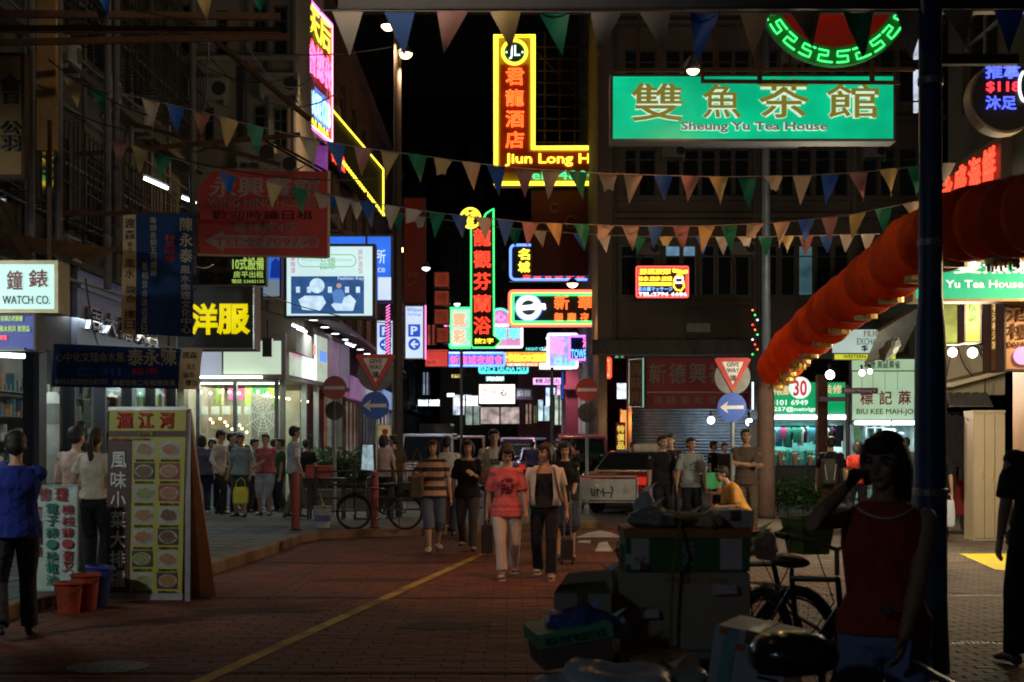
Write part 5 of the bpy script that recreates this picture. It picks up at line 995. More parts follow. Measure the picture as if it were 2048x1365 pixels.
bunting('lower pennant string sloping past the hostel sign to the orange lanterns', [(228, 280), (330, 312), (460, 350), (600, 378), (735, 405), (873, 426), (1060, 446), (1260, 453), (1410, 453), (1560, 446), (1700, 430), (1840, 402)],
        [(237, 'p'), (283, 'y'), (328, 'g'), (455, 'b'), (548, 'y'), (598, 'g'), (645, 'C'), (688, 'w'), (733, 'b'), (785, 'w'), (828, 'W'), (873, 'g'), (920, 'b'), (968, 'w'), (1012, 'b'), (1060, 'p'), (1110, 'y'), (1163, 'g'), (1212, 'C'), (1262, 'c'), (1312, 'b'), (1362, 'p'), (1411, 'y'), (1461, 'g'), (1513, 'C'), (1563, 'c'), (1613, 'b'), (1663, 'p'), (1715, 'y'), (1767, 'g'), (1822, 'c')], 34, 51, 17.5, 15)
bunting('smallest and farthest pennant string, behind the lower one', [(660, 388), (780, 425), (1000, 455), (1160, 468), (1290, 474), (1530, 474), (1760, 468)],
        [(668, 'b'), (716, 'w'), (790, 'g'), (838, 'W'), (1030, 'g'), (1078, 'c'), (1158, 'b'), (1205, 'w'), (1282, 'g'), (1330, 'Y'), (1405, 'b'), (1447, 'w'), (1488, 'W'), (1530, 'g'), (1571, 'y'), (1612, 'p'), (1655, 'b'), (1695, 'w'), (1736, 'w')], 29, 37, 21, 20)
bunting('pennant string in the dark at the upper left', [(180, -18), (420, -6), (600, -30)], [(206, 'b'), (408, 'y'), (512, 'g')], 34, 52, 13, 13)
# ================================================================ red lantern string
lm = [mat('lantern_silk_a', (.8, .15, .02), .85, var=.3, scale=4, bump=.15, transl=.5), mat('lantern_silk_b', (.7, .11, .018), .85, var=.3, scale=4, bump=.15, transl=.4)]; gold = mat('lantern_gold', (.4, .26, .06), .4, .4); fringe = mat('tassel_yellow', (.5, .35, .06), .8)
zk = [(8.4, 2.98), (9.4, 3.06), (11.4, 3.27), (13, 3.24), (15.5, 3.14), (19.2, 2.93), (21.4, 2.71), (24.4, 2.5)]
def zl(d):
    for (a, za), (b_, zb_) in zip(zk, zk[1:]):
        if d <= b_: return za + (zb_ - za) * (d - a) / (b_ - a)
    return zk[-1][1]
def lantern(m, tas=False):
    t = thing('red_lantern', 'x', 'lantern', (0, 0, 0)); b = MB(); prof = [(.318 * math.sin(math.pi * (.1 + .8 * j / 12)) ** .7, -.27 * math.cos(math.pi * (.1 + .8 * j / 12))) for j in range(13)]
    b.lathe(prof, n=32, lobes=16, depth=-.05); obj('silk', b, m, t, smooth=True)
    obj('cap', MB().lathe([(.13, .235), (.13, .27), (.05, .28)], n=14), gold, t)
    if m == lm[0]: obj('collar', MB().lathe([(.06, -.31), (.12, -.305), (.12, -.25)], n=14), gold, t)
    f = MB()
    for i in range(10): a = i * .628; f.tube([(.1 * math.cos(a), .1 * math.sin(a), -.30), (.105 * math.cos(a), .105 * math.sin(a), -.345)], .012, 4)
    if tas: obj('tassel', f, fringe, t)['kind'] = 'stuff'
    return t
pr = [lantern(lm[0]), lantern(lm[1]), lantern(lm[0], True)]; names = 'first second third fourth fifth sixth seventh eighth ninth tenth eleventh twelfth thirteenth fourteenth fifteenth sixteenth seventeenth eighteenth nineteenth twentieth twenty-first twenty-second twenty-third twenty-fourth twenty-fifth twenty-sixth twenty-seventh twenty-eighth'.split()
cord = []; near = 0
for i in range(22):
    d = 8.75 + i * .6; x = 3.35 + (d - 8.9) * .0513; z = zl(d) + rf.uniform(-.02, .02); o = pr[i] if i < 3 else copy_tree(pr[2] if i > 16 else pr[i % 2]); o.location = (x + rf.uniform(-.015, .015), d, z); o.rotation_euler = (rf.uniform(-.12, .12), rf.uniform(-.12, .12), rf.uniform(0, 6)); cord.append((x, d, z + .28))
    o['group'] = 'lanterns strung along the right side'; near = i
    o['label'] = '%s red lantern of the overhead string, counted from the camera end' % names[i]
tag(obj('lantern_cable', MB().tube(cord, .01, 5), blk), 'dark cable with twigs running along the top of the lantern string', 'cable')
# ================================================================ planting
def leaves(name, label, boxes, n, size, m, kind=None, grp=None):
    t = thing(name, label, 'plant', (boxes[0][0], boxes[0][2], 0), 0, grp) if label else None; ox, oy = boxes[0][0], boxes[0][2]; b = MB(); q = random.Random(n)
    for bx in boxes:
        x0, x1, y0, y1, z0, z1 = bx
        for i in range(n):
            u, v_, w_ = q.random(), q.random(), q.random(); zz = z0 + (z1 - z0) * (w_ ** .7) * (1 + .18 * math.sin(u * 17 + v_ * 5)); c = Vector((x0 + (x1 - x0) * u - ox, y0 + (y1 - y0) * v_ - oy, zz))
            a = Vector((q.gauss(0, 1), q.gauss(0, 1), q.gauss(0, .6))).normalized() * size * q.uniform(.6, 1.3); s_ = a.cross(Vector((q.gauss(0, 1), q.gauss(0, 1), q.gauss(0, 1)))).normalized() * size * .35
            b.add([c - a, c + s_, c + a, c - s_], [(0, 1, 2, 3)])
    o = obj('foliage', b, m, t); o['kind'] = 'stuff'
    st = MB()
    for bx in boxes:
        for i in range(int((bx[1] - bx[0]) * 3)): xx = bx[0] - ox + i / 3 + .1; st.tube([(xx, (bx[2] + bx[3]) / 2 - oy, bx[4] - .25 if bx[4] > .4 else .0), (xx + q.uniform(-.1, .1), (bx[2] + bx[3]) / 2 - oy, bx[5])], .012, 4)
    obj('stem', st, mat('stem_brown', (.06, .04, .025), .9), t); return t
lf = mat('leaf_dark', (.03, .06, .02), .6, var=.5, scale=3, transl=.3); lf2 = mat('leaf_green', (.03, .08, .02), .6, var=.5, scale=3, transl=.3)
conc = mat('planter_concrete', (.1, .09, .085), .8, dirt=.4)
for (px0, px1, d, lab, h, m_) in ((596, 800, 32.5, 'long dark clipped hedge in a concrete trough behind the left crowd', 1.35, lf), (1500, 1700, 40, 'dark hedge in a trough before the lit clothes shop', 1.25, lf), (1140, 1262, 36, 'dark hedge behind the parked red taxi', 1.2, lf)):
    a, b_ = X(px0, d), X(px1, d); t = leaves('hedge', lab, [(a, b_, d - .3, d + .4, .5, h)], 6500, .06, m_); obj('trough', MB().cbox(0, b_ - a, -.08, .9, 0, .55, .02), conc, t)
a, b_ = X(1540, 31), X(1668, 31); leaves('shrub_bed', 'low green shrubs in front of the dark hedge, right of the brown post', [(a, b_, 30.6, 31.8, .12, .75)], 3600, .05, lf2)
# railings
dk = mat('rail_dark', (.03, .03, .032), .5, .5)
def railing(label, px0, px1, d0, d1, n=5, h=1.0):
    a, b_ = Vector((X(px0, d0), d0, 0)), Vector((X(px1, d1), d1, 0)); t = thing('railing', label, 'railing', a); v = b_ - a
    for i in range(n + 1): p = v * i / n; obj('post', MB().tube([p, p + Vector((0, 0, h + .13))], .03, 8), dk, t)
    for z in (.3, .55, .8, 1.05): obj('rail', MB().tube([Vector((0, 0, z)), v + Vector((0, 0, z))], .022, 6), dk, t)
railing('low dark street railing behind the parked bicycle, left of the lane mouth', 632, 1000, 26.6, 28.5); railing('dark street railing on the right of the brown post', 1556, 1850, 33, 33, 5)
# bollards
pb_red = mat('bollard_red', (.26, .03, .02), .5, dirt=.2)
def bollard():
    t = thing('bollard', 'x', 'bollard', group='red bollards along the left kerb'); obj('post', MB().lathe([(.07, 0), (.07, .92), (.06, .96), (.02, .98)], n=14), pb_red, t); obj('base_plate', MB().lathe([(.1, 0), (.1, .02), (.07, .03)], n=14), dk, t); return t
bo = bollard(); bd = [(591, 23.7, 'near the white bucket'), (749, 24.3, 'behind the parked bicycle'), (899, 25.4, 'behind the striped-top woman')]
for i, (px, d, wh) in enumerate(bd):
    o = bo if i == 0 else copy_tree(bo); o.location = (X(px, d), d, KZ); o['label'] = 'round dark red bollard ' + wh
# ================================================================ buckets and pails
def pail(name, label, px, d, z, r, h, m, rim=None, cat='bucket', tilt=0, lid=None, inner=None):
    t = thing(name, label, cat, (X(px, d), d, z)); t.rotation_euler = (0, R(tilt), 0)
    obj('shell', MB().lathe([(r * .76, 0), (r * .98, h), (r * 1.06, h), (r * 1.06, h + .02), (r * .93, h + .02), (r * .9, h - .02), (r * .72, .03)], n=20), m, t, smooth=False); obj('rim', MB().tube([(r * 1.07 * math.cos(a / 10 * math.pi), r * 1.07 * math.sin(a / 10 * math.pi), h + .005) for a in range(20)], .009, 5, True), rim or m, t)
    obj('handle', MB().tube([(r * math.cos(a), -r * .9 * math.sin(a) * .9 - .01, h - .02 - .08 * math.sin(a)) for a in [i * math.pi / 8 for i in range(9)]], .005, 4), dk, t); return t
pr_ = mat('pail_red', (.38, .05, .02), .45, bump=.05, transl=.15); pbl = mat('pail_blue', (.04, .06, .3), .45, transl=.15)
pail('red_bucket', 'front one of two red plastic buckets beside the menu board', 138, 13.1, 0, .125, .27, pr_); pail('red_bucket', 'rear red plastic bucket, between the front one and the blue bucket', 171, 13.35, 0, .13, .32, pr_)
o = pail('blue_bucket', 'blue plastic bucket leaning against the menu board', 192, 13.65, 0.01, .13, .36, pbl, tilt=7)
o = pail('paint_bucket', 'white paint bucket with blue lid rim and yellow brush sticking out', 646, 24.3, KZ, .145, .35, mat('pail_white', (.55, .55, .55), .4, dirt=.2), pbl)
obj('printed_band', MB().lathe([(.1365, .12), (.1415, .22)], n=20), mat('pail_print', (.12, .18, .4), .5, var=.8, scale=30), o); obj('brush', MB().tube([(0, 0, .2), (.0, 0, .42)], .03, 8).tube([(0, 0, .42), (-.05, 0, .58)], .01, 6), mat('brush_yellow', (.5, .38, .1), .6), o)
# ================================================================ menu board (A frame) and repair board
dM = 14.1; s = Sign('menu_board', 'tall yellow menu stand with fourteen dish photos and white vertical characters', (214, 818, 374, 1200), dM, None, None, noframe=True); s.root.rotation_euler = (0, 0, R(-3))
myel = mat('menu_yellow', (.42, .38, .05), .5, var=.1, scale=4); mbrn = mat('menu_brown', (.075, .025, .022), .5); mred = mat('menu_red', (.45, .02, .015), .5); msil = mat('menu_silver', (.45, .45, .47), .35, .5)
sx = lambda y: 214 + (1200 - y) * .018
s.poly([(208, 1196), (364, 1196), (373, 818), (218, 818)], myel, .0, .02, 'board'); s.poly([(207, 1200), (366, 1200), (366, 1187), (207, 1187)], msil, -.01, .019, 'foot_rail'); s.poly([(216, 821), (376, 821), (376, 814), (216, 814)], msil, -.01, .019, 'top_rail')
s.poly([(210, 1185), (258, 1185), (264, 880), (215, 880)], mbrn, name='brown_panel'); s.poly([(217, 874), (372, 874), (372, 862), (217, 862)], mbrn, name='brown_panel')
for i, ch in enumerate('滙江河'): s.text(ch, (232 + i * 44, 824, 266 + i * 42, 858), mred, off=.045)
for i, ch in enumerate('風味小菜大排檔'): s.text(ch, (222 - i * .5, 904 + i * 39.5, 254 - i * .5, 938 + i * 39.5), p_white, off=.02)
s.text('小炒王', (275, 864, 310, 872), myel); s.text('歡迎光臨', (222, 876, 300, 880), mred)
fm = []
for nm, c1, c2 in (('greens', (.10, .2, .03), (.35, .3, .1)), ('meat', (.22, .09, .03), (.08, .04, .02)), ('chilli', (.4, .07, .03), (.25, .25, .08)), ('noodle', (.45, .28, .08), (.2, .1, .03))):
    m, n, b = _nt('food_' + nm); tc = n.nodes.new('ShaderNodeTexCoord'); vo = n.nodes.new('ShaderNodeTexVoronoi'); vo.inputs['Scale'].default_value = 45; n.links.new(tc.outputs['Object'], vo.inputs['Vector']); mx = n.nodes.new('ShaderNodeMixRGB'); mx.inputs[1].default_value = (*c1, 1); mx.inputs[2].default_value = (*c2, 1); n.links.new(vo.outputs['Color'], mx.inputs[0]); n.links.new(mx.outputs[0], b.inputs['Base Color']); fm.append(m)
pbk = [mat('photo_back_dark', (.06, .03, .03), .5), mat('photo_back_cream', (.4, .38, .33), .5), mat('photo_back_red', (.3, .04, .03), .5)]; plm = mat('plate_white', (.42, .42, .4), .3)
q = random.Random(4)
for r_ in range(7):
    for c_ in range(2):
        yy = 881 + r_ * 43.8; x0 = 267 - r_ * 1 + c_ * 51; s.n = 0; s.strip((x0, yy, x0 + 46, yy + 36), mat('photo_border', (.05, .03, .03), .6), name='dish_photo_border'); s.n = 3; s.strip((x0 + 1.5, yy + 1.5, x0 + 44.5, yy + 34.5), pbk[q.choice((0, 1, 1, 2))], name='dish_photo'); s.n = 6
        cx_, cy_ = x0 + 23 + q.uniform(-2, 2), yy + 18; s.poly([(cx_ + 19 * math.cos(R(a)), cy_ - 13 * math.sin(R(a))) for a in range(0, 360, 24)], plm, -.004, .0, 'plate'); s.n = 9
        s.poly([(cx_ + 17 * math.cos(R(a)) * q.uniform(.8, 1.08), cy_ - 11.5 * math.sin(R(a)) * q.uniform(.8, 1.1)) for a in range(0, 360, 20)], fm[q.randrange(4)], -.006, -.001, 'food'); s.n = 2; s.text('招牌小炒', (x0 + 4, yy + 37.5, x0 + 42, yy + 42.5), p_brn)
fr = MB(); zb_ = s.v(1203); fr.bar((s.w + .01, .0, zb_), (s.w - .0, .06, s.h), .05, .02); obj('side_rail', fr, msil, s.root)
bk = MB(); bk.add([(s.w + .005, .05, s.h), (s.w + .015, .12, s.h), (s.w + .13, .62, zb_), (s.w + .0, .50, zb_), (-s.w, .05, s.h), (-s.w + .01, .12, s.h), (-s.w + .1, .62, zb_), (-s.w, .5, zb_)], [(0, 1, 2, 3), (7, 6, 5, 4), (0, 4, 5, 1), (1, 5, 6, 2), (2, 6, 7, 3), (3, 7, 4, 0)]); obj('back_leaf', bk, mat('menu_back_wood', (.25, .1, .04), .6), s.root)
dRb = 13.5; s = Sign('repair_board', 'white watch repair board with red and green hand-painted vertical characters', (60, 970, 155, 1183), dRb, mat('board_mint', (.52, .62, .58), .5, dirt=.1), mat('board_edge', (.35, .45, .4), .5), .04, .015)
prd = mat('paint_crimson', (.4, .03, .04), .5); pgr = mat('paint_teal', (.02, .22, .14), .5)
s.text('修', (78, 976, 104, 1002), prd, off=.02); s.text('理', (110, 976, 136, 1002), prd, off=.02); s.text('機械錶・音叉', (124, 1008, 148, 1145), prd, off=.01, vert=True); s.text('電子錶・換電池', (92, 1006, 117, 1172), pgr, off=.01, vert=True); s.text('打磨鐘錶', (65, 1010, 84, 1115), prd, off=.01, vert=True)
obj('legs', MB().bar((-s.w + .03, .08, s.h - .1), (-s.w + .03, .35, -W(0, 1076, dRb).z + KZ), .03).bar((s.w - .03, .08, s.h - .1), (s.w - .03, .35, -W(0, 1076, dRb).z + KZ), .03), galv, s.root)
# ================================================================ shops (left)
def bulbs_row(t, pts, r, m, name='bulb'):
    for p in pts: obj(name, MB().ell(p, r, 8, 6), m, t, smooth=True)
cg_ = clearglass(); warm = emi('bulb_warm_small', (1, .7, .4), 8); dG = 31.0
shop = thing('glazed_shop', 'brightly lit corner shop with glass front, spider web and warm bulbs inside', 'shop', (0, dG, 0))
xa, xc = X(330, dG), X(556, dG); zf = Z(757, dG); zf2 = Z(668, dG)
obj('fascia', MB().box(X(448, dG), X(574, dG), -.25, .3, Z(757, dG), zf2), mat('fascia_frame', (.2, .18, .17), .5), shop)
obj('fascia_panel', MB().box(X(452, dG), X(566, dG), -.27, -.251, Z(750, dG), Z(684, dG)), emi('lightbox_cream', (.55, .68, .52), .95, .12, .8), shop)
obj('fascia_panel', MB().box(X(395, dG), X(446, dG), -.1, .2, Z(757, dG), Z(690, dG)), emi('lightbox_lilac', (.45, .5, .62), .7, .2, 1), shop)
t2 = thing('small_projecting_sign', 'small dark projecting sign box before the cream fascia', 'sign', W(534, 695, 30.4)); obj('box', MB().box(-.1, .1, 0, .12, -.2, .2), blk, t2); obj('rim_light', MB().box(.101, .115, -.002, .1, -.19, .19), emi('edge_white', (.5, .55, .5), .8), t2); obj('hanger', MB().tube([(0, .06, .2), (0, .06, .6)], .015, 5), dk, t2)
back = MB().box(xa - .5, xc, 3.2, 3.35, 0, zf); obj('back_wall', back, mat('shop_back', (.35, .33, .25), .7, var=.4, scale=2), shop)
obj('ceiling', MB().box(xa - .5, xc, .1, 3.2, zf, zf + .1), mat('shop_ceiling', (.4, .38, .33), .8), shop); obj('floor', MB().box(xa - .5, xc, .05, 3.2, .13, .16), pv, shop); obj('side_wall', MB().box(xa - .6, xa - .5, 0, 3.3, 0, zf), wl1, shop)
hangs = [((396, 440, 765, 860), (.28, .42, .06)), ((442, 448, 762, 850), (.4, .35, .2)), ((456, 490, 762, 800), (.45, .08, .2)), ((490, 548, 762, 812), (.35, .5, .06)), ((505, 535, 770, 805), (.05, .25, .08)), ((400, 470, 812, 858), (.25, .18, .1))]
for i, ((a, b_, c, d_), co) in enumerate(hangs): obj('wall_panel', MB().box(X(a, 33.6 - i * .1), X(b_, 33.6 - i * .1), 2.6 - i * .1, 2.64 - i * .1, Z(d_, 33.6), Z(c, 33.6)), mat('decor_%d' % i, co, .6, var=.5, scale=5), shop)
for i in range(5): f_ = MB().box(X(408 + i * 22 - 8, 32.5), X(408 + i * 22 + 8, 32.5), 1.5, 1.53, Z(830, 32.5), Z(813, 32.5)); f_.box(X(408 + i * 22 - 6, 32.5), X(408 + i * 22 + 6, 32.5), 1.48, 1.5, Z(828, 32.5), Z(816, 32.5)); obj('menu_frame', f_, emi('menu_white', (.6, .6, .5), .7, .5, 20), shop)
bulbs_row(shop, [(X(402 + i * 19, 32), 1.0, Z(785 + 2 * math.sin(i * 2), 32)) for i in range(9)], .035, warm)
bulbs_row(shop, [(X(405 + (i * 37) % 140, 33), 1.8 + .1 * (i % 3), Z(825 + (i * 13) % 45, 33)) for i in range(14)], .03, warm)
for i in range(8): obj('display_box', MB().cbox(X(400 + i * 19, 33), X(414 + i * 19, 33), 1.9, 2.2, .9, 1.25 + .1 * (i % 3), .02), mat('goods_%d' % (i % 3), [(.45, .3, .1), (.25, .05, .05), (.4, .4, .38)][i % 3], .6), shop)
obj('counter', MB().cbox(X(395, 32), X(550, 32), 1.0, 1.5, .13, 1.05, .03), mat('counter_violet', (.3, .25, .4), .5), shop)
wb_ = MB(); wc = (X(525, dG), .03, Z(830, dG)); rr2 = 42 * dG / F
for i in range(9): a = R(i * 40 + 10); wb_.tube([wc, (wc[0] + rr2 * math.cos(a) * (1.2 if i % 2 else .85) * .8, .03, wc[2] + rr2 * math.sin(a) * 1.1)], .008, 4)
for j in range(1, 6): wb_.tube([(wc[0] + rr2 * j / 6 * math.cos(R(i * 40 + 10)) * .85, .03, wc[2] + rr2 * j / 6 * math.sin(R(i * 40 + 10))) for i in range(9)], .006, 4, True)
obj('spider_web', wb_, emi('web_white', (.7, .75, .65), .7), shop)
obj('glass', MB().box(xa - .4, xc, .0, .012, .16, zf), cg_, shop)
[obj('mullion', MB().box(X(p, dG) - .04, X(p, dG) + .04, -.03, .08, .13, zf - .071), alu, shop) for p in (338, 396, 470, 553)]; obj('transom', MB().box(xa - .4, xc, -.03, .06, zf - .07, zf), alu, shop)
t_ = emi('ceiling_tube', (.95, 1, .85), 5); [obj('ceiling_tube', MB().box(X(p, 32.3) - .5, X(p, 32.3) + .5, 1.2, 1.26, zf - .08, zf - .04), t_, shop) for p in (380, 450, 520)]
lamp('shop_ceiling_light', 'AREA', (X(450, 32.3), 32.4, zf - .12), 190, (.9, 1, .82), 2.6); lamp('shop_front_light', 'AREA', (X(450, 30.2), 30.5, zf - .05), 22, (.6, .9, 1), 1.5, to=(X(450, 29), 29, 0))
obj('shop_front_tube', MB().box(X(450, 30.6) - .8, X(450, 30.6) + .8, -.42, -.36, zf - .02, zf + .03), t_, shop)
# side of the corner shop, running away
t = thing('side_shopfront', 'side shop front running away with lit poster fascia and glass', 'shop', (X(573, 31.3), 31.3, 0), R(86)); L = 7.6
zA, zB = Z(757, dG), 4.35
pm = [emi('poster_a', (.9, .35, .15), 1.0, .4, 3), emi('poster_b', (.5, .7, .6), .8, .3, 3), emi('poster_c', (.85, .85, .9), 1.2, .2, 3), emi('poster_d', (.55, .65, .5), .7, .3, 3), emi('poster_e', (.8, .3, .45), .9, .4, 3)]
obj('fascia_back', MB().box(0, L, .0, .3, zA, zB), mat('fascia_frame', (.2, .18, .17), .5), t)
us = [0.1, 1.5, 1.75, 3.1, 4.4, 6.0, 7.4]
pm += [emi('poster_dim%d' % i, c, .22, .5, 3) for i, c in enumerate(((.5, .3, .45), (.35, .3, .45)))]
for i in range(6): obj('poster_panel', MB().box(us[i] + .03, us[i + 1] - .03, -.03, -.002, zA + .1, zB - .15), pm[(3, 2, 2, 3, 5, 6)[i]], t)
for i, (u, z, w_, mm) in enumerate(((.3, 3.9, 1.0, pm[0]), (.3, 3.55, 1.0, pm[4]), (2.1, 3.7, .8, pm[0]), (3.4, 3.6, .8, emi('poster_blue', (.1, .3, .9), 1.0)))): obj('poster_print', MB().box(u, u + w_, -.04, -.031, z, z + .25), mm, t)
obj('side_glass', MB().box(0, L, .1, .112, .15, zA), cg_, t); obj('inner_wall', MB().box(0, L, 2.2, 2.3, 0, zA), mat('shop_back2', (.25, .2, .16), .7, var=.6, scale=2), t)
[obj('mullion', MB().box(u, u + .1, .04, .16, .1, zA), mat('steel_pillar', (.3, .32, .3), .4, .4), t) for u in (0, 2.2, 3.6, 5.2, 6.6)]
cu2 = MB(); [cu2.box(.2 + i * .2, .32 + i * .2, .8, .84, .8, zA - .3) for i in range(10)]; obj('strip_curtain', cu2, mat('strip_cream', (.4, .35, .28), .7), t)
bulbs_row(t, [(.4 + i * .35, .6, zA - .35) for i in range(14)], .03, warm)
bulbs_row(t, [(2.4 + i * .8, 1.6, 1.5 + .3 * (i % 2)) for i in range(5)], .06, emi('bulb_orange', (1, .5, .2), 6))
lamp('side_shop_light', 'AREA', (X(560, 34) - .3, 34.5, zA - .15), 45, (1, .85, .65), 2)
# awning over it
t = thing('canopy_roof', 'dark violet slanted canopy above the side shops with downlights', 'canopy', (-5.0, 31.6, 0)); aw = mat('canopy_violet', (.11, .06, .09), .6, dirt=.3)
obj('canopy_sheet', MB().add([(-.1, 0, 4.75), (1.15, 0.2, 4.35), (1.15, 20, 4.2), (-.1, 20, 4.75), (-.1, 0, 4.6), (1.15, .2, 4.27), (1.15, 20, 4.12), (-.1, 20, 4.6)], [(0, 1, 2, 3), (7, 6, 5, 4), (0, 4, 5, 1), (1, 5, 6, 2), (2, 6, 7, 3), (3, 7, 4, 0)]), aw, t)
for i in range(9): obj('downlight', MB().lathe([(.05, 0), (.12, -.12)], (.5, .6 + i * 2.0, 4.5), 10), hood, t); obj('downlight_lens', MB().lathe([(.1, -.125), (.1, -.13)], (.5, .6 + i * 2.0, 4.5), 10), emi('lens_cool', (.85, .95, 1), 6), t)
lamp('canopy_light', 'AREA', (-4.3, 33, 4.1), 60, (.85, .95, 1), 1.2)
# shops further down that side: lit bays
for i, (y0, y1, c, lab) in enumerate(((39.5, 43, (.75, .25, .12), 'warm orange'), (43.6, 48, (.8, .55, .4), 'pinkish'), (48.6, 53, (.55, .65, .8), 'bluish white'), (54, 60, (.5, .45, .5), 'grey lilac'))):
    t = thing('lit_shop_bay', '%s lit shop opening down the left side of the neon street' % lab, 'shop', (-5.18, y0, 0), R(90)); L = y1 - y0; obj('lit_interior', MB().box(0.1, L - .1, .0, .05, .5, 2.9), emi('bay_%d' % i, c, .35, .8, 2), t); mu = MB(); [mu.box(u, u + .1, -.1, -.002, .0, 3.0) for u in [L * j / 4 for j in range(5)]]; obj('frame', mu, mat('fascia_frame', (.2, .18, .17), .5), t); obj('fascia', MB().box(0, L, -.2, -.003, 3.01, 3.7), emi('bayf_%d' % i, [(.6, .08, .08), (.3, .1, .3), (.5, .5, .55), (.1, .2, .4)][i], .5, .5, 2), t)
# near-left row of shop fronts under the signs
t = thing('left_shopfront', 'row of glazed watch and cloth shops under the left signs', 'shop', (-7.15, 11, 0), R(90)); L = 19.8; zc = 3.9
obj('back_wall', MB().box(0, L, 2.4, 2.5, 0, zc), mat('shop_back3', (.13, .14, .15), .7, var=.6, scale=1.5), t); obj('ceiling', MB().box(0, L, 0, 2.4, zc, zc + .1), wl1, t); obj('fascia', MB().box(0, L, -.05, .0, 3.0, zc), mat('fascia_dark', (.05, .05, .06), .6), t)
obj('glass', MB().box(0, L, .1, .112, .4, 3.0), cg_, t)
for i in range(12): u = i * 1.75; obj('pier' if i % 3 == 0 else 'mullion', MB().box(u, u + (.35 if i % 3 == 0 else .08), .0, .25, .401, 3.0), mat('pier_dark', (.035, .035, .04), .5), t)
obj('plinth', MB().box(0, L, .0, .25, 0, .4), mat('pier_dark', (.035, .035, .04), .5), t)
sh_ = MB(); gd = [MB(), MB(), MB(), MB()]; q = random.Random(12)
for j in range(5):
    z = .7 + j * .45; sh_.box(.3, L - .3, 1.9, 2.35, z, z + .03)
    for i in range(90):
        u = .5 + i * .21; gd[q.randrange(4)].box(u, u + q.uniform(.05, .15), 1.95, 2.1, z + .03, z + .03 + q.uniform(.08, .34))
obj('shelves', sh_, alu, t)
for i, c in enumerate(((.4, .4, .36), (.1, .12, .16), (.3, .16, .08), (.06, .15, .2))): tag(obj('goods', gd[i], mat('shelf_goods_%d' % i, c, .5, var=.4, scale=12), t), kind='stuff')
for u in (9.5, 12.2, 14.5, 17.2): obj('ceiling_tube', MB().box(u, u + 1.1, 1.0, 1.05, zc - .06, zc - .02), tube_w, t)
obj('hanging_gown', MB().lathe([(.32, 0), (.28, .5), (.18, 1.0), (.22, 1.35), (.08, 1.55)], (13.3, .7, .9), 14), mat('gown_white', (.5, .48, .42), .8), t)
obj('green_led_screen', MB().box(15.6, 16.4, .3, .34, .75, 1.0), emi('led_green_screen', (.05, .5, .15), .8, .6, 30), t)
obj('blue_panel', MB().box(8.2, 9.6, .4, .45, .4, 3.2), emi('panel_blue_shop', (.03, .08, .22), .5, .4, 2), t); obj('brown_door_panel', MB().box(16.8, 19.4, .3, .35, .1, 2.9), mat('door_tan', (.28, .2, .1), .6, var=.3, scale=2), t)
lamp('left_shop_light', 'AREA', (-7.9, 23.5, 3.6), 70, (.85, .95, 1), 2); lamp('left_shop_light', 'AREA', (-7.9, 27.5, 3.6), 60, (1, .9, .7), 2); lamp('left_front_light', 'AREA', (-6.5, 15.5, 3.4), 40, (.75, .95, .95), 1.2, to=(-5, 15, 0))
for i, (px, py, d) in enumerate(((312, 367, 22), (378, 401, 25), (596, 655, 30.2), (604, 661, 31), (700, 690, 36))):
    t = thing('bare_tube', 'short white fluorescent tube fixed on the left facades, %s one from the camera' % ('nearest', 'second', 'third', 'fourth', 'fifth')[i], 'lamp', W(px, py, d), R(28)); h2 = (24, 14, 12, 10, 9)[i] * d / F; obj('tube', MB().tube([(-h2, 0, h2 * .35), (h2, 0, -h2 * .35)], .025, 6), tube_w, t); obj('housing', MB().bar((-h2, .04, h2 * .35 + .05), (h2, .04, -h2 * .35 + .05), .04), p_grey, t)
# dark sign gantries crossing the upper left
for i, (a, b_, d) in enumerate((((-20, 28), (560, 34), 13), ((-20, 58), (560, 62), 13.3), ((-20, 86), (580, 74), 14), ((150, 310), (600, 270), 19), ((100, 425), (400, 432), 18), ((60, 500), (400, 500), 17), ((380, 40), (620, 240), 20), ((-10, 400), (60, 520), 12.8), ((200, 230), (560, 330), 21))):
    p, q_ = W(a[0], a[1], d), W(b_[0], b_[1], d + .8); t = thing('sign_strut', 'rusty steel sign strut in the dark upper left, %s' % ('uppermost', 'second from the top', 'third from the top', 'below the leftward pennants', 'over the cloth banner', 'over the silver fascia', 'diagonal by the pale block', 'slanting down to the watch sign', 'long diagonal to the hostel sign')[i], 'strut', p); obj('strut_bar', MB().bar((0, 0, 0), q_ - p, .06), rust, t)
wi = MB(); q = random.Random(31)
for i in range(26):
    a = W(q.uniform(-60, 500), q.uniform(20, 560), q.uniform(14, 24)); b_ = a + Vector((q.uniform(-1, 3), q.uniform(0, 4), q.uniform(-1.2, .6))); sag = q.uniform(.1, .5)
    wi.tube([a.lerp(b_, s_ / 8) - Vector((0, 0, sag * 4 * s_ / 8 * (1 - s_ / 8))) for s_ in range(9)], .009, 4)
tag(obj('loose_wires', wi, blk), 'tangle of sagging black wires over the left facades', 'wires', kind='stuff')
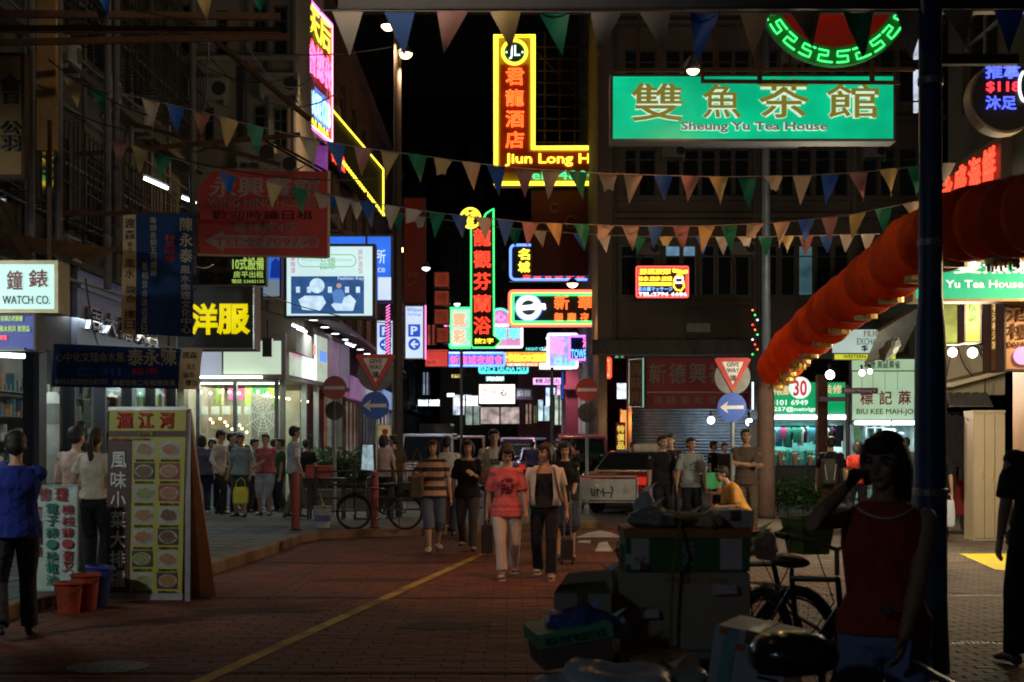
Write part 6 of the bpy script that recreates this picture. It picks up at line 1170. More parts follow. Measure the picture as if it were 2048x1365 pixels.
# vertical frame members over old facade
for i, px in enumerate((62, 118, 215, 232, 385)):
    d = 17 + i; t = thing('facade_pipe', 'vertical dark pipe on the dim left facade, %s from the left' % ('first', 'second', 'third', 'fourth', 'fifth')[i], 'pipe', W(px, 250, d)); obj('pipe_run', MB().tube([(0, 0, -2.2), (0, 0, 2.6)], .05, 8), pipe, t)
t = thing('ochre_panel_board', 'old ochre board hanging beyond the hanging sign, upper left', 'sign', W(92, 130, 15)); obj('board', MB().box(-.1, .1, 0, .08, -.9, .75), mat('ochre_board', (.33, .2, .08), .8), t)
t = thing('corrugated_awning', 'rusty corrugated awning above the watch sign', 'awning', W(60, 480, 14)); b = MB()
for i in range(16): x = -1.0 + i * .1; b.add([(x, 0, -.0 - i * .014), (x + .05, 0, .03 - i * .014), (x + .1, 0, -.014 - i * .014), (x + .1, 1.0, .25 - i * .014), (x + .05, 1.0, .28 - i * .014), (x, 1.0, .264 - i * .014)], [(0, 1, 4, 5), (1, 2, 3, 4)])
obj('sheet', b, mat('awning_rust', (.16, .1, .06), .7, dirt=.4), t)
# ================================================================ shops (right)
def shopbox(name, label, px0, px1, d, pyt, depth, backm, wallm, power, col):
    t = thing(name, label, 'shop', (0, d, 0)); a, b_ = X(px0, d), X(px1, d); zt_ = Z(pyt, d)
    obj('back_wall', MB().box(a, b_, depth, depth + .1, 0, zt_), backm, t); obj('side_wall', MB().box(a - .1, a, 0, depth, 0, zt_).box(b_, b_ + .1, 0, depth, 0, zt_), wallm, t); obj('ceiling', MB().box(a, b_, 0, depth, zt_, zt_ + .08), wallm, t)
    lamp(name + '_light', 'AREA', ((a + b_) / 2, d + depth * .4, zt_ - .1), power, col, 1.6, to=((a + b_) / 2, d + depth * .5, 0)); return t
s1 = shopbox('clothes_shop', 'lit clothes shop with dark garments hanging under the green 30 sign', 1534, 1692, 38.3, 842, 2.4, mat('teal_back', (.12, .35, .32), .7, var=.5, scale=3), mat('shop_white', (.45, .5, .48), .7), 100, (.7, 1, .95))
q = random.Random(8)
for i in range(22):
    px = 1540 + i * 6.8 + q.uniform(-2, 2); w_ = q.uniform(.12, .2); h = q.uniform(.35, .6); c = q.choice([(.02, .02, .03), (.02, .02, .03), (.3, .05, .15), (.05, .2, .25), (.4, .4, .38), (.02, .15, .1)]); x = X(px, 38.6); z = Z(850, 38.6) - .02
    g_ = MB().prism([(x - w_ * .3, z), (x + w_ * .3, z), (x + w_ * .9, z - .14), (x + w_ * .62, z - .2), (x + w_ * .6, z - h), (x - w_ * .6, z - h), (x - w_ * .62, z - .2), (x - w_ * .9, z - .14)], .25 + .06 * (i % 4), .30 + .06 * (i % 4)); obj('hanging_garment', g_, mat('garment_%d' % int(c[0] * 100 + c[1] * 10), c, .85), s1)
for i in range(14): obj('goods_pile', MB().cbox(X(1548 + i * 10, 38.4), X(1555 + i * 10, 38.4), .1, .4, 1.0, 1.3 + .12 * math.sin(i * 2.3), .03), mat('goods_teal_%d' % (i % 3), [(.05, .3, .25), (.45, .2, .1), (.15, .4, .3)][i % 3], .7), s1)
obj('stall_counter', MB().cbox(X(1540, 38.4), X(1690, 38.4), 0, .6, 0, 1.0, .03), mat('counter_dark', (.03, .03, .035), .6), s1)
obj('brown_pillar', MB().box(X(1634, 37.6), X(1654, 37.6), -.8, -.5, 0, Z(750, 37.6)), mat('pillar_brown', (.12, .06, .04), .7), s1)
s2 = shopbox('mahjong_shop', 'teal lit mahjong shop interior with shelves and glass cabinet', 1705, 1870, 38.3, 850, 2.6, mat('teal_back2', (.3, .48, .46), .7, var=.25, scale=2), mat('shop_white', (.45, .5, .48), .7), 120, (.75, 1, 1))
sb = MB(); [sb.box(X(1730, 40), X(1765, 40), 1.6, 2.2, .9 + j * .28, .92 + j * .28) for j in range(5)]; [sb.box(X(p, 40), X(p, 40) + .03, 1.6, 2.2, .5, 2.1) for p in (1730, 1747, 1764)]; obj('glass_shelf', sb, alu, s2)
obj('white_cabinet', MB().cbox(X(1770, 39.5), X(1788, 39.5), 1.0, 1.5, .2, 2.0, .02), p_white, s2); obj('poster', MB().box(X(1792, 38.6), X(1808, 38.6), .3, .33, .95, 2.05), mat('poster_tiles', (.35, .45, .55), .5, var=.8, scale=12), s2); obj('green_poster', MB().box(X(1708, 38.6), X(1722, 38.6), .3, .33, 1.2, 2.1), mat('poster_green', (.15, .35, .12), .6, var=.6, scale=9), s2)
# money exchange wall above, awning and the wet-lit wall behind the pole
t = thing('wall_over_shops', 'pale green wall strip over the mahjong shop sign', 'wall', (0, 38.5, 0)); obj('wall_slab', MB().box(X(1640, 38.5), X(1885, 38.5), 0, .3, Z(718, 38.5), Z(600, 38.5)), mat('wall_dim', (.12, .14, .12), .8, dirt=.4), t)
t = thing('plastic_canopy', 'translucent grey plastic awning sagging over the exchange sign', 'awning', W(1790, 660, 27)); k = 27 / F
obj('sheet', MB().add([((1762 - 1790) * k, 0, (660 - 655) * k), ((1850 - 1790) * k, 0, (660 - 610) * k), ((1850 - 1790) * k, 1.5, (660 - 690) * k), ((1770 - 1790) * k, 1.5, (660 - 715) * k)], [(0, 1, 2, 3)]), mat('plastic_grey', (.25, .27, .27), .3, transl=.5), t)
obj('frame', MB().bar(((1755 - 1790) * k, 0, (660 - 662) * k), ((1850 - 1790) * k, 0, (660 - 605) * k), .05).bar(((1770 - 1790) * k, 1.5, (660 - 717) * k), ((1850 - 1790) * k, 1.5, (660 - 690) * k), .04), rust, t)
for i, (px, py, d) in enumerate(((1660, 750, 27), (1724, 746, 36.5), (1740, 743, 36.8), (1905, 705, 20), (1945, 706, 19.5))):
    lb_ = ('bare bright bulb at the tip of the lanterns near the violet sign', 'left spotlight bulb on the mahjong sign', 'right spotlight bulb on the mahjong sign', 'left bright globe lamp by the cream wall behind the pole', 'right bright globe lamp below the lime sign')[i]
    t = thing('bulb_lamp', lb_, 'lamp', W(px, py, d)); r = (9, 6, 5, 9, 10)[i] * d / F; obj('bulb', MB().ell((0, 0, 0), r, 12, 8), bulb_w, t, smooth=True); obj('socket', MB().tube([(0, 0, r), (0, .05, r + .12)], .03, 6), blk, t)
    if i in (0, 3, 4): lamp('bulb_light', 'POINT', W(px, py, d) + Vector((-.05, -.1, -r - .16)), (300, 0, 0, 230, 190)[i], (1, .85, .6), .1)
cw = mat('cream_wall', (.42, .36, .25), .7, var=.15, scale=2, dirt=.25); t = thing('cream_wall_panel', 'cream lit wall and boxed canopy edge right of the blue pole', 'wall', (0, 24.5, 0)); obj('wall_slab', MB().box(X(1850, 24.5), X(2010, 24.5), 0, .2, Z(790, 24.5), Z(690, 24.5)), cw, t); obj('canopy_edge', MB().add([(X(1880, 24), -1.2, Z(775, 23.5)), (X(2000, 24), -1.2, Z(742, 23.5)), (X(2000, 24), -1.2, Z(735, 23.5)), (X(1880, 24), -1.2, Z(766, 23.5)), (X(1880, 24), -.01, Z(775, 24)), (X(2000, 24), -.01, Z(742, 24)), (X(2000, 24), -.01, Z(735, 24)), (X(1880, 24), -.01, Z(766, 24))], [(0, 1, 2, 3), (7, 6, 5, 4), (0, 4, 5, 1), (1, 5, 6, 2), (2, 6, 7, 3), (3, 7, 4, 0)]), cw, t)
t = thing('glass_canopy', 'row of chrome and glass hoods reflecting light right of the pole', 'canopy', W(1930, 800, 23.5)); k = 23.5 / F
for i in range(5): obj('hood_panel', MB().add([((-40 + i * 17) * k, 0, 14 * k), ((-25 + i * 17) * k, 0, 16 * k), ((-23 + i * 17) * k, -.25, -10 * k), ((-42 + i * 17) * k, -.25, -12 * k)], [(0, 1, 2, 3)]).box((-42 + i * 17) * k, (-24 + i * 17) * k, -.3, -.27, -15 * k, -12 * k), mat('chrome', (.5, .5, .5), .25, .9), t)
t = thing('hanging_clothes', 'dark coats hung in a row right of the blue pole', 'clothes', W(1915, 830, 24));
for i in range(5):
    x = (-26 + i * 13) * 24 / F; q_ = 1.0 + .25 * math.sin(i * 2.1); b = MB(); b.loft([[(x + rx * math.cos(R(a)), ry * math.sin(R(a)) + .02 * math.sin(R(a * 3)), z) for a in range(0, 360, 36)] for z, rx, ry in ((.0, .03, .02), (-.08, .09, .05), (-.3, .085, .06), (-q_, .075, .07), (-q_ - .1, .07, .05))]); obj('coat', b, mat('coat_black', (.02, .018, .022), .9), t)
obj('rail', MB().tube([(-.35, 0, .03), (.4, 0, .03)], .02, 6), dk, t)
t = thing('covered_stall', 'red market stall trolley covered with shiny black plastic sheet', 'stall', (X(1915, 25), 25, 0)); w_ = .48
obj('body', MB().cbox(-w_, w_, 0, .9, .32, 1.02, .03), mat('stall_red', (.3, .02, .015), .5, dirt=.2), t); b = MB(); q = random.Random(2); N = 12
b.v = [(-w_ - .04 + (2 * w_ + .08) * i / N, -.06 + 1.0 * j / 6, 1.03 + .28 * math.sin(math.pi * i / N) ** .6 * math.sin(math.pi * (j + .5) / 7) + q.uniform(-.03, .03)) for j in range(7) for i in range(N + 1)]; b.f = [(j * 13 + i, j * 13 + i + 1, j * 13 + 14 + i, j * 13 + 13 + i) for j in range(6) for i in range(N)]; b.m = [0] * len(b.f); obj('plastic_sheet', b, mat('sheet_black', (.02, .02, .022), .18, bump=.4), t)
for sx_ in (-.35, .35):
    for yy in (.15, .75): obj('wheel', MB().lathe([(.05, -.03), (.16, -.03), (.16, .03), (.05, .03)], (sx_, yy, .16), 14, 'x'), blk, t)
obj('legs', MB().bar((-.4, .1, .1), (-.4, .1, .35), .05).bar((.4, .1, .1), (.4, .1, .35), .05), dk, t)
t = thing('cream_cabinet', 'tall cream metal cabinet with ridged doors lit warm, on the footway', 'cabinet', (X(1979, 23), 23, 0)); w_ = 31 * 23 / F; zt_ = Z(826, 23); cm = mat('cabinet_cream', (.5, .40, .26), .45, var=.08, scale=2, dirt=.1)
obj('carcass', MB().box(-w_, w_, .04, .5, .03, zt_), cm, t); obj('edge_trim', MB().box(-w_ - .01, w_ + .01, -.0, .5, zt_, zt_ + .04).box(-w_ - .01, w_ + .01, 0, .5, .0, .03), cm, t)
for i in range(3): a = -w_ + .01 + i * (2 * w_ / 3); obj('door_leaf', MB().cbox(a, a + 2 * w_ / 3 - .012, .0, .038, .04, zt_ - .02, .005), cm, t)
for i in range(2): a = -w_ + (i + 1) * (2 * w_ / 3); obj('handle', MB().tube([(a - .04, -.02, 1.0), (a - .04, -.03, 1.12), (a - .04, 0, 1.12)], .01, 5), p_yel, t)
ws = mat('shopfront_wood', (.3, .17, .08), .6, var=.25, scale=2, dirt=.2); t = thing('bakery_shopfront', 'warm brown shop front with pilasters at the right edge', 'shop', (6.55, 12, 0)); b = MB(); b.box(0, .3, 0, 6.6, 0, 4.2); [b.box(-.14, -.002, i * 1.5, i * 1.5 + .3, 0, 3.1) for i in range(4)]; b.box(-.35, -.003, 0, 6.6, 3.1, 3.25); obj('front', b, ws, t)
for i in range(4): obj('glass_bay', MB().box(-.05, -.02, i * 1.5 + .35, i * 1.5 + 1.4, .7, 2.9), glassmat('bay_glass', (.05, .04, .03)), t)
for i, y in enumerate((12.5, 14.8, 17.2)): 
    t = thing('wall_lamp', 'warm wall lamp on the brown shop front, %s' % ('nearest', 'middle', 'farthest')[i], 'lamp', (6.1, y, 3.4)); obj('shade', MB().lathe([(.05, .1), (.14, 0)], n=12), hood, t); obj('bulb', MB().ell((0, 0, -.02), .05, 8, 6), bulb_w, t); obj('arm', MB().tube([(0, 0, .1), (.2, 0, .2), (.45, 0, .2)], .015, 5), hood, t); lamp('wall_lamp_light', 'POINT', (6.05, y, 3.25), (95, 120, 120)[i], (1, .68, .38), .1)
wi = MB(); q = random.Random(5)
for i in range(5): a = W(q.uniform(1890, 1960), q.uniform(600, 640), 23); b_ = W(q.uniform(1890, 1990), q.uniform(700, 790), 23.5); m_ = a.lerp(b_, .5) + Vector((q.uniform(-.3, .4), 0, q.uniform(-.3, .1))); wi.tube([a.lerp(m_, s_ / 6).lerp(m_.lerp(b_, s_ / 6), s_ / 6) for s_ in range(7)], .012, 5)
tag(obj('loose_cables', wi, blk), 'looping black cables hanging by the cream wall', 'cables', kind='stuff')
t = thing('hanging_plastic', 'crumpled clear plastic bag hanging beneath the lanterns', 'plastic sheet', W(1780, 700, 20)); b = MB(); q = random.Random(77); b.ell((0, 0, 0), (.13, .07, .16), 10, 8); b.v = [(x * q.uniform(.6, 1.3) + z * .4, y, z * q.uniform(.7, 1.2)) for x, y, z in b.v]; obj('plastic', b, mat('plastic_dim', (.12, .13, .12), .3, transl=.5), t)
# orange doorway beside tenement corner and upright sign
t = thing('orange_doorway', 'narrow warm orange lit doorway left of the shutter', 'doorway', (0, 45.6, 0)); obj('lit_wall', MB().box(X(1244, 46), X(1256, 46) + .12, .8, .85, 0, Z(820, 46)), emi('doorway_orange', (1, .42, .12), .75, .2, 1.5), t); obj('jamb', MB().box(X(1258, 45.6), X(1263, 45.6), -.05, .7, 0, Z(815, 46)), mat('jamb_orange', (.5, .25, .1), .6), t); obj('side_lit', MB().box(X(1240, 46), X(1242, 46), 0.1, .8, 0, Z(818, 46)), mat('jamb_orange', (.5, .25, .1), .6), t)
lamp('doorway_light', 'POINT', (X(1250, 45), 45.3, 2.3), 30, (1, .5, .2), .1)
s = Sign('upright_sale_sign', 'red and yellow upright sign by the orange doorway', (1232, 845, 1251, 905), 44, pt('sale_red', (.5, .04, .02)), blk, .1, .01); s.text('特價品', (1234, 850, 1249, 900), n_yel if 0 else emi('sale_yellow', (.9, .7, .1), .8), vert=True, off=.03)
for i, (px, d, lab) in enumerate(((1403, 45.0, 'left'), (1500, 45.0, 'right'))): pass
for px, py, lab in ((1422, 841, 'blue-white work lamp glowing on the steel shutter'), (1499, 845, 'second blue-white lamp at the right end of the shutter')):
    t = thing('shutter_lamp', lab, 'lamp', W(px, py, 45.3)); obj('bulb', MB().ell((0, 0, 0), .12, 10, 8), emi('bulb_bluewhite', (.65, .85, 1), 9), t); obj('socket', MB().tube([(0, 0, .1), (0, .1, .3)], .03, 5), blk, t); lamp('shutter_lamp_light', 'POINT', W(px, py, 45.2) + Vector((0, -.05, -.3)), 26, (.6, .8, 1), .1)
# fairy lights by the tall post
for i in range(9): pass
t = thing('fairy_lights', 'short vertical string of coloured fairy lights beside the tall post', 'lights', W(1510, 660, 29)); 
for i in range(10): obj('fairy_bulb', MB().ell(((i % 3 - 1) * .05, 0, .4 - i * .1), .022, 6, 4), (n_or, n_grn, n_wht, n_red)[i % 4], t)
obj('cord', MB().tube([(0, 0, .5), (0, 0, -.6)], .008, 4), blk, t)
# far street shops: bright openings at the end
for i, (px0, px1, py0, py1, d, c, s_) in enumerate(((905, 957, 792, 812, 80, (.85, .9, 1), 1.3), (930, 962, 812, 850, 81, (.3, .38, .34), .5), (1050, 1064, 808, 848, 77, (.5, .3, .22), .35), (1067, 1074, 812, 846, 77, (.75, .6, .15), .5), (1090, 1112, 776, 812, 75, (.5, .65, 1), 1.2), (1228, 1250, 700, 716, 52, (.2, .5, .3), .4), (1112, 1132, 770, 790, 75, (1, .5, .9), .9), (853, 872, 650, 690, 56, (.5, .08, .06), .3), (845, 858, 745, 790, 60, (.3, .4, .55), .5), (835, 880, 800, 812, 90, (.8, .9, 1), 1.6), (905, 945, 790, 830, 84, (.75, .85, 1), .9), (960, 1040, 815, 848, 76, (.55, .42, .4), .6), (1075, 1100, 800, 842, 76, (.5, .7, .75), .8), (880, 930, 800, 812, 95, (.6, .7, 1), 1.5), (1108, 1128, 790, 850, 70, (.6, .75, .6), .55), (1160, 1192, 735, 800, 66, (.3, .1, .25), .35), (1202, 1225, 760, 850, 60, (.4, .2, .1), .4))):
    t = thing('far_shopfront', 'distant lit opening, %s beyond the cars' % ('white slanted fascia', 'grey-green one under the white fascia', 'narrow brick-red one', 'narrow yellow upright one', 'bluish white panel', 'dim green panel by the corner', 'pink window', 'dim red plaque', 'bluish panel at the left kerb', 'white strip at far left', 'bluish glass one', 'reddish wide glazed one', 'pale teal one', 'thin white strip', 'pale green upright one', 'dim pink wall one', 'dim orange one by the corner')[i], 'shop', W((px0 + px1) / 2, (py0 + py1) / 2, d)); k = d / F; w2, h2 = (px1 - px0) * k / 2, (py1 - py0) * k / 2
    obj('lit_panel', MB().box(-w2, w2, 0, .1, -h2, h2), emi('farshop_%d' % i, c, s_ * 1.5, .85, 2.5), t); n = max(2, int(w2 * 2 / .8)); f_ = MB(); [f_.box(-w2 + 2 * w2 * j / n - .04, -w2 + 2 * w2 * j / n + .04, -.08, -.001, -h2, h2) for j in range(n + 1)]; obj('frame', f_, blk, t)

# downlights added over the far street to brighten the traffic and walls
for x, y, z, p, c, lab in ((-2.6, 43, 6.9, 380, (.8, .85, 1), 'nearer'), (-2.2, 57, 7.2, 1100, (.85, .9, 1), 'middle'), (-2.0, 72, 6.5, 900, (.85, .92, 1), 'farther'), (1.6, 62, 6.2, 700, (1, .45, .6), 'right-hand')):
    t = thing('street_downlight', 'added hooded downlight brightening the traffic, %s one' % lab, 'lamp', (x, y, z)); lamp_head(t, 0, 0, .12, tube_w); obj('arm', MB().tube([(0, 0, .15), (.5 if x > 0 else -.5, 0, .3)], .02, 5), hood, t)
    lamp('street_downlight_light', 'SPOT', (x + (.0), y - .1, z - .25), p * 2.2, c, .2, spot=125, to=(x + .6, y - 1, 0))
# ================================================================ vehicles
tyre = mat('tyre_rubber', (.015, .015, .015), .8); rimm = mat('wheel_rim', (.3, .3, .32), .35, .7); cglass = glassmat('car_glass', (.01, .012, .015), .04); tail = emi('tail_light', (.8, .03, .02), .5); headl = mat('head_lamp', (.5, .5, .52), .15, .3); plate = mat('number_plate', (.5, .42, .08), .5)
def car(label, loc, rz, paint, kind='sedan', w=1.7, L=4.5, tl=1.0, roofm=None, group=None, cat='car', lights=None):
    """length along local x (nose at +x), wheels, glass house, lamps"""
    t = thing({'sedan': 'parked_car', 'van': 'van', 'truck': 'truck'}[kind] if cat == 'car' else 'taxi', label, cat if kind == 'sedan' else kind, loc, rz, group); h = L / 2
    if kind == 'sedan': low = [(-h, .35), (-h, .78), (-h + .15, .92), (-h + .9, .98), (h - 1.35, .94), (h - .25, .8), (h, .62), (h, .32)]; roof = [(-h + .75, .97), (-h + 1.35, 1.42), (-.25, 1.47), (.55, 1.42), (h - 1.25, .94)]
    elif kind == 'van': low = [(-h, .3), (-h, 1.0), (h - .7, 1.02), (h - .2, .9), (h, .6), (h, .3)]; roof = [(-h + .02, 1.0), (-h + .12, 1.85), (-h + .4, 1.93), (h - 1.5, 1.9), (h - .65, 1.03)]
    else: low = [(-h, .5), (-h, 1.1), (h, 1.1), (h, .4)]; roof = [(-h, 1.1), (-h, 2.6), (h - 1.6, 2.6), (h - 1.6, 2.1), (h - .3, 2.05), (h, 1.1)]
    wr_ = .31 if kind != 'truck' else .42; wx = (-h + .85, h - .8)
    bot = []     # wheel arches cut into the sill line
    for c in sorted(wx, reverse=True): bot += [(c + (wr_ + .06) * math.cos(R(a)), .3 + (wr_ + .06) * max(0, math.sin(R(a)))) for a in (0, 30, 60, 90, 120, 150, 180)]
    prof = low + bot
    b = MB(); ys = [(-w / 2, .97), (-w / 2 + .06, 1.0), (w / 2 - .06, 1.0), (w / 2, .97)]; n = len(prof)
    for y, s_ in ys: b.v += [(x * s_, y, z) for x, z in prof]
    for j in range(3): b.f += [(j * n + i, j * n + (i + 1) % n, (j + 1) * n + (i + 1) % n, (j + 1) * n + i) for i in range(n)]
    b.f += [tuple(range(n))[::-1], tuple(3 * n + i for i in range(n))]; b.m = [0] * len(b.f)
    obj('body', b, paint, t, bevel=.03)
    b = MB(); n = len(roof); tw = .14 if kind == 'sedan' else .06; zb0, zt0 = roof[0][1], max(z for x, z in roof)
    for sgn in (-1, 1): b.v += [(x, sgn * (w / 2 - .05 - tw * (z - zb0) / (zt0 - zb0)), z) for x, z in roof]
    b.f = [tuple(range(n))[::-1], tuple(range(n, 2 * n))] + [(i, (i + 1) % n, n + (i + 1) % n, n + i) for i in range(n)]; b.m = [0] * len(b.f)
    obj('cabin', b, roofm or paint, t, bevel=.03)
    # glass: front, rear, sides sit just proud of the cabin
    def yy(z): return w / 2 - .05 - tw * (z - zb0) / (zt0 - zb0) + .006
    def pane(nm, pts): obj(nm, MB().add(pts, [tuple(range(len(pts)))]), cglass, t)
    r0, r1, rN1, rN = Vector(roof[0]), Vector(roof[1]), Vector(roof[-2]), Vector(roof[-1])
    if kind == 'truck': r0, r1 = None, None
    for nm, A_, B_, o in ([('rear_window', r0, r1, -.02)] if r0 else []) + [('windscreen', rN, rN1, .02)]:
        p, q_ = A_.lerp(B_, .1), A_.lerp(B_, .9); pane(nm, [(p.x + o, -yy(p.y) + .08, p.y + .01), (p.x + o, yy(p.y) - .08, p.y + .01), (q_.x + o, yy(q_.y) - .1, q_.y + .01), (q_.x + o, -yy(q_.y) + .1, q_.y + .01)])
    if kind == 'sedan': sides = [[(-h + 1.0, 1.02), (-h + 1.42, 1.36), (-.28, 1.4), (-.28, 1.0)], [(-.2, 1.0), (-.2, 1.4), (.5, 1.36), (h - 1.45, .99)]]
    elif kind == 'van': sides = [[(-h + .2, 1.1), (-h + .28, 1.7), (-.5, 1.75), (-.5, 1.1)], [(-.42, 1.1), (-.42, 1.75), (h - 1.6, 1.75), (h - .95, 1.1)]]
    else: sides = [[(h - 1.4, 1.2), (h - 1.4, 1.9), (h - .5, 1.9), (h - .2, 1.2)]]
    for sg in (-1, 1):
        for s_ in sides: pane('side_window', [(x, sg * yy(z), z) for x, z in s_])
        obj('mirror', MB().cbox(h - 1.5, h - 1.38, sg * (w / 2 + .02), sg * (w / 2 + .2), .95, 1.1, .01), dk, t)
        obj('headlight', MB().box(h - .02, h + .02, sg * (w / 2 - .38), sg * (w / 2 - .1), .6, .75), lights or headl, t); obj('tail_lamp', MB().box(-h - .02, -h + .02, sg * (w / 2 - .3), sg * (w / 2 - .06), .68, .86), tail, t)
        for c in wx: o = obj('wheel', MB().lathe([(.12, sg * (w / 2 - .2)), (wr_, sg * (w / 2 - .2)), (wr_ + .005, sg * (w / 2 - .05)), (wr_ * .62, sg * (w / 2 - .005)), (.1, sg * (w / 2 - .01))], (c, 0, .31), 18, 'y'), tyre, t, smooth=False); obj('rim', MB().lathe([(.02, sg * (w / 2 + .002)), (wr_ * .6, sg * (w / 2 + .0)), (wr_ * .6, sg * (w / 2 - .02))], (c, 0, .31), 14, 'y'), rimm, o)
    obj('bumper', MB().cbox(h - .05, h + .07, -w / 2 + .05, w / 2 - .05, .32, .52, .02), dk, t); obj('bumper', MB().cbox(-h - .07, -h + .05, -w / 2 + .05, w / 2 - .05, .32, .55, .02), dk, t)
    obj('number_plate', MB().box(h + .071, h + .085, -.24, .24, .37, .48), plate, t); obj('number_plate', MB().box(-h - .085, -h - .071, -.24, .24, .6, .71), plate, t); obj('grille', MB().box(h + .0, h + .015, -.5, .5, .56, .7), dk, t)
    return t
cp = lambda n, c: mat('car_' + n, c, .25, .3, var=.03, bump=0, coat=.9)
tx_ = car('red taxi with silver roof parked across the lane mouth behind the barrier', (X(1300, 33.8), 34.2, -.03), R(64), cp('red', (.3, .012, .01)), L=4.55, roofm=cp('silver', (.09, .09, .1)), cat='taxi')
obj('roof_sign', MB().cbox(-.2, .0, -.3, .3, 1.475, 1.6, .02), mat('taxi_lamp', (.5, .45, .4), .5), tx_)
cars = [('van', 'dark van with a pale lit roof, nearest in the left traffic lane', 850, 40, -90, (.1, .1, .095)), ('van', 'white high-roof van with reflections, second in the left lane', 925, 50, -90, (.3, .3, .32)), ('truck', 'black box truck far up the left lane', 868, 66, -90, (.02, .02, .025)),
        ('sedan', 'dark sedan in the middle of the street by the dark post', 990, 58, -90, (.03, .03, .05)), ('van', 'grey van behind the pedestrians in the middle lane', 1036, 60, -90, (.1, .1, .12)), ('sedan', 'dark car with red tail lights in the right lane', 1082, 52, 90, (.02, .02, .03)),
        ('van', 'dim van with pink reflections parked at the right kerb', 1165, 45, 90, (.12, .03, .05)), ('sedan', 'small dark car far up the middle lane', 1010, 78, 90, (.05, .05, .05)), ('sedan', 'silver car far up the left lane', 900, 84, -90, (.3, .3, .3)),
        ('sedan', 'white taxi-shaped car facing us behind the second van', 958, 67, -90, (.3, .3, .3)), ('van', 'blue-grey van half hidden beyond the pink pedestrian', 1062, 70, 90, (.06, .09, .14)), ('sedan', 'maroon car by the right kerb beyond the pink van', 1128, 58, 90, (.15, .02, .02)), ('sedan', 'car with glaring white headlights far up the left lane', 884, 74, -90, (.2, .2, .2))]
for k_, lb_, px, d, rz, c in cars: car(lb_, (X(px, d), d + 2.2, -.03), R(rz), cp('%d_%d' % (px, d), tuple(min(.6, v * 2.2 + .02) for v in c)), k_, lights=bulb_w if 'glaring' in lb_ else None, L=4.6 if k_ != 'truck' else 6, group='traffic in the neon street')
t = thing('green_box', 'green lit goods box on a dark frame right of the red taxi', 'box', (X(1432, 30), 30, -.02)); obj('shell', MB().cbox(-.2, .2, 0, .4, Z(976, 30), Z(944, 30), .02), mat('box_green', (.03, .35, .12), .5), t); [obj('leg', MB().bar((sx_, sy, 0), (sx_, sy, Z(976, 30)), .04), blk, t) for sx_ in (-.17, .17) for sy in (.05, .35)]
t = thing('pink_cushion', 'small pink cushion on a brown stool behind the seated man', 'cushion', (X(1448, 27), 27, Z(984, 27))); obj('pad', MB().cbox(-.12, .12, -.1, .1, 0, .11, .03), mat('cushion_pink', (.5, .2, .18), .8), t)
t = thing('brown_stool', 'brown wooden stool carrying the pink cushion', 'stool', (X(1448, 27), 27, -.02)); zs_ = Z(984, 27) + .018; obj('seat', MB().cbox(-.3, .22, -.15, .15, zs_ - .05, zs_, .01), mat('stool_brown', (.16, .07, .03), .6), t); [obj('leg', MB().bar((sx_, sy, 0), (sx_, sy, zs_ - .05), .035), mat('stool_brown', (.16, .07, .03), .6), t) for sx_ in (-.26, .18) for sy in (-.12, .12)]
# ================================================================ barrier with the scrawled board
d = 29.6; t = thing('barrier', 'grey steel crowd barrier with a scrawled white board, before the taxi', 'barrier', (X(1217, d), d, -.02)); k = d / F; w2 = 57 * k
obj('board', MB().box(-w2 + .03, w2 - .03, 0, .02, Z(999, d), Z(957, d)), mat('board_white', (.33, .34, .33), .5, var=.2, scale=5, dirt=.3), t)
f_ = MB(); zt_ = Z(952, d); [f_.tube([(s_ * w2, .01, 0), (s_ * w2, .01, zt_)], .025, 8) for s_ in (-1, 1)]; f_.tube([(-w2, .01, zt_), (w2, .01, zt_)], .025, 8).tube([(-w2, .01, Z(1003, d)), (w2, .01, Z(1003, d))], .02, 8); [f_.tube([(s_ * w2, -.3, 0.02), (s_ * w2, .32, .02)], .02, 6) for s_ in (-1, 1)]
obj('frame', f_, galv, t)
def bx(a, b_): return ((a - 1217) * k, -.006, Z(b_, d))
gr_ = MB()
for st in ([(1183, 975), (1184, 988), (1190, 990), (1189, 976)], [(1194, 976), (1196, 992)], [(1196, 976), (1203, 984), (1206, 974), (1208, 992)], [(1208, 984), (1222, 984)], [(1222, 970), (1226, 978), (1222, 994)]): gr_.tube([bx(*p) for p in st], .011, 4)
obj('scrawl', gr_, p_black, t); obj('sticker', MB().box(*[bx(1191, 0)[0], bx(1198, 0)[0]], -.005, -.001, Z(972, d), Z(966, d)), p_yel, t); obj('faint_print', MB().add([bx(1245, 985), bx(1262, 985), bx(1252, 970)], [(0, 1, 2)]), p_grey, t)
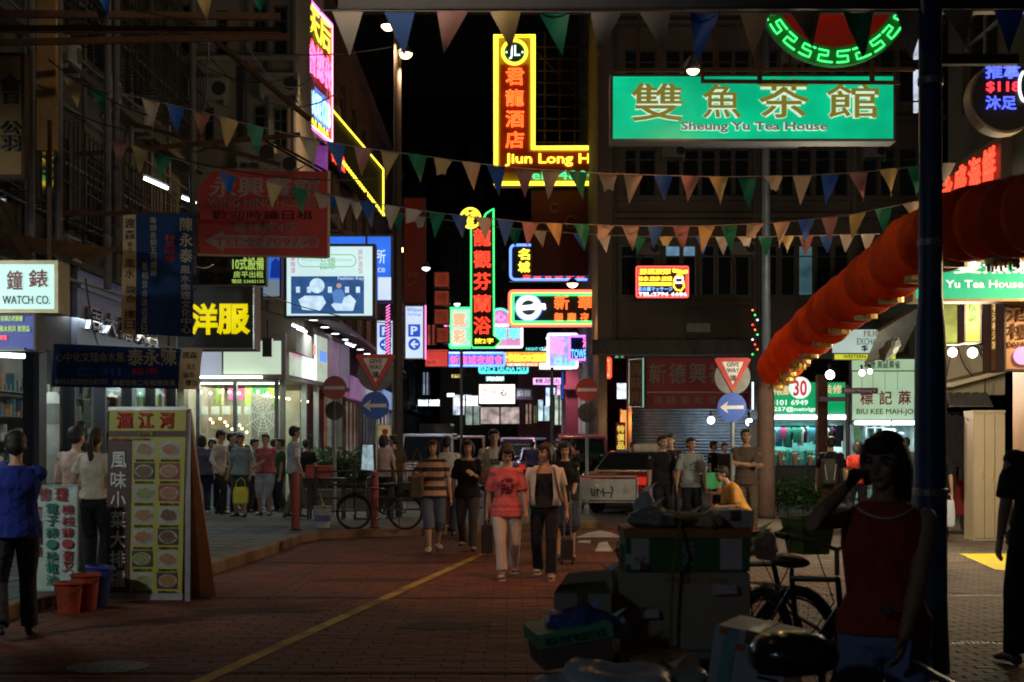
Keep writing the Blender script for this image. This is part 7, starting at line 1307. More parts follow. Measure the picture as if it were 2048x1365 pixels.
# ================================================================ bicycles
def bicycle(label, loc, rz, paint, basket=None, lean=4, s=1.0, mud=True):
    t = thing('bicycle', label, 'bicycle', loc, rz); t.rotation_euler = (R(lean), 0, rz); t.scale = (s,) * 3
    chrome = mat('chrome', (.5, .5, .5), .25, .9); r = .33
    for x in (-.5, .52):
        o = obj('wheel', MB().tube([(x + r * math.cos(a * math.pi / 16), 0, r + r * math.sin(a * math.pi / 16)) for a in range(32)], .02, 6, True), tyre, t, smooth=True)
        sp = MB().tube([(x + (r - .03) * math.cos(a * math.pi / 12), 0, r + (r - .03) * math.sin(a * math.pi / 12)) for a in range(24)], .009, 4, True).tube([(x, -.04, r), (x, .04, r)], .025, 8)
        for i in range(20): a = i * math.pi / 10; sp.tube([(x, .02 * (-1) ** i, r), (x + (r - .03) * math.cos(a), 0, r + (r - .03) * math.sin(a))], .0015, 3)
        obj('rim', sp, chrome, o)
        if mud: obj('mudguard', MB().tube([(x + (r + .035) * math.cos(R(a)), 0, r + (r + .035) * math.sin(R(a))) for a in range(20, 171, 15)], .018, 6), paint, t)
    f_ = MB(); bb, st, hd, hb = (-.05, 0, .3), (-.2, 0, .78), (.3, 0, .82), (.34, 0, .68)
    for p, q_ in ((bb, st), (st, hd), (bb, hb), (hd, hb)): f_.tube([p, q_], .017, 8)
    for sg in (-.05, .05): f_.tube([bb, (-.5, sg, r)], .009, 6).tube([(-.2, 0, .74), (-.5, sg, r)], .008, 6); f_.tube([hb, (.45, sg, .5), (.52, sg, r)], .012, 6)
    obj('frame', f_, paint, t); hbm = MB().tube([(.29, 0, .84), (.27, 0, .98)], .014, 8).tube([(.17, -.28, 1.03), (.24, -.16, 1.02), (.27, 0, .98), (.24, .16, 1.02), (.17, .28, 1.03)], .012, 8)
    o = obj('handlebar', hbm, chrome, t); [obj('grip', MB().tube([(.1, s_ * .285, 1.04), (.2, s_ * .27, 1.03)], .018, 8), blk, o) for s_ in (-1, 1)]
    obj('saddle', MB().loft([[(x, w_ * math.cos(R(a)), .88 + h_ * math.sin(R(a))) for a in range(0, 360, 45)] for x, w_, h_ in ((-.34, .05, .03), (-.3, .1, .045), (-.2, .09, .04), (-.08, .035, .028), (-.03, .015, .015))]).tube([(-.2, 0, .76), (-.21, 0, .86)], .013, 6), blk, t, smooth=True)
    obj('crank', MB().lathe([(.09, -.045), (.09, -.035)], (-.05, 0, .3), 16, 'y').tube([(-.05, -.06, .3), (.08, -.07, .2)], .01, 5).tube([(-.05, .06, .3), (-.18, .07, .4)], .01, 5), chrome, t)
    for a, b_, c in ((.08, -.11, .2), (-.18, .11, .4)): obj('pedal', MB().cbox(a - .045, a + .045, b_ - .04, b_ + .04, c - .012, c + .012, .004), blk, t)
    rk_ = MB(); [rk_.tube([(-.28, s_, .72), (-.66, s_, .72)], .006, 5) for s_ in (-.06, 0, .06)]; rk_.tube([(-.6, .06, .72), (-.5, .05, .36)], .006, 5).tube([(-.6, -.06, .72), (-.5, -.05, .36)], .006, 5); obj('rear_rack', rk_, dk, t); obj('kickstand', MB().tube([(-.35, .05, .32), (-.38, .2, .03)], .01, 5), dk, t)
    cb2 = MB().tube([(.17, .2, 1.03), (.3, .15, .95), (.38, .05, .8), (.36, .0, .7)], .004, 4).tube([(.17, -.2, 1.03), (.32, -.16, .98), (.36, -.05, .7), (-.05, -.03, .35)], .004, 4); obj('brake_cable', cb2, blk, t)
    if basket:
        b = MB(); x0, x1, z0, z1 = .36, .66, .72, .98
        for j in range(6): q_ = j / 5; z = z0 + (z1 - z0) * q_; e = .03 * q_; b.tube([(x0 - e * 0, -.16 - e, z), (x1 + e, -.16 - e, z), (x1 + e, .16 + e, z), (x0, .16 + e, z)], .005 if j < 5 else .009, 4, True)
        for i in range(7): y = -.16 + .32 * i / 6; b.tube([(x1, y, z0), (x1 + .03, y * 1.18, z1)], .004, 4).tube([(x0, y, z0), (x0, y * 1.18, z1)], .004, 4).tube([(x0, y, z0), (x1, y, z0)], .004, 4)
        for i in range(6): x = x0 + (x1 - x0) * i / 5; [b.tube([(x, s_ * .16, z0), (x, s_ * .19, z1)], .004, 4) for s_ in (-1, 1)]
        obj('basket', b, basket, t)
    return t
bkp = mat('bike_black', (.02, .02, .022), .35, .3); bkg = mat('basket_green', (.22, .36, .05), .5, transl=.2)
bicycle('dark bicycle parked behind the kerb, against the middle red bollard', (X(760, 23.9), 23.95, KZ), R(186), bkp, dk, s=.85)
bicycle('dark bicycle behind the carton pile, handlebar above the small white carton', (X(1500, 8.9), 9.0, 0), R(-60), bkp, None, lean=3, s=1.0)
bicycle('bicycle with lime plastic basket, beside the woman on the phone', (X(1632, 7.6), 8.0, 0), R(-72), bkp, None, lean=-4, s=1.0)
b = MB(); 
t = thing('lime_crate', 'lime green plastic tub riding on the bicycle rack beside the phone woman', 'crate', (X(1616, 8.9), 8.9, Z(1108, 8.9))); b = MB(); b.add([(-.09, -.1, 0), (.09, -.1, 0), (.09, .1, 0), (-.09, .1, 0), (-.12, -.13, .22), (.12, -.13, .22), (.12, .13, .22), (-.12, .13, .22), (-.08, -.09, .02), (.08, -.09, .02), (.08, .09, .02), (-.08, .09, .02), (-.105, -.115, .22), (.105, -.115, .22), (.105, .115, .22), (-.105, .115, .22)], [(0, 3, 2, 1), (0, 1, 5, 4), (1, 2, 6, 5), (2, 3, 7, 6), (3, 0, 4, 7), (8, 9, 10, 11), (8, 12, 13, 9), (9, 13, 14, 10), (10, 14, 15, 11), (11, 15, 12, 8), (4, 5, 13, 12), (5, 6, 14, 13), (6, 7, 15, 14), (7, 4, 12, 15)]); obj('tub', b, bkg, t); obj('rim', MB().tube([(-.125, -.135, .22), (.125, -.135, .22), (.125, .135, .22), (-.125, .135, .22)], .01, 6, True), bkg, t)
t.rotation_euler = (0, 0, R(20)); t.location.z = 1.0 - .13
# ================================================================ carton pile on a hand cart
card = mat('cardboard', (.34, .24, .13), .8, var=.12, scale=3, bump=.1, dirt=.15); cardd = mat('cardboard_grey', (.42, .37, .27), .8, var=.12, scale=2, bump=.1); cgreen = mat('carton_green', (.05, .17, .06), .6, var=.15); cwht = mat('carton_white', (.66, .6, .56), .6, var=.12, dirt=.1); prnt = mat('carton_print', (.35, .34, .33), .6)
def carton(label, rect, d, dep, m, z=None, rz=0, flaps=False, tape=True, name='carton'):
    cx_ = (rect[0] + rect[2]) / 2; k = d / F; w2 = (rect[2] - rect[0]) * k / 2; z0 = Z(rect[3], d) if z is None else z; h = (rect[3] - rect[1]) * k
    t = thing(name, label, 'carton', (X(cx_, d), d, z0), R(rz)); 
    if flaps:
        b = MB(); b.box(-w2, w2, 0, .008, 0, h).box(-w2, w2, dep - .008, dep, 0, h).box(-w2, -w2 + .008, .008, dep - .008, 0, h).box(w2 - .008, w2, .008, dep - .008, 0, h).box(-w2 + .008, w2 - .008, .008, dep - .008, 0, .008); obj('shell', b, m, t)
        for a, c in (((-w2, .0), (w2, .0)), ((-w2, dep), (w2, dep))): obj('flap', MB().add([(a[0], a[1], h + .001), (c[0], c[1], h + .001), (c[0] - .02, c[1] + (.12 if c[1] else -.1), h + .07), (a[0] + .03, a[1] + (.12 if a[1] else -.1), h + .05)], [(0, 1, 2, 3)]), m, t)
    else: obj('shell', MB().cbox(-w2, w2, 0, dep, 0, h, .006), m, t)
    if tape: obj('tape', MB().box(-.025, .025, -.002, dep + .002, h - .05, h + .003), mat('tape_brown', (.2, .13, .06), .3), t)
    return t, w2, h
dC = 6.7; t, w2, h = carton('huge dark brown carton, biggest in the pile on the hand cart', (1240, 1146, 1500, 1300), dC, .55, cardd); b = MB(); put_text(b, '↑↑ THIS SIDE', -.1, .2, h - .05, h - .02, -.003, dep=.001); obj('print', b, mat('print_orange', (.5, .25, .06), .7), t)
zT = t.location.z + h
t, w2, h = carton('green-fronted fruit carton with white labels on top of the huge one', (1252, 1062, 1500, 1143), dC + .03, .42, cgreen, zT + .003, tape=False)
k = (dC + .03) / F; obj('tray_lip', MB().box(-w2 - .01, w2 + .01, -.008, .43, h - .03, h + .012), mat('tray_orange', (.5, .22, .08), .7), t)
for a, b_, m_ in ((1262, 1298, cwht), (1440, 1484, cwht)): obj('label_panel', MB().box((a - 1376) * k, (b_ - 1376) * k, -.004, -.001, .01, h - .035), m_, t)
b = MB(); put_text(b, '愛', -.03, .03, .03, .14, -.004, dep=.001, off=.02); obj('print', b, prnt, t); b = MB(); put_text(b, 'FRUIT', (1266 - 1376) * k, (1294 - 1376) * k, .05, .07, -.006, dep=.001); obj('print', b, mat('print_pink', (.35, .15, .12), .7), t)
zU = t.location.z + h + .013
t, w2, h = carton('small off-white carton lying on top of the pile, right end', (1436, 1022, 1508, 1056), dC + .1, .28, cwht, zU); b = MB(); put_text(b, 'MODEL', -.03, .03, .03, .045, -.003, dep=.001); obj('print', b, tdk, t)
bagm = mat('bag_grey', (.38, .4, .36), .4, var=.25, bump=.6, bscale=12, transl=.2); bagw = mat('bag_white', (.62, .68, .74), .4, var=.15, bump=.6, bscale=10, transl=.25); bagy = mat('bag_tan', (.5, .4, .2), .6, bump=.3); bagb = mat('bag_blue', (.03, .09, .32), .4, var=.25, bump=.4, bscale=14)
def lump(name, label, px, py, d, r, m, seed, cat='bag', tie=True):
    t = thing(name, label, cat, W(px, py, d)); q = random.Random(seed); b = MB().ell((0, 0, 0), 1, 40, 28); ph = [(q.uniform(0, 6), q.uniform(2, 5)) for _ in range(9)]; out = []
    for x, y, z in b.v:
        n = 1 + .09 * math.sin(ph[0][1] * x * 2 + ph[0][0]) + .07 * math.sin(ph[1][1] * y * 2.4 + ph[1][0] + 2 * z) + .05 * math.sin(ph[2][1] * z * 3 + ph[2][0] + x * 3) + .03 * math.sin(9 * x + 7 * z + ph[3][0]) + .025 * math.sin(14 * x - 9 * y + 6 * z + ph[4][0]) + .018 * abs(math.sin(22 * x + 17 * z + ph[5][0]))
        zz = z * (1 if z > 0 else .55); out.append((x * n * r[0], y * n * r[1], zz * n * r[2]))
    b.v = out; obj('film', b, m, t, smooth=True)
    if tie: kx = q.uniform(-.4, .4) * r[0]; obj('tied_ears', MB().add([(kx, 0, r[2] * .95), (kx + .05, 0, r[2] * 1.25 + .03), (kx - .02, .01, r[2] * 1.2), (kx - .06, 0, r[2] * 1.3 + .02)], [(0, 1, 2), (0, 2, 3)]), m, t)
    return t
lump('plastic_bag', 'grey-green limp plastic bag on top of the pile, left end', 1310, 1042, 6.85, (.12, .14, .07), bagm, 3); lump('plastic_bag', 'white crumpled carrier bag hooked on the pile top left corner', 1289, 1015, 7.0, (.05, .05, .075), bagw, 4); lump('plastic_bag', 'grey sack sagging along the pile top, middle', 1390, 1046, 6.95, (.13, .12, .05), bagm, 9)
t = lump('paper_sack', 'folded tan paper bundle with white ends on the pile top', 1368, 1034, 6.72, (.06, .05, .018), bagy, 5, tie=False)
t = thing('packing_rope', 'yellow green packing cord tied down the front of the pile', 'rope', (X(1345, 6.6), 6.6, 0)); k = 6.6 / F; obj('strand', MB().tube([((a - 1345) * k, o, Z(b_, 6.6)) for a, b_, o in ((1368, 1040, .12), (1362, 1060, .08), (1352, 1100, .0), (1346, 1145, .02), (1344, 1220, .03), (1342, 1300, .03), (1340, 1365, .0), (1340, 1420, 0))], .008, 5), mat('cord_lime', (.25, .24, .04), .6), t)
t = thing('strap_bundle', 'bundle of yellow and white plastic straps sticking out left of the pile', 'straps', W(1245, 1140, 6.9)); q = random.Random(6)
for i in range(7): x = -.02 + i * .007; obj('strap', MB().tube([(x, 0, -.12), (x + q.uniform(-.02, .02), .02, 0), (x + q.uniform(-.05, .03), 0, .08 + q.uniform(-.02, .04)), (x + q.uniform(-.04, .04), -.01, .13 + q.uniform(-.03, .02))], .005, 4), (mat('strap_yellow', (.45, .36, .05), .5), mat('strap_white', (.5, .52, .5), .5), mat('strap_teal', (.1, .3, .3), .5))[i % 3], t)
lump('plastic_bag', 'long white bag squeezed between straps and huge carton', 1228, 1195, 6.9, (.05, .08, .12), bagw, 12)
# cart bed, wheels and handle
t = thing('hand_cart', 'flat steel hand cart with light plank bed carrying the carton pile', 'cart', (X(1370, 6.7), 6.7, 0)); zB = Z(1300, 6.7) - .004
for i in range(4): obj('plank', MB().cbox(-.42, .42, -.05 + i * .17, .11 + i * .17, zB - .03, zB, .004), mat('plank_pale', (.3, .32, .33), .7, dirt=.3), t)
obj('frame', MB().box(-.43, .43, -.06, -.02, zB - .1, zB - .032).box(-.43, -.39, -.02, .6, zB - .1, zB - .032).box(.39, .43, -.02, .6, zB - .1, zB - .032), mat('cart_blue', (.05, .07, .12), .5, .3), t)
for sx_ in (-.33, .33):
    for yy_ in (.1, .5): o = obj('wheel', MB().lathe([(.04, -.03), (.17, -.025), (.18, 0), (.17, .025), (.04, .03)], (sx_, yy_, .18), 18, 'x'), tyre, t); obj('fork', MB().bar((sx_ + .05, yy_, .18), (sx_ + .05, yy_, zB - .1), .02).bar((sx_ - .05, yy_, .18), (sx_ - .05, yy_, zB - .1), .02), dk, o)
obj('push_handle', MB().tube([(.4, .62, zB - .05), (.4, .66, zB + .25), (-.4, .66, zB + .25), (-.4, .62, zB - .05)], .016, 8), galv, t)
# left heap
t, w2, h = carton('open grey carton with torn flaps at the left of the heap', (1108, 1188, 1222, 1240), 6.4, .35, cardd, flaps=True, rz=-6)
t, w2, h = carton('carton under the blue bag, with long green printed lid side', (1088, 1262, 1232, 1330), 6.0, .4, mat('carton_maroon', (.2, .12, .11), .7), rz=8); obj('lid', MB().box(-w2 - .01, w2 + .01, -.01, .41, h - .05, h + .012), mat('lid_green', (.14, .42, .22), .6), t); b = MB(); put_text(b, 'FRESH FRUIT PRODUCE BOX', -w2 + .02, w2 - .02, h - .042, h - .008, -.013, dep=.001); obj('print', b, tdk, t); t.rotation_euler = (0, R(-9), R(8))
lump('blue_bag', 'dark blue plastic bag slumped over the green-lidded carton', 1160, 1255, 6.2, (.155, .16, .085), bagb, 21)
lump('plastic_sheeting', 'big pale crumpled plastic sheeting at the bottom edge of the picture', 1215, 1400, 5.7, (.30, .25, .15), bagw, 33, 'plastic sheet', tie=False); lump('plastic_bag', 'pale plastic bag under the plank bed between the cartons', 1330, 1385, 5.9, (.22, .2, .10), bagm, 35)
t, w2, h = carton('printed grey and blue carton leaning at the lower right of the heap', (1408, 1262, 1560, 1400), 5.5, .35, mat('carton_bluegrey', (.42, .45, .48), .6, var=.15), rz=-24); t.rotation_euler = (0, R(9), R(-24))
for i in range(5): obj('print', MB().box(w2 * .3, w2 * .85, -.003, -.001, h - .06 - i * .028, h - .048 - i * .028), tdk, t)
obj('colour_band', MB().box(-w2 + .04, -w2 + .09, -.004, -.001, .0, h), mat('band_teal', (.15, .35, .38), .5, var=.4, scale=20), t)
for i in range(3): obj('tape_patch', MB().box(-w2 + .02 + i * .07, -w2 + .055 + i * .07, -.006, -.003, h - .03 - i * .05, h - .005 - i * .05), mat('patch_orange', (.5, .12, .05), .5), t)
lump('plastic_bag', 'tan paper-coloured bag stuffed beside the small white carton on the pile', 1418, 1046, 6.75, (.06, .08, .05), bagy, 51); lump('plastic_bag', 'clear crinkled bag hanging off the right end of the pile by the bicycle', 1530, 1100, 7.1, (.06, .08, .09), bagw, 52); lump('plastic_bag', 'small white bag between the blue bag and the huge carton', 1236, 1262, 6.3, (.05, .07, .06), bagw, 53)
t, w2, h = carton('flattened brown carton leaning behind the open grey carton', (1150, 1168, 1238, 1235), 6.9, .04, card, rz=12, tape=False); t.rotation_euler = (R(-14), R(5), R(12))
t, w2, h = carton('small brown carton on its side at the right end of the pile', (1496, 1064, 1545, 1110), 7.3, .2, card, rz=-15); t.rotation_euler = (0, R(-11), R(-15))
t, w2, h = carton('low tan carton under the plank bed, between bags and printed carton', (1262, 1318, 1400, 1400), 6.1, .3, card, rz=5)
for i, (px, py, d, l_) in enumerate(((1262, 1130, 6.62, .05), (1300, 1238, 6.68, .09), (1450, 1190, 6.68, .12))): t = thing('paper_label', 'pale torn paper label stuck on the cartons, %s' % ('at the green one’s corner', 'low on the huge one', 'upper right of the huge one')[i], 'label', W(px, py, d - .02)); obj('sheet', MB().add([(-l_ / 2, 0, 0), (l_ / 2, 0, .005), (l_ / 2 - .01, -.004, .05), (.01, -.006, .045), (-l_ / 2, 0, .055)], [(0, 1, 2, 3, 4)]), cwht, t)
# moped seat and tail at the lower right
t = thing('moped', 'black glossy moped seat and tail at the bottom edge, before the phone woman', 'moped', (X(1585, 5.0), 5.0, 0)); gl = mat('seat_gloss', (.02, .02, .022), .22, var=.2, coat=.5); zS = Z(1290, 5.0)
obj('seat', MB().loft([[(x, w_ * math.cos(R(a)), zS - .06 + h_ * math.sin(R(a)) + .03 * math.cos(x * 5)) for a in range(0, 360, 30)] for x, w_, h_ in ((-.15, .05, .03), (-.12, .12, .07), (-.02, .14, .085), (.08, .13, .075), (.14, .08, .05), (.16, .03, .02))]), gl, t, smooth=True)
obj('body', MB().loft([[(x, w_ * math.cos(R(a)), zS - .28 + h_ * math.sin(R(a))) for a in range(0, 360, 30)] for x, w_, h_ in ((-.3, .04, .04), (-.2, .12, .14), (.0, .14, .15), (.25, .1, .1), (.4, .03, .03))]), mat('moped_dark', (.03, .03, .035), .3, coat=.4), t, smooth=True)
for x in (-.35, .75): obj('wheel', MB().tube([(x + .2 * math.cos(a * math.pi / 10), 0, .24 + .2 * math.sin(a * math.pi / 10)) for a in range(20)], .045, 8, True), tyre, t, smooth=True); obj('hub', MB().lathe([(.12, -.03), (.12, .03)], (x, 0, .24), 12, 'y'), rimm, t)
obj('footboard', MB().cbox(.2, .6, -.13, .13, .28, .33, .02), blk, t); obj('steering_column', MB().tube([(.6, 0, .3), (.52, 0, .72)], .04, 8).tube([(.5, -.26, .74), (.5, .26, .74)], .015, 6), blk, t)
# ================================================================ people in the scene
def at(px, d): return (X(px, d), d, 0)
A_ = lambda px, d, z=KZ: (X(px, d), d, z)
walkers = 'people walking in the lane'
person('man in dark blue sweater seen from behind, hand raised to mouth, left edge', at(32, 11.4), 1.66, R(205), .009, shirt=(.018, .03, .2), sleeve=.97, pants=(.03, .03, .03), hair='short', hands=((.08, -.2, 1.45), (.26, -.05, .82)), feet=((-.12, -.14), (.14, .22, .14)), head=(-10, 4), fat=1.08, hem=.86)
person('woman with long ponytail and cream top, back turned, beside the menu board', A_(190, 14.9), 1.58, R(172), .010, woman=True, shirt=(.5, .42, .33), sleeve=.3, hem=.93, pants=(.015, .015, .02), hair='pony', hcol=(.03, .012, .008), hands=((-.2, -.2, .95), (.2, -.22, 1.0)), feet=((-.09, .03), (.09, -.05)), look_face=False)
person('person in a pink long-sleeved shirt, half hidden by the ponytail woman', A_(152, 15.3), 1.6, R(160), .012, shirt=(.5, .32, .26), sleeve=.9, hem=.88, hair='short', hands=((-.22, -.15, .9), (.2, -.25, 1.0)), look_face=False, skin=2)
person('woman in red tee with dark print and white trousers, looking down', at(1013, 16.5), 1.55, R(4), .009, woman=True, shirt=(.55, .12, .13), sleeve=.42, hem=.80, pants=(.5, .42, .36), leg=.95, hair='bob', hcol=(.02, .01, .008), hands=((-.25, .06, .82), (.25, -.12, .82)), feet=((-.07, -.24), (.10, .24, .13)), head=(6, 26), shoe=(.3, .25, .2), barefoot=True, fat=1.05, pantsm=stripes('trouser_stripes', (.5, .43, .38), (.36, .3, .27), 34, 'X', .25))
person('woman in black top with open white cardigan and shoulder bag strap, looking sideways', at(1090, 16.5), 1.57, R(-6), .009, woman=True, shirt=(.02, .02, .025), sleeve=0, hem=.90, neck_open=.05, pants=(.015, .015, .018), hair='bob', hcol=(.025, .015, .01), hands=((-.24, -.1, .82), (.27, .08, .84)), feet=((-.1, .2, .12), (.09, -.22)), head=(-38, 4), shoe=(.3, .25, .2), barefoot=True)
person('woman in beige and black striped top and denim shorts, looking up', at(866, 20.6), 1.62, R(6), .010, woman=True, shirt=(.4, .25, .15), sleeve=.35, hem=.84, pants=(.08, .1, .15), leg=.66, hair='bob', hcol=(.03, .015, .01), hands=((-.2, -.26, 1.18), (.27, -.02, .82)), feet=((-.07, -.18), (.08, .18, .11)), head=(-10, -8), shoe=(.4, .38, .34), fat=1.12, shirtm=stripes('wide_stripes', (.38, .24, .16), (.02, .015, .015), 7, 'Z', .45, .45))
person('woman in black v-neck top holding a brown bag strap', at(936, 20.9), 1.62, R(-4), .010, woman=True, shirt=(.015, .015, .018), sleeve=.42, hem=.84, neck_open=.03, pants=(.05, .045, .045), hair='bob', hands=((-.25, -.02, .82), (.1, -.24, 1.2)), feet=((-.09, .22, .13), (.09, -.2)), head=(6, -4), fat=1.08)
person('young man in white tee with a small print, behind the black-top woman', at(988, 22.8), 1.78, R(0), .012, shirt=(.5, .49, .46), sleeve=.4, hem=.84, pants=(.06, .08, .11), hands=((-.27, -.02, .82), (.26, -.04, .84)), feet=((-.1, .05), (.1, -.12)), head=(8, 6))
person('person in white tee with dark shoulder strap, behind the striped-top woman', at(893, 24.2), 1.68, R(175), .014, shirt=(.5, .5, .5), sleeve=.4, pants=(.04, .05, .07), look_face=False)
person('woman in black tee and denim skirt pulling a trolley case', at(1130, 19.2), 1.58, R(-10), .011, woman=True, shirt=(.015, .012, .015), sleeve=.42, hem=.86, pants=(.03, .04, .07), skirt=True, leg=.5, hair='long', hands=((-.2, -.2, .98), (.1, -.1, .86)), feet=((-.09, -.1), (.1, .08)), head=(8, 12), shoe=(.03, .03, .03))
# crowd on the left pavement
cr = 'people waiting outside the glazed shop'
person('woman in dark clothes at the far left of the crowd beside the glass edge', A_(404, 29.2), 1.6, R(200), .015, woman=True, shirt=(.08, .08, .14), pants=(.03, .04, .07), hair='bob', look_face=False, shoe=(.5, .5, .5), group=cr, fat=1.15)
person('man in white shirt with lilac sleeves, turned right with a shoulder bag', A_(441, 29.0), 1.7, R(70), .014, shirt=(.5, .5, .52), sleeve=.8, hem=.84, pants=(.02, .02, .025), hands=((-.24, -.1, .9), (.2, -.24, .98)), feet=((-.1, -.12), (.1, .12)), head=(10, 18), group=cr)
person('stout person in grey-blue tee carrying a yellow bag', A_(482, 27.9), 1.62, R(-20), .014, woman=True, shirt=(.2, .26, .32), pants=(.05, .06, .07), leg=.62, hair='short', fat=1.2, hands=((-.27, -.06, .84), (.26, -.06, .86)), group=cr, head=(35, 5))
person('woman in rose sleeveless top and pale long shorts with arms folded low', A_(531, 28.4), 1.62, R(-8), .013, woman=True, shirt=(.42, .12, .15), sleeve=.2, hem=.9, pants=(.4, .46, .54), leg=.6, hair='short', fat=1.25, hands=((-.06, -.22, 1.0), (-.14, -.24, 1.02)), group=cr)
person('man in plain white tee and olive trousers leaning by the railing', A_(588, 27.6), 1.76, R(115), .013, shirt=(.48, .54, .62), sleeve=.42, hem=.84, pants=(.1, .12, .09), hands=((-.24, -.08, .86), (.26, -.16, .84)), feet=((-.1, -.04), (.1, .12)), head=(0, 5), group=cr)
for px, d, lb_, c, hr_, rz in ((462, 30.2, 'dark-clothed person behind the lilac-sleeved man', (.03, .04, .06), 'short', 60), (508, 29.8, 'person in pale blue tee with pack straps between grey-blue and rose tops', (.35, .45, .55), 'short', 20), (560, 29.8, 'person in dark green printed shirt between the rose top and white tee', (.03, .07, .05), 'short', -60), (424, 31 - .6, 'short dark person behind the glass edge', (.04, .04, .06), 'bob', 0), (548, 30.6, 'tall dark figure behind the rose-top woman', (.04, .03, .03), 'short', 160), (478, 30.7, 'person with a dark cap of hair deep in the crowd, left half', (.05, .05, .06), 'bob', 180), (612, 30.9, 'dark figure at the right end of the crowd', (.02, .02, .02), 'short', 180)):
    person(lb_, A_(px, d), 1.54 + .075 * ((px * 7) % 4), R(rz + (px * 31) % 50 - 25), .018, lean=(px % 5) - 1, fat=.95 + .08 * (px % 4), head=((px * 17) % 60 - 30, (px * 5) % 16 - 4), feet=((-.1, -.15 + .05 * (px % 6)), (.11, .12 - .05 * (px % 4))), shirt=c, pants=(.03, .03, .04), hair=hr_, look_face=False, group=cr)
person('woman in pale top with a blue backpack sitting by the lit menu stand', A_(767, 27.6, .13), 1.6, R(165), .014, woman=True, shirt=(.4, .3, .3), pants=(.03, .03, .05), look_face=False, hair='bob')
person('man in dark shirt beside the backpack woman, head turned', A_(787, 28.0, .05), 1.68, R(190), .016, shirt=(.07, .05, .03), look_face=True, head=(60, 0))
# right-hand group
gr = 'men standing at the lane mouth'
person('man in black tee with short hair, left of the white-tee man', at(1325, 25.2), 1.70, R(12), .012, shirt=(.012, .012, .014), sleeve=.45, hem=.82, pants=(.02, .02, .025), hands=((-.26, -.02, .82), (.22, -.12, .84)), head=(14, 4), group=gr, fat=1.1)
person('man in dark shirt just behind the black-tee man', at(1341, 26.4), 1.73, R(-16), .016, shirt=(.03, .03, .035), group=gr, head=(-10, 0))
person('man in grey-white printed tee and dark shorts', at(1382, 25.0), 1.66, R(8), .012, shirt=(.27, .33, .35), sleeve=.42, hem=.82, pants=(.02, .02, .02), leg=.7, hands=((-.27, -.02, .82), (.26, -.04, .82)), head=(10, 2), group=gr)
person('man in checked brown shirt with folded arms', at(1492, 24.0), 1.80, R(-4), .011, shirt=(.12, .08, .05), sleeve=.4, hem=.82, pants=(.12, .09, .06), hands=((.12, -.2, 1.14), (-.12, -.23, 1.17)), poles=((-.8, .1, -.7), (.8, .1, -.7)), head=(4, -6), group=gr, shirtm=stripes('check_brown', (.11, .075, .05), (.055, .04, .03), 26, 'X', .5))
person('man in yellow-orange tee sitting hunched below the checked-shirt man', at(1486, 21.5), 1.68, R(-78), .011, shirt=(.62, .30, .06), sleeve=.42, hem=.86, pants=(.06, .05, .04), seat=.50, lean=28, hands=((-.15, -.42, .62), (.15, -.42, .62)), feet=((-.12, -.42), (.12, -.40)), head=(4, 18), group=gr)
t = thing('stool', 'low plastic stool under the seated man in yellow-orange', 'stool', (X(1486, 21.5) + .02, 21.5, 0)); obj('seat', MB().cbox(-.15, .15, -.15, .15, .37, .40, .01), pr_, t)
for sx_ in (-1, 1):
    for sy in (-1, 1): obj('leg', MB().bar((sx_ * .14, sy * .14, 0), (sx_ * .11, sy * .11, .37), .03), pr_, t)
person('dark-haired head and shoulders just before the shutter, left of the checked-shirt man', at(1427, 34), 1.62, R(60), .018, shirt=(.02, .02, .02), look_face=False); person('second small dark figure before the shutter', at(1449, 35), 1.58, R(10), .02, shirt=(.03, .02, .02), look_face=False); person('dark figure silhouetted in the orange doorway', at(1266, 40), 1.62, R(40), .02, shirt=(.02, .02, .02), look_face=False)
person('man in black tee with black and white backpack walking away', at(1662, 26.0), 1.68, R(176), .012, shirt=(.015, .015, .016), sleeve=.4, pants=(.05, .03, .02), hands=((-.27, -.02, .84), (.27, .02, .84)), feet=((-.1, .12, .1), (.1, -.1)), look_face=False)
person('person in a red tee seen between backpack man and phone woman', at(1716, 27.5), 1.6, R(185), .014, shirt=(.4, .03, .02), sleeve=.35, look_face=False, hair='bob')
person('grey-clothed person right of the phone woman, mostly hidden', at(1812, 29), 1.68, R(160), .016, shirt=(.12, .12, .13), look_face=False); person('woman in dark clothes holding a white plastic bag, behind the blue pole', at(1876, 22.6), 1.62, R(190), .014, woman=True, shirt=(.015, .015, .016), sleeve=.4, pants=(.02, .02, .02), look_face=False, hair='bob')
person('woman in orange-red sleeveless top with white neckline, holding a phone to her ear', at(1768, 5.5), 1.58, R(-12), .0062, woman=True, shirt=(.42, .055, .03), sleeve=-.1, hem=.88, neck_open=-.005, pants=(.2, .27, .45), hair='long', hcol=(.01, .008, .008), hands=((-.15, -.10, 1.50), (.06, -.23, .86)), poles=((-.75, -.45, -1), (.8, .5, -.2)), feet=((-.1, .03), (.1, -.03)), head=(-24, 6), fat=1.05, skin=1)
person('man in dark tee cropped by the right edge, walking away', at(2080, 9.9), 1.80, R(186), .008, shirt=(.03, .035, .045), sleeve=.45, hem=.80, pants=(.012, .012, .014), hands=((-.30, -.02, .82), (.29, .02, .80)), feet=((-.1, .1, .12), (.12, -.12)), look_face=False, fat=1.1)
# far pedestrians among the cars
for px, d, lb_, c in ((1007, 43, 'distant person in pink among the cars', (.5, .2, .22)), (1112, 44, 'distant dark-dressed person at the right kerb', (.04, .03, .05)), (1065, 50, 'distant person in blue by the traffic', (.1, .12, .35)), (1146, 39, 'distant person in rose near the no-entry post', (.4, .15, .2))):
    person(lb_, at(px, d), 1.66, R((px * 13) % 180), .022, shirt=c, look_face=False)
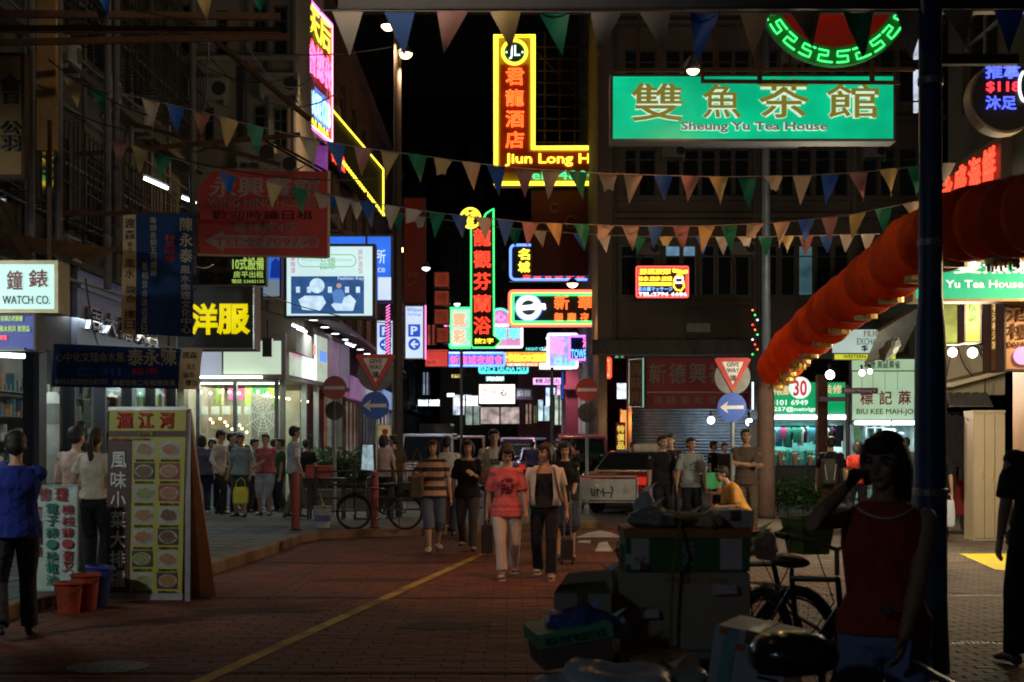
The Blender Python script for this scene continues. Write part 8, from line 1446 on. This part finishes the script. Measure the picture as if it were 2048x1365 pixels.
# ---------------------------------------------------------------- what they carry or wear over
def bag(name, label, loc, w_, h_, dp, m, cat='bag', handle=.18, rz=0):
    t = thing(name, label, cat, loc, R(rz)); b = MB().loft([[(w_ * a / 2 * s_, dp * b_ / 2 * s_, z) for a, b_ in ((-1, -.7), (-.7, -1), (.7, -1), (1, -.7), (1, .7), (.7, 1), (-.7, 1), (-1, .7))] for z, s_ in ((-h_, .75), (-h_ * .93, .98), (-h_ * .5, 1.05), (-h_ * .1, .9), (0, .8))]); obj('pouch', b, m, t)
    if handle: obj('strap', MB().tube([(-w_ * .35, 0, -.01), (-w_ * .25, 0, handle * .7), (0, 0, handle), (w_ * .25, 0, handle * .7), (w_ * .35, 0, -.01)], .008, 5), m, t)
    return t
bag('tote_bag', 'yellow tote bag hanging from the stout person’s hand', (X(483, 27.7), 27.62, Z(974, 27.7)), .28, .33, .1, mat('bag_yellow', (.62, .6, .03), .5)); bag('carrier_bag', 'white plastic carrier bag hanging beside the blue pole', (X(1894, 22.5), 22.4, Z(1000, 22.5)), .17, .42, .1, bagw, handle=.1)
bag('shoulder_bag', 'olive shoulder bag at the side of the striped-top woman', (X(834, 20.5), 20.5, Z(955, 20.5)), .2, .3, .12, mat('bag_olive', (.1, .085, .05), .7), handle=.42); bag('shoulder_bag', 'brown handbag tucked under the arm of the v-neck woman', (X(972, 20.8), 20.75, Z(938, 20.8)), .16, .22, .1, mat('bag_brown', (.14, .06, .035), .5), handle=.3); bag('camera_bag', 'patterned bag at the hip of the lilac-sleeved man', (X(462, 28.4), 28.3, Z(935, 28.4)), .2, .28, .12, mat('bag_pattern', (.16, .13, .07), .7, var=.9, scale=30), handle=.4)
t = bag('backpack', 'black and white backpack on the man walking away', (X(1656, 25.8), 25.72, Z(918, 25.8)), .3, .46, .18, mat('pack_black', (.02, .02, .02), .6), handle=.08); [obj('pale_stripe', MB().bar((s_ * .1, -.1, -.1), (s_ * .06, -.105, -.38), .055, .01), cwht, t) for s_ in (-1, 1)]
# cardigan panels of the black-top woman, strap, trolley
t = thing('cardigan', 'open white cardigan worn by the black-top woman', 'cardigan', (X(1090, 16.5), 16.5, 0), R(-6)); cdm = mat('cardigan_white', (.55, .5, .44), .85, bump=.4)
for s_ in (-1, 1):
    b = MB(); k_ = 1.57 / 1.7; cw_ = [(1.42, .07, .12), (1.36, .10, .205), (1.2, .11, .19), (1.05, .12, .18), (.92, .105, .19 if s_ > 0 else .17)]
    out = [];
    for z, a, c in cw_: out.append([(s_ * (a + (c - a) * i / 5) * k_, (-.135 + .05 * (i / 5) ** 2 + .008 * math.sin(i * 2 + z * 9)) * k_ if i < 5 else -.02, z * k_) for i in range(6)])
    o = []; [o.extend(r_) for r_ in out]; b.add(o, [(j * 6 + i, j * 6 + i + 1, j * 6 + 7 + i, j * 6 + 6 + i) for j in range(4) for i in range(5)]); ob = obj('front_panel', b, cdm, t, smooth=True); so = ob.modifiers.new('s', 'SOLIDIFY'); so.thickness = .012
    a = Vector((s_ * .17, .0, 1.375)); e = a.lerp(Vector((s_ * .235, .01, 1.13)), .85); b = MB(); limb(b, [a, a.lerp(e, .5), e], [.062, .064, .06], 14, .3); b.v = [tuple(Vector(p) * k_) for p in b.v]; obj('sleeve', b, cdm, t, smooth=True)
obj('bag_strap', MB().tube([(.11, -.12, 1.29), (.15, -.13, 1.1), (.2, -.1, .9)], .016, 6), mat('bag_brown', (.14, .06, .035), .5), t)
t = thing('trolley_case', 'small black trolley case with steel handle behind the cardigan woman', 'suitcase', (X(1134, 18.4), 18.4, 0)); obj('case', MB().cbox(-.08, .08, 0, .15, .06, .34, .02), mat('case_black', (.02, .02, .022), .5), t); obj('handle', MB().tube([(-.04, .02, .34), (-.02, -.02, .95), (.04, -.02, .95), (.05, .02, .34)], .012, 6), mat('chrome', (.5, .5, .5), .25, .9), t); [obj('wheel', MB().lathe([(.04, -.015), (.04, .015)], (s_ * .07, .03, .04), 10, 'x'), blk, t) for s_ in (-1, 1)]
t = thing('dark_suitcase', 'black upright suitcase left of the red-tee woman', 'suitcase', (X(974, 19.6), 19.6, 0)); obj('case', MB().cbox(-.08, .08, 0, .2, .05, .45, .02), mat('case_black', (.02, .02, .022), .5), t); obj('handle', MB().tube([(-.05, .02, .45), (-.05, .02, .9), (.05, .02, .9), (.05, .02, .45)], .01, 6), galv, t)
# prints on the tees
def tee_print(key, x, z, w_, h_, m, dy=-.128):
    for o in list(bpy.data.objects):
        if o.name.startswith('person') and o.get('label', '').startswith(key):
            ks = [c for c in o.children if c.name.startswith('shirt')][0]; bm_ = ks.data; ys = [v.co.y for v in bm_.vertices]
            b = MB(); N = 6
            def yat(px_, pz_):
                c = [v.co.y for v in bm_.vertices if abs(v.co.x - px_) < .03 and abs(v.co.z - pz_) < .03]; return min(c) if c else dy
            b.v = [(x + w_ * (i / N - .5), yat(x + w_ * (i / N - .5), z + h_ * (j / N - .5)) - .004, z + h_ * (j / N - .5)) for j in range(N + 1) for i in range(N + 1)]
            b.f = [(j * 7 + i, j * 7 + i + 1, j * 7 + 8 + i, j * 7 + 7 + i) for j in range(N) for i in range(N) if m[1] is None or rf.random() < m[1]]; b.m = [0] * len(b.f); p = obj('tee_print', b, m[0], o, smooth=True); p.scale = ks.scale
tee_print('woman in red tee', 0, 1.14, .15, .12, (mat('ink_dark', (.08, .02, .03), .8), .6)); tee_print('woman in red tee', 0, 1.25, .14, .05, (mat('ink_dark', (.08, .02, .03), .8), .7))
tee_print('young man in white tee', .01, 1.22, .16, .09, (mat('ink_teal', (.06, .09, .08), .8), .9)); tee_print('man in grey-white printed', .02, 1.2, .15, .16, (mat('ink_grey', (.12, .14, .15), .8), .5))
o = thing('phone', 'small dark mobile phone held at the ear of the woman in orange-red', 'phone', (X(1700, 5.42), 5.42, Z(962, 5.42))); o.rotation_euler = (R(20), R(-12), R(60)); obj('case', MB().cbox(-.022, .022, -.008, .008, -.05, .05, .004), blk, o)
t = thing('wristwatch', 'steel wristwatch on the lowered wrist of the phone woman', 'watch', (X(1776, 5.25), 5.27, Z(1222, 5.25))); obj('dial', MB().lathe([(.016, -.006), (.016, .0)], (0, 0, 0), 16, 'y'), mat('watch_glass', (.25, .3, .32), .1, .6), t); obj('bracelet', MB().tube([(.03 * math.cos(a * math.pi / 8), .03 + .03 * math.sin(a * math.pi / 8), .0) for a in range(16)], .006, 5, True), mat('chrome', (.5, .5, .5), .25, .9), t)
# white neckline on the foreground top
t = thing('neckline_trim', 'white double piping at the neck of the orange-red top', 'trim', (X(1768, 5.5), 5.5, 0), R(-12)); k_ = 1.58 / 1.7
for q_ in (0, .022): obj('piping', MB().tube([((.095 + q_) * math.sin(R(a)) * k_, (-.01 - (.082 + q_ * 1.3) * math.cos(R(a))) * k_, (1.425 - q_ * .6 - .045 * math.cos(R(a)) ** 2) * k_) for a in range(-90, 91, 12)], .004, 5), cwht, t)
# left front stuff: lit menu stand by the crowd, red planter
t = thing('menu_stand', 'small lit menu stand on the pavement left of the give way post', 'stand', (X(735, 27), 27, KZ)); obj('screen', MB().add([(-.12, 0, .95), (.12, 0, .93), (.09, .12, 1.42), (-.1, .12, 1.42)], [(0, 1, 2, 3)]), emi('screen_paleblue', (.35, .5, .55), .7, .6, 10), t); obj('leg', MB().bar((0, .05, 0), (0, .08, 1.0), .05), dk, t); obj('base', MB().cbox(-.2, .2, -.1, .2, 0, .04, .01), dk, t); obj('frame', MB().box(-.14, .14, .125, .14, .92, 1.44), blk, t)
t = thing('red_crate', 'red plastic crate on a low dark bench right of the white-tee man', 'crate', (X(636, 26.9), 26.9, KZ + .8)); obj('shell', MB().add([(-.24, -.15, 0), (.24, -.15, 0), (.24, .2, 0), (-.24, .2, 0), (-.2, -.15, .22), (.27, -.15, .2), (.27, .2, .2), (-.2, .2, .22)], [(0, 3, 2, 1), (4, 5, 6, 7), (0, 1, 5, 4), (1, 2, 6, 5), (2, 3, 7, 6), (3, 0, 4, 7)]), pr_, t); obj('rim', MB().tube([(-.2, -.15, .22), (.27, -.15, .2), (.27, .2, .2), (-.2, .2, .22)], .015, 5, True), pr_, t)
t = thing('dark_bench', 'low dark cart bench below the red crate', 'bench', (X(650, 27.1), 27.1, KZ)); obj('top', MB().cbox(-.35, .4, -.2, .25, .72, .79, .01), dk, t); [obj('leg', MB().bar((sx_, sy, 0), (sx_, sy, .72), .04), dk, t) for sx_ in (-.3, .35) for sy in (-.15, .2)]

bpy.data.scenes.remove(bench_scene)
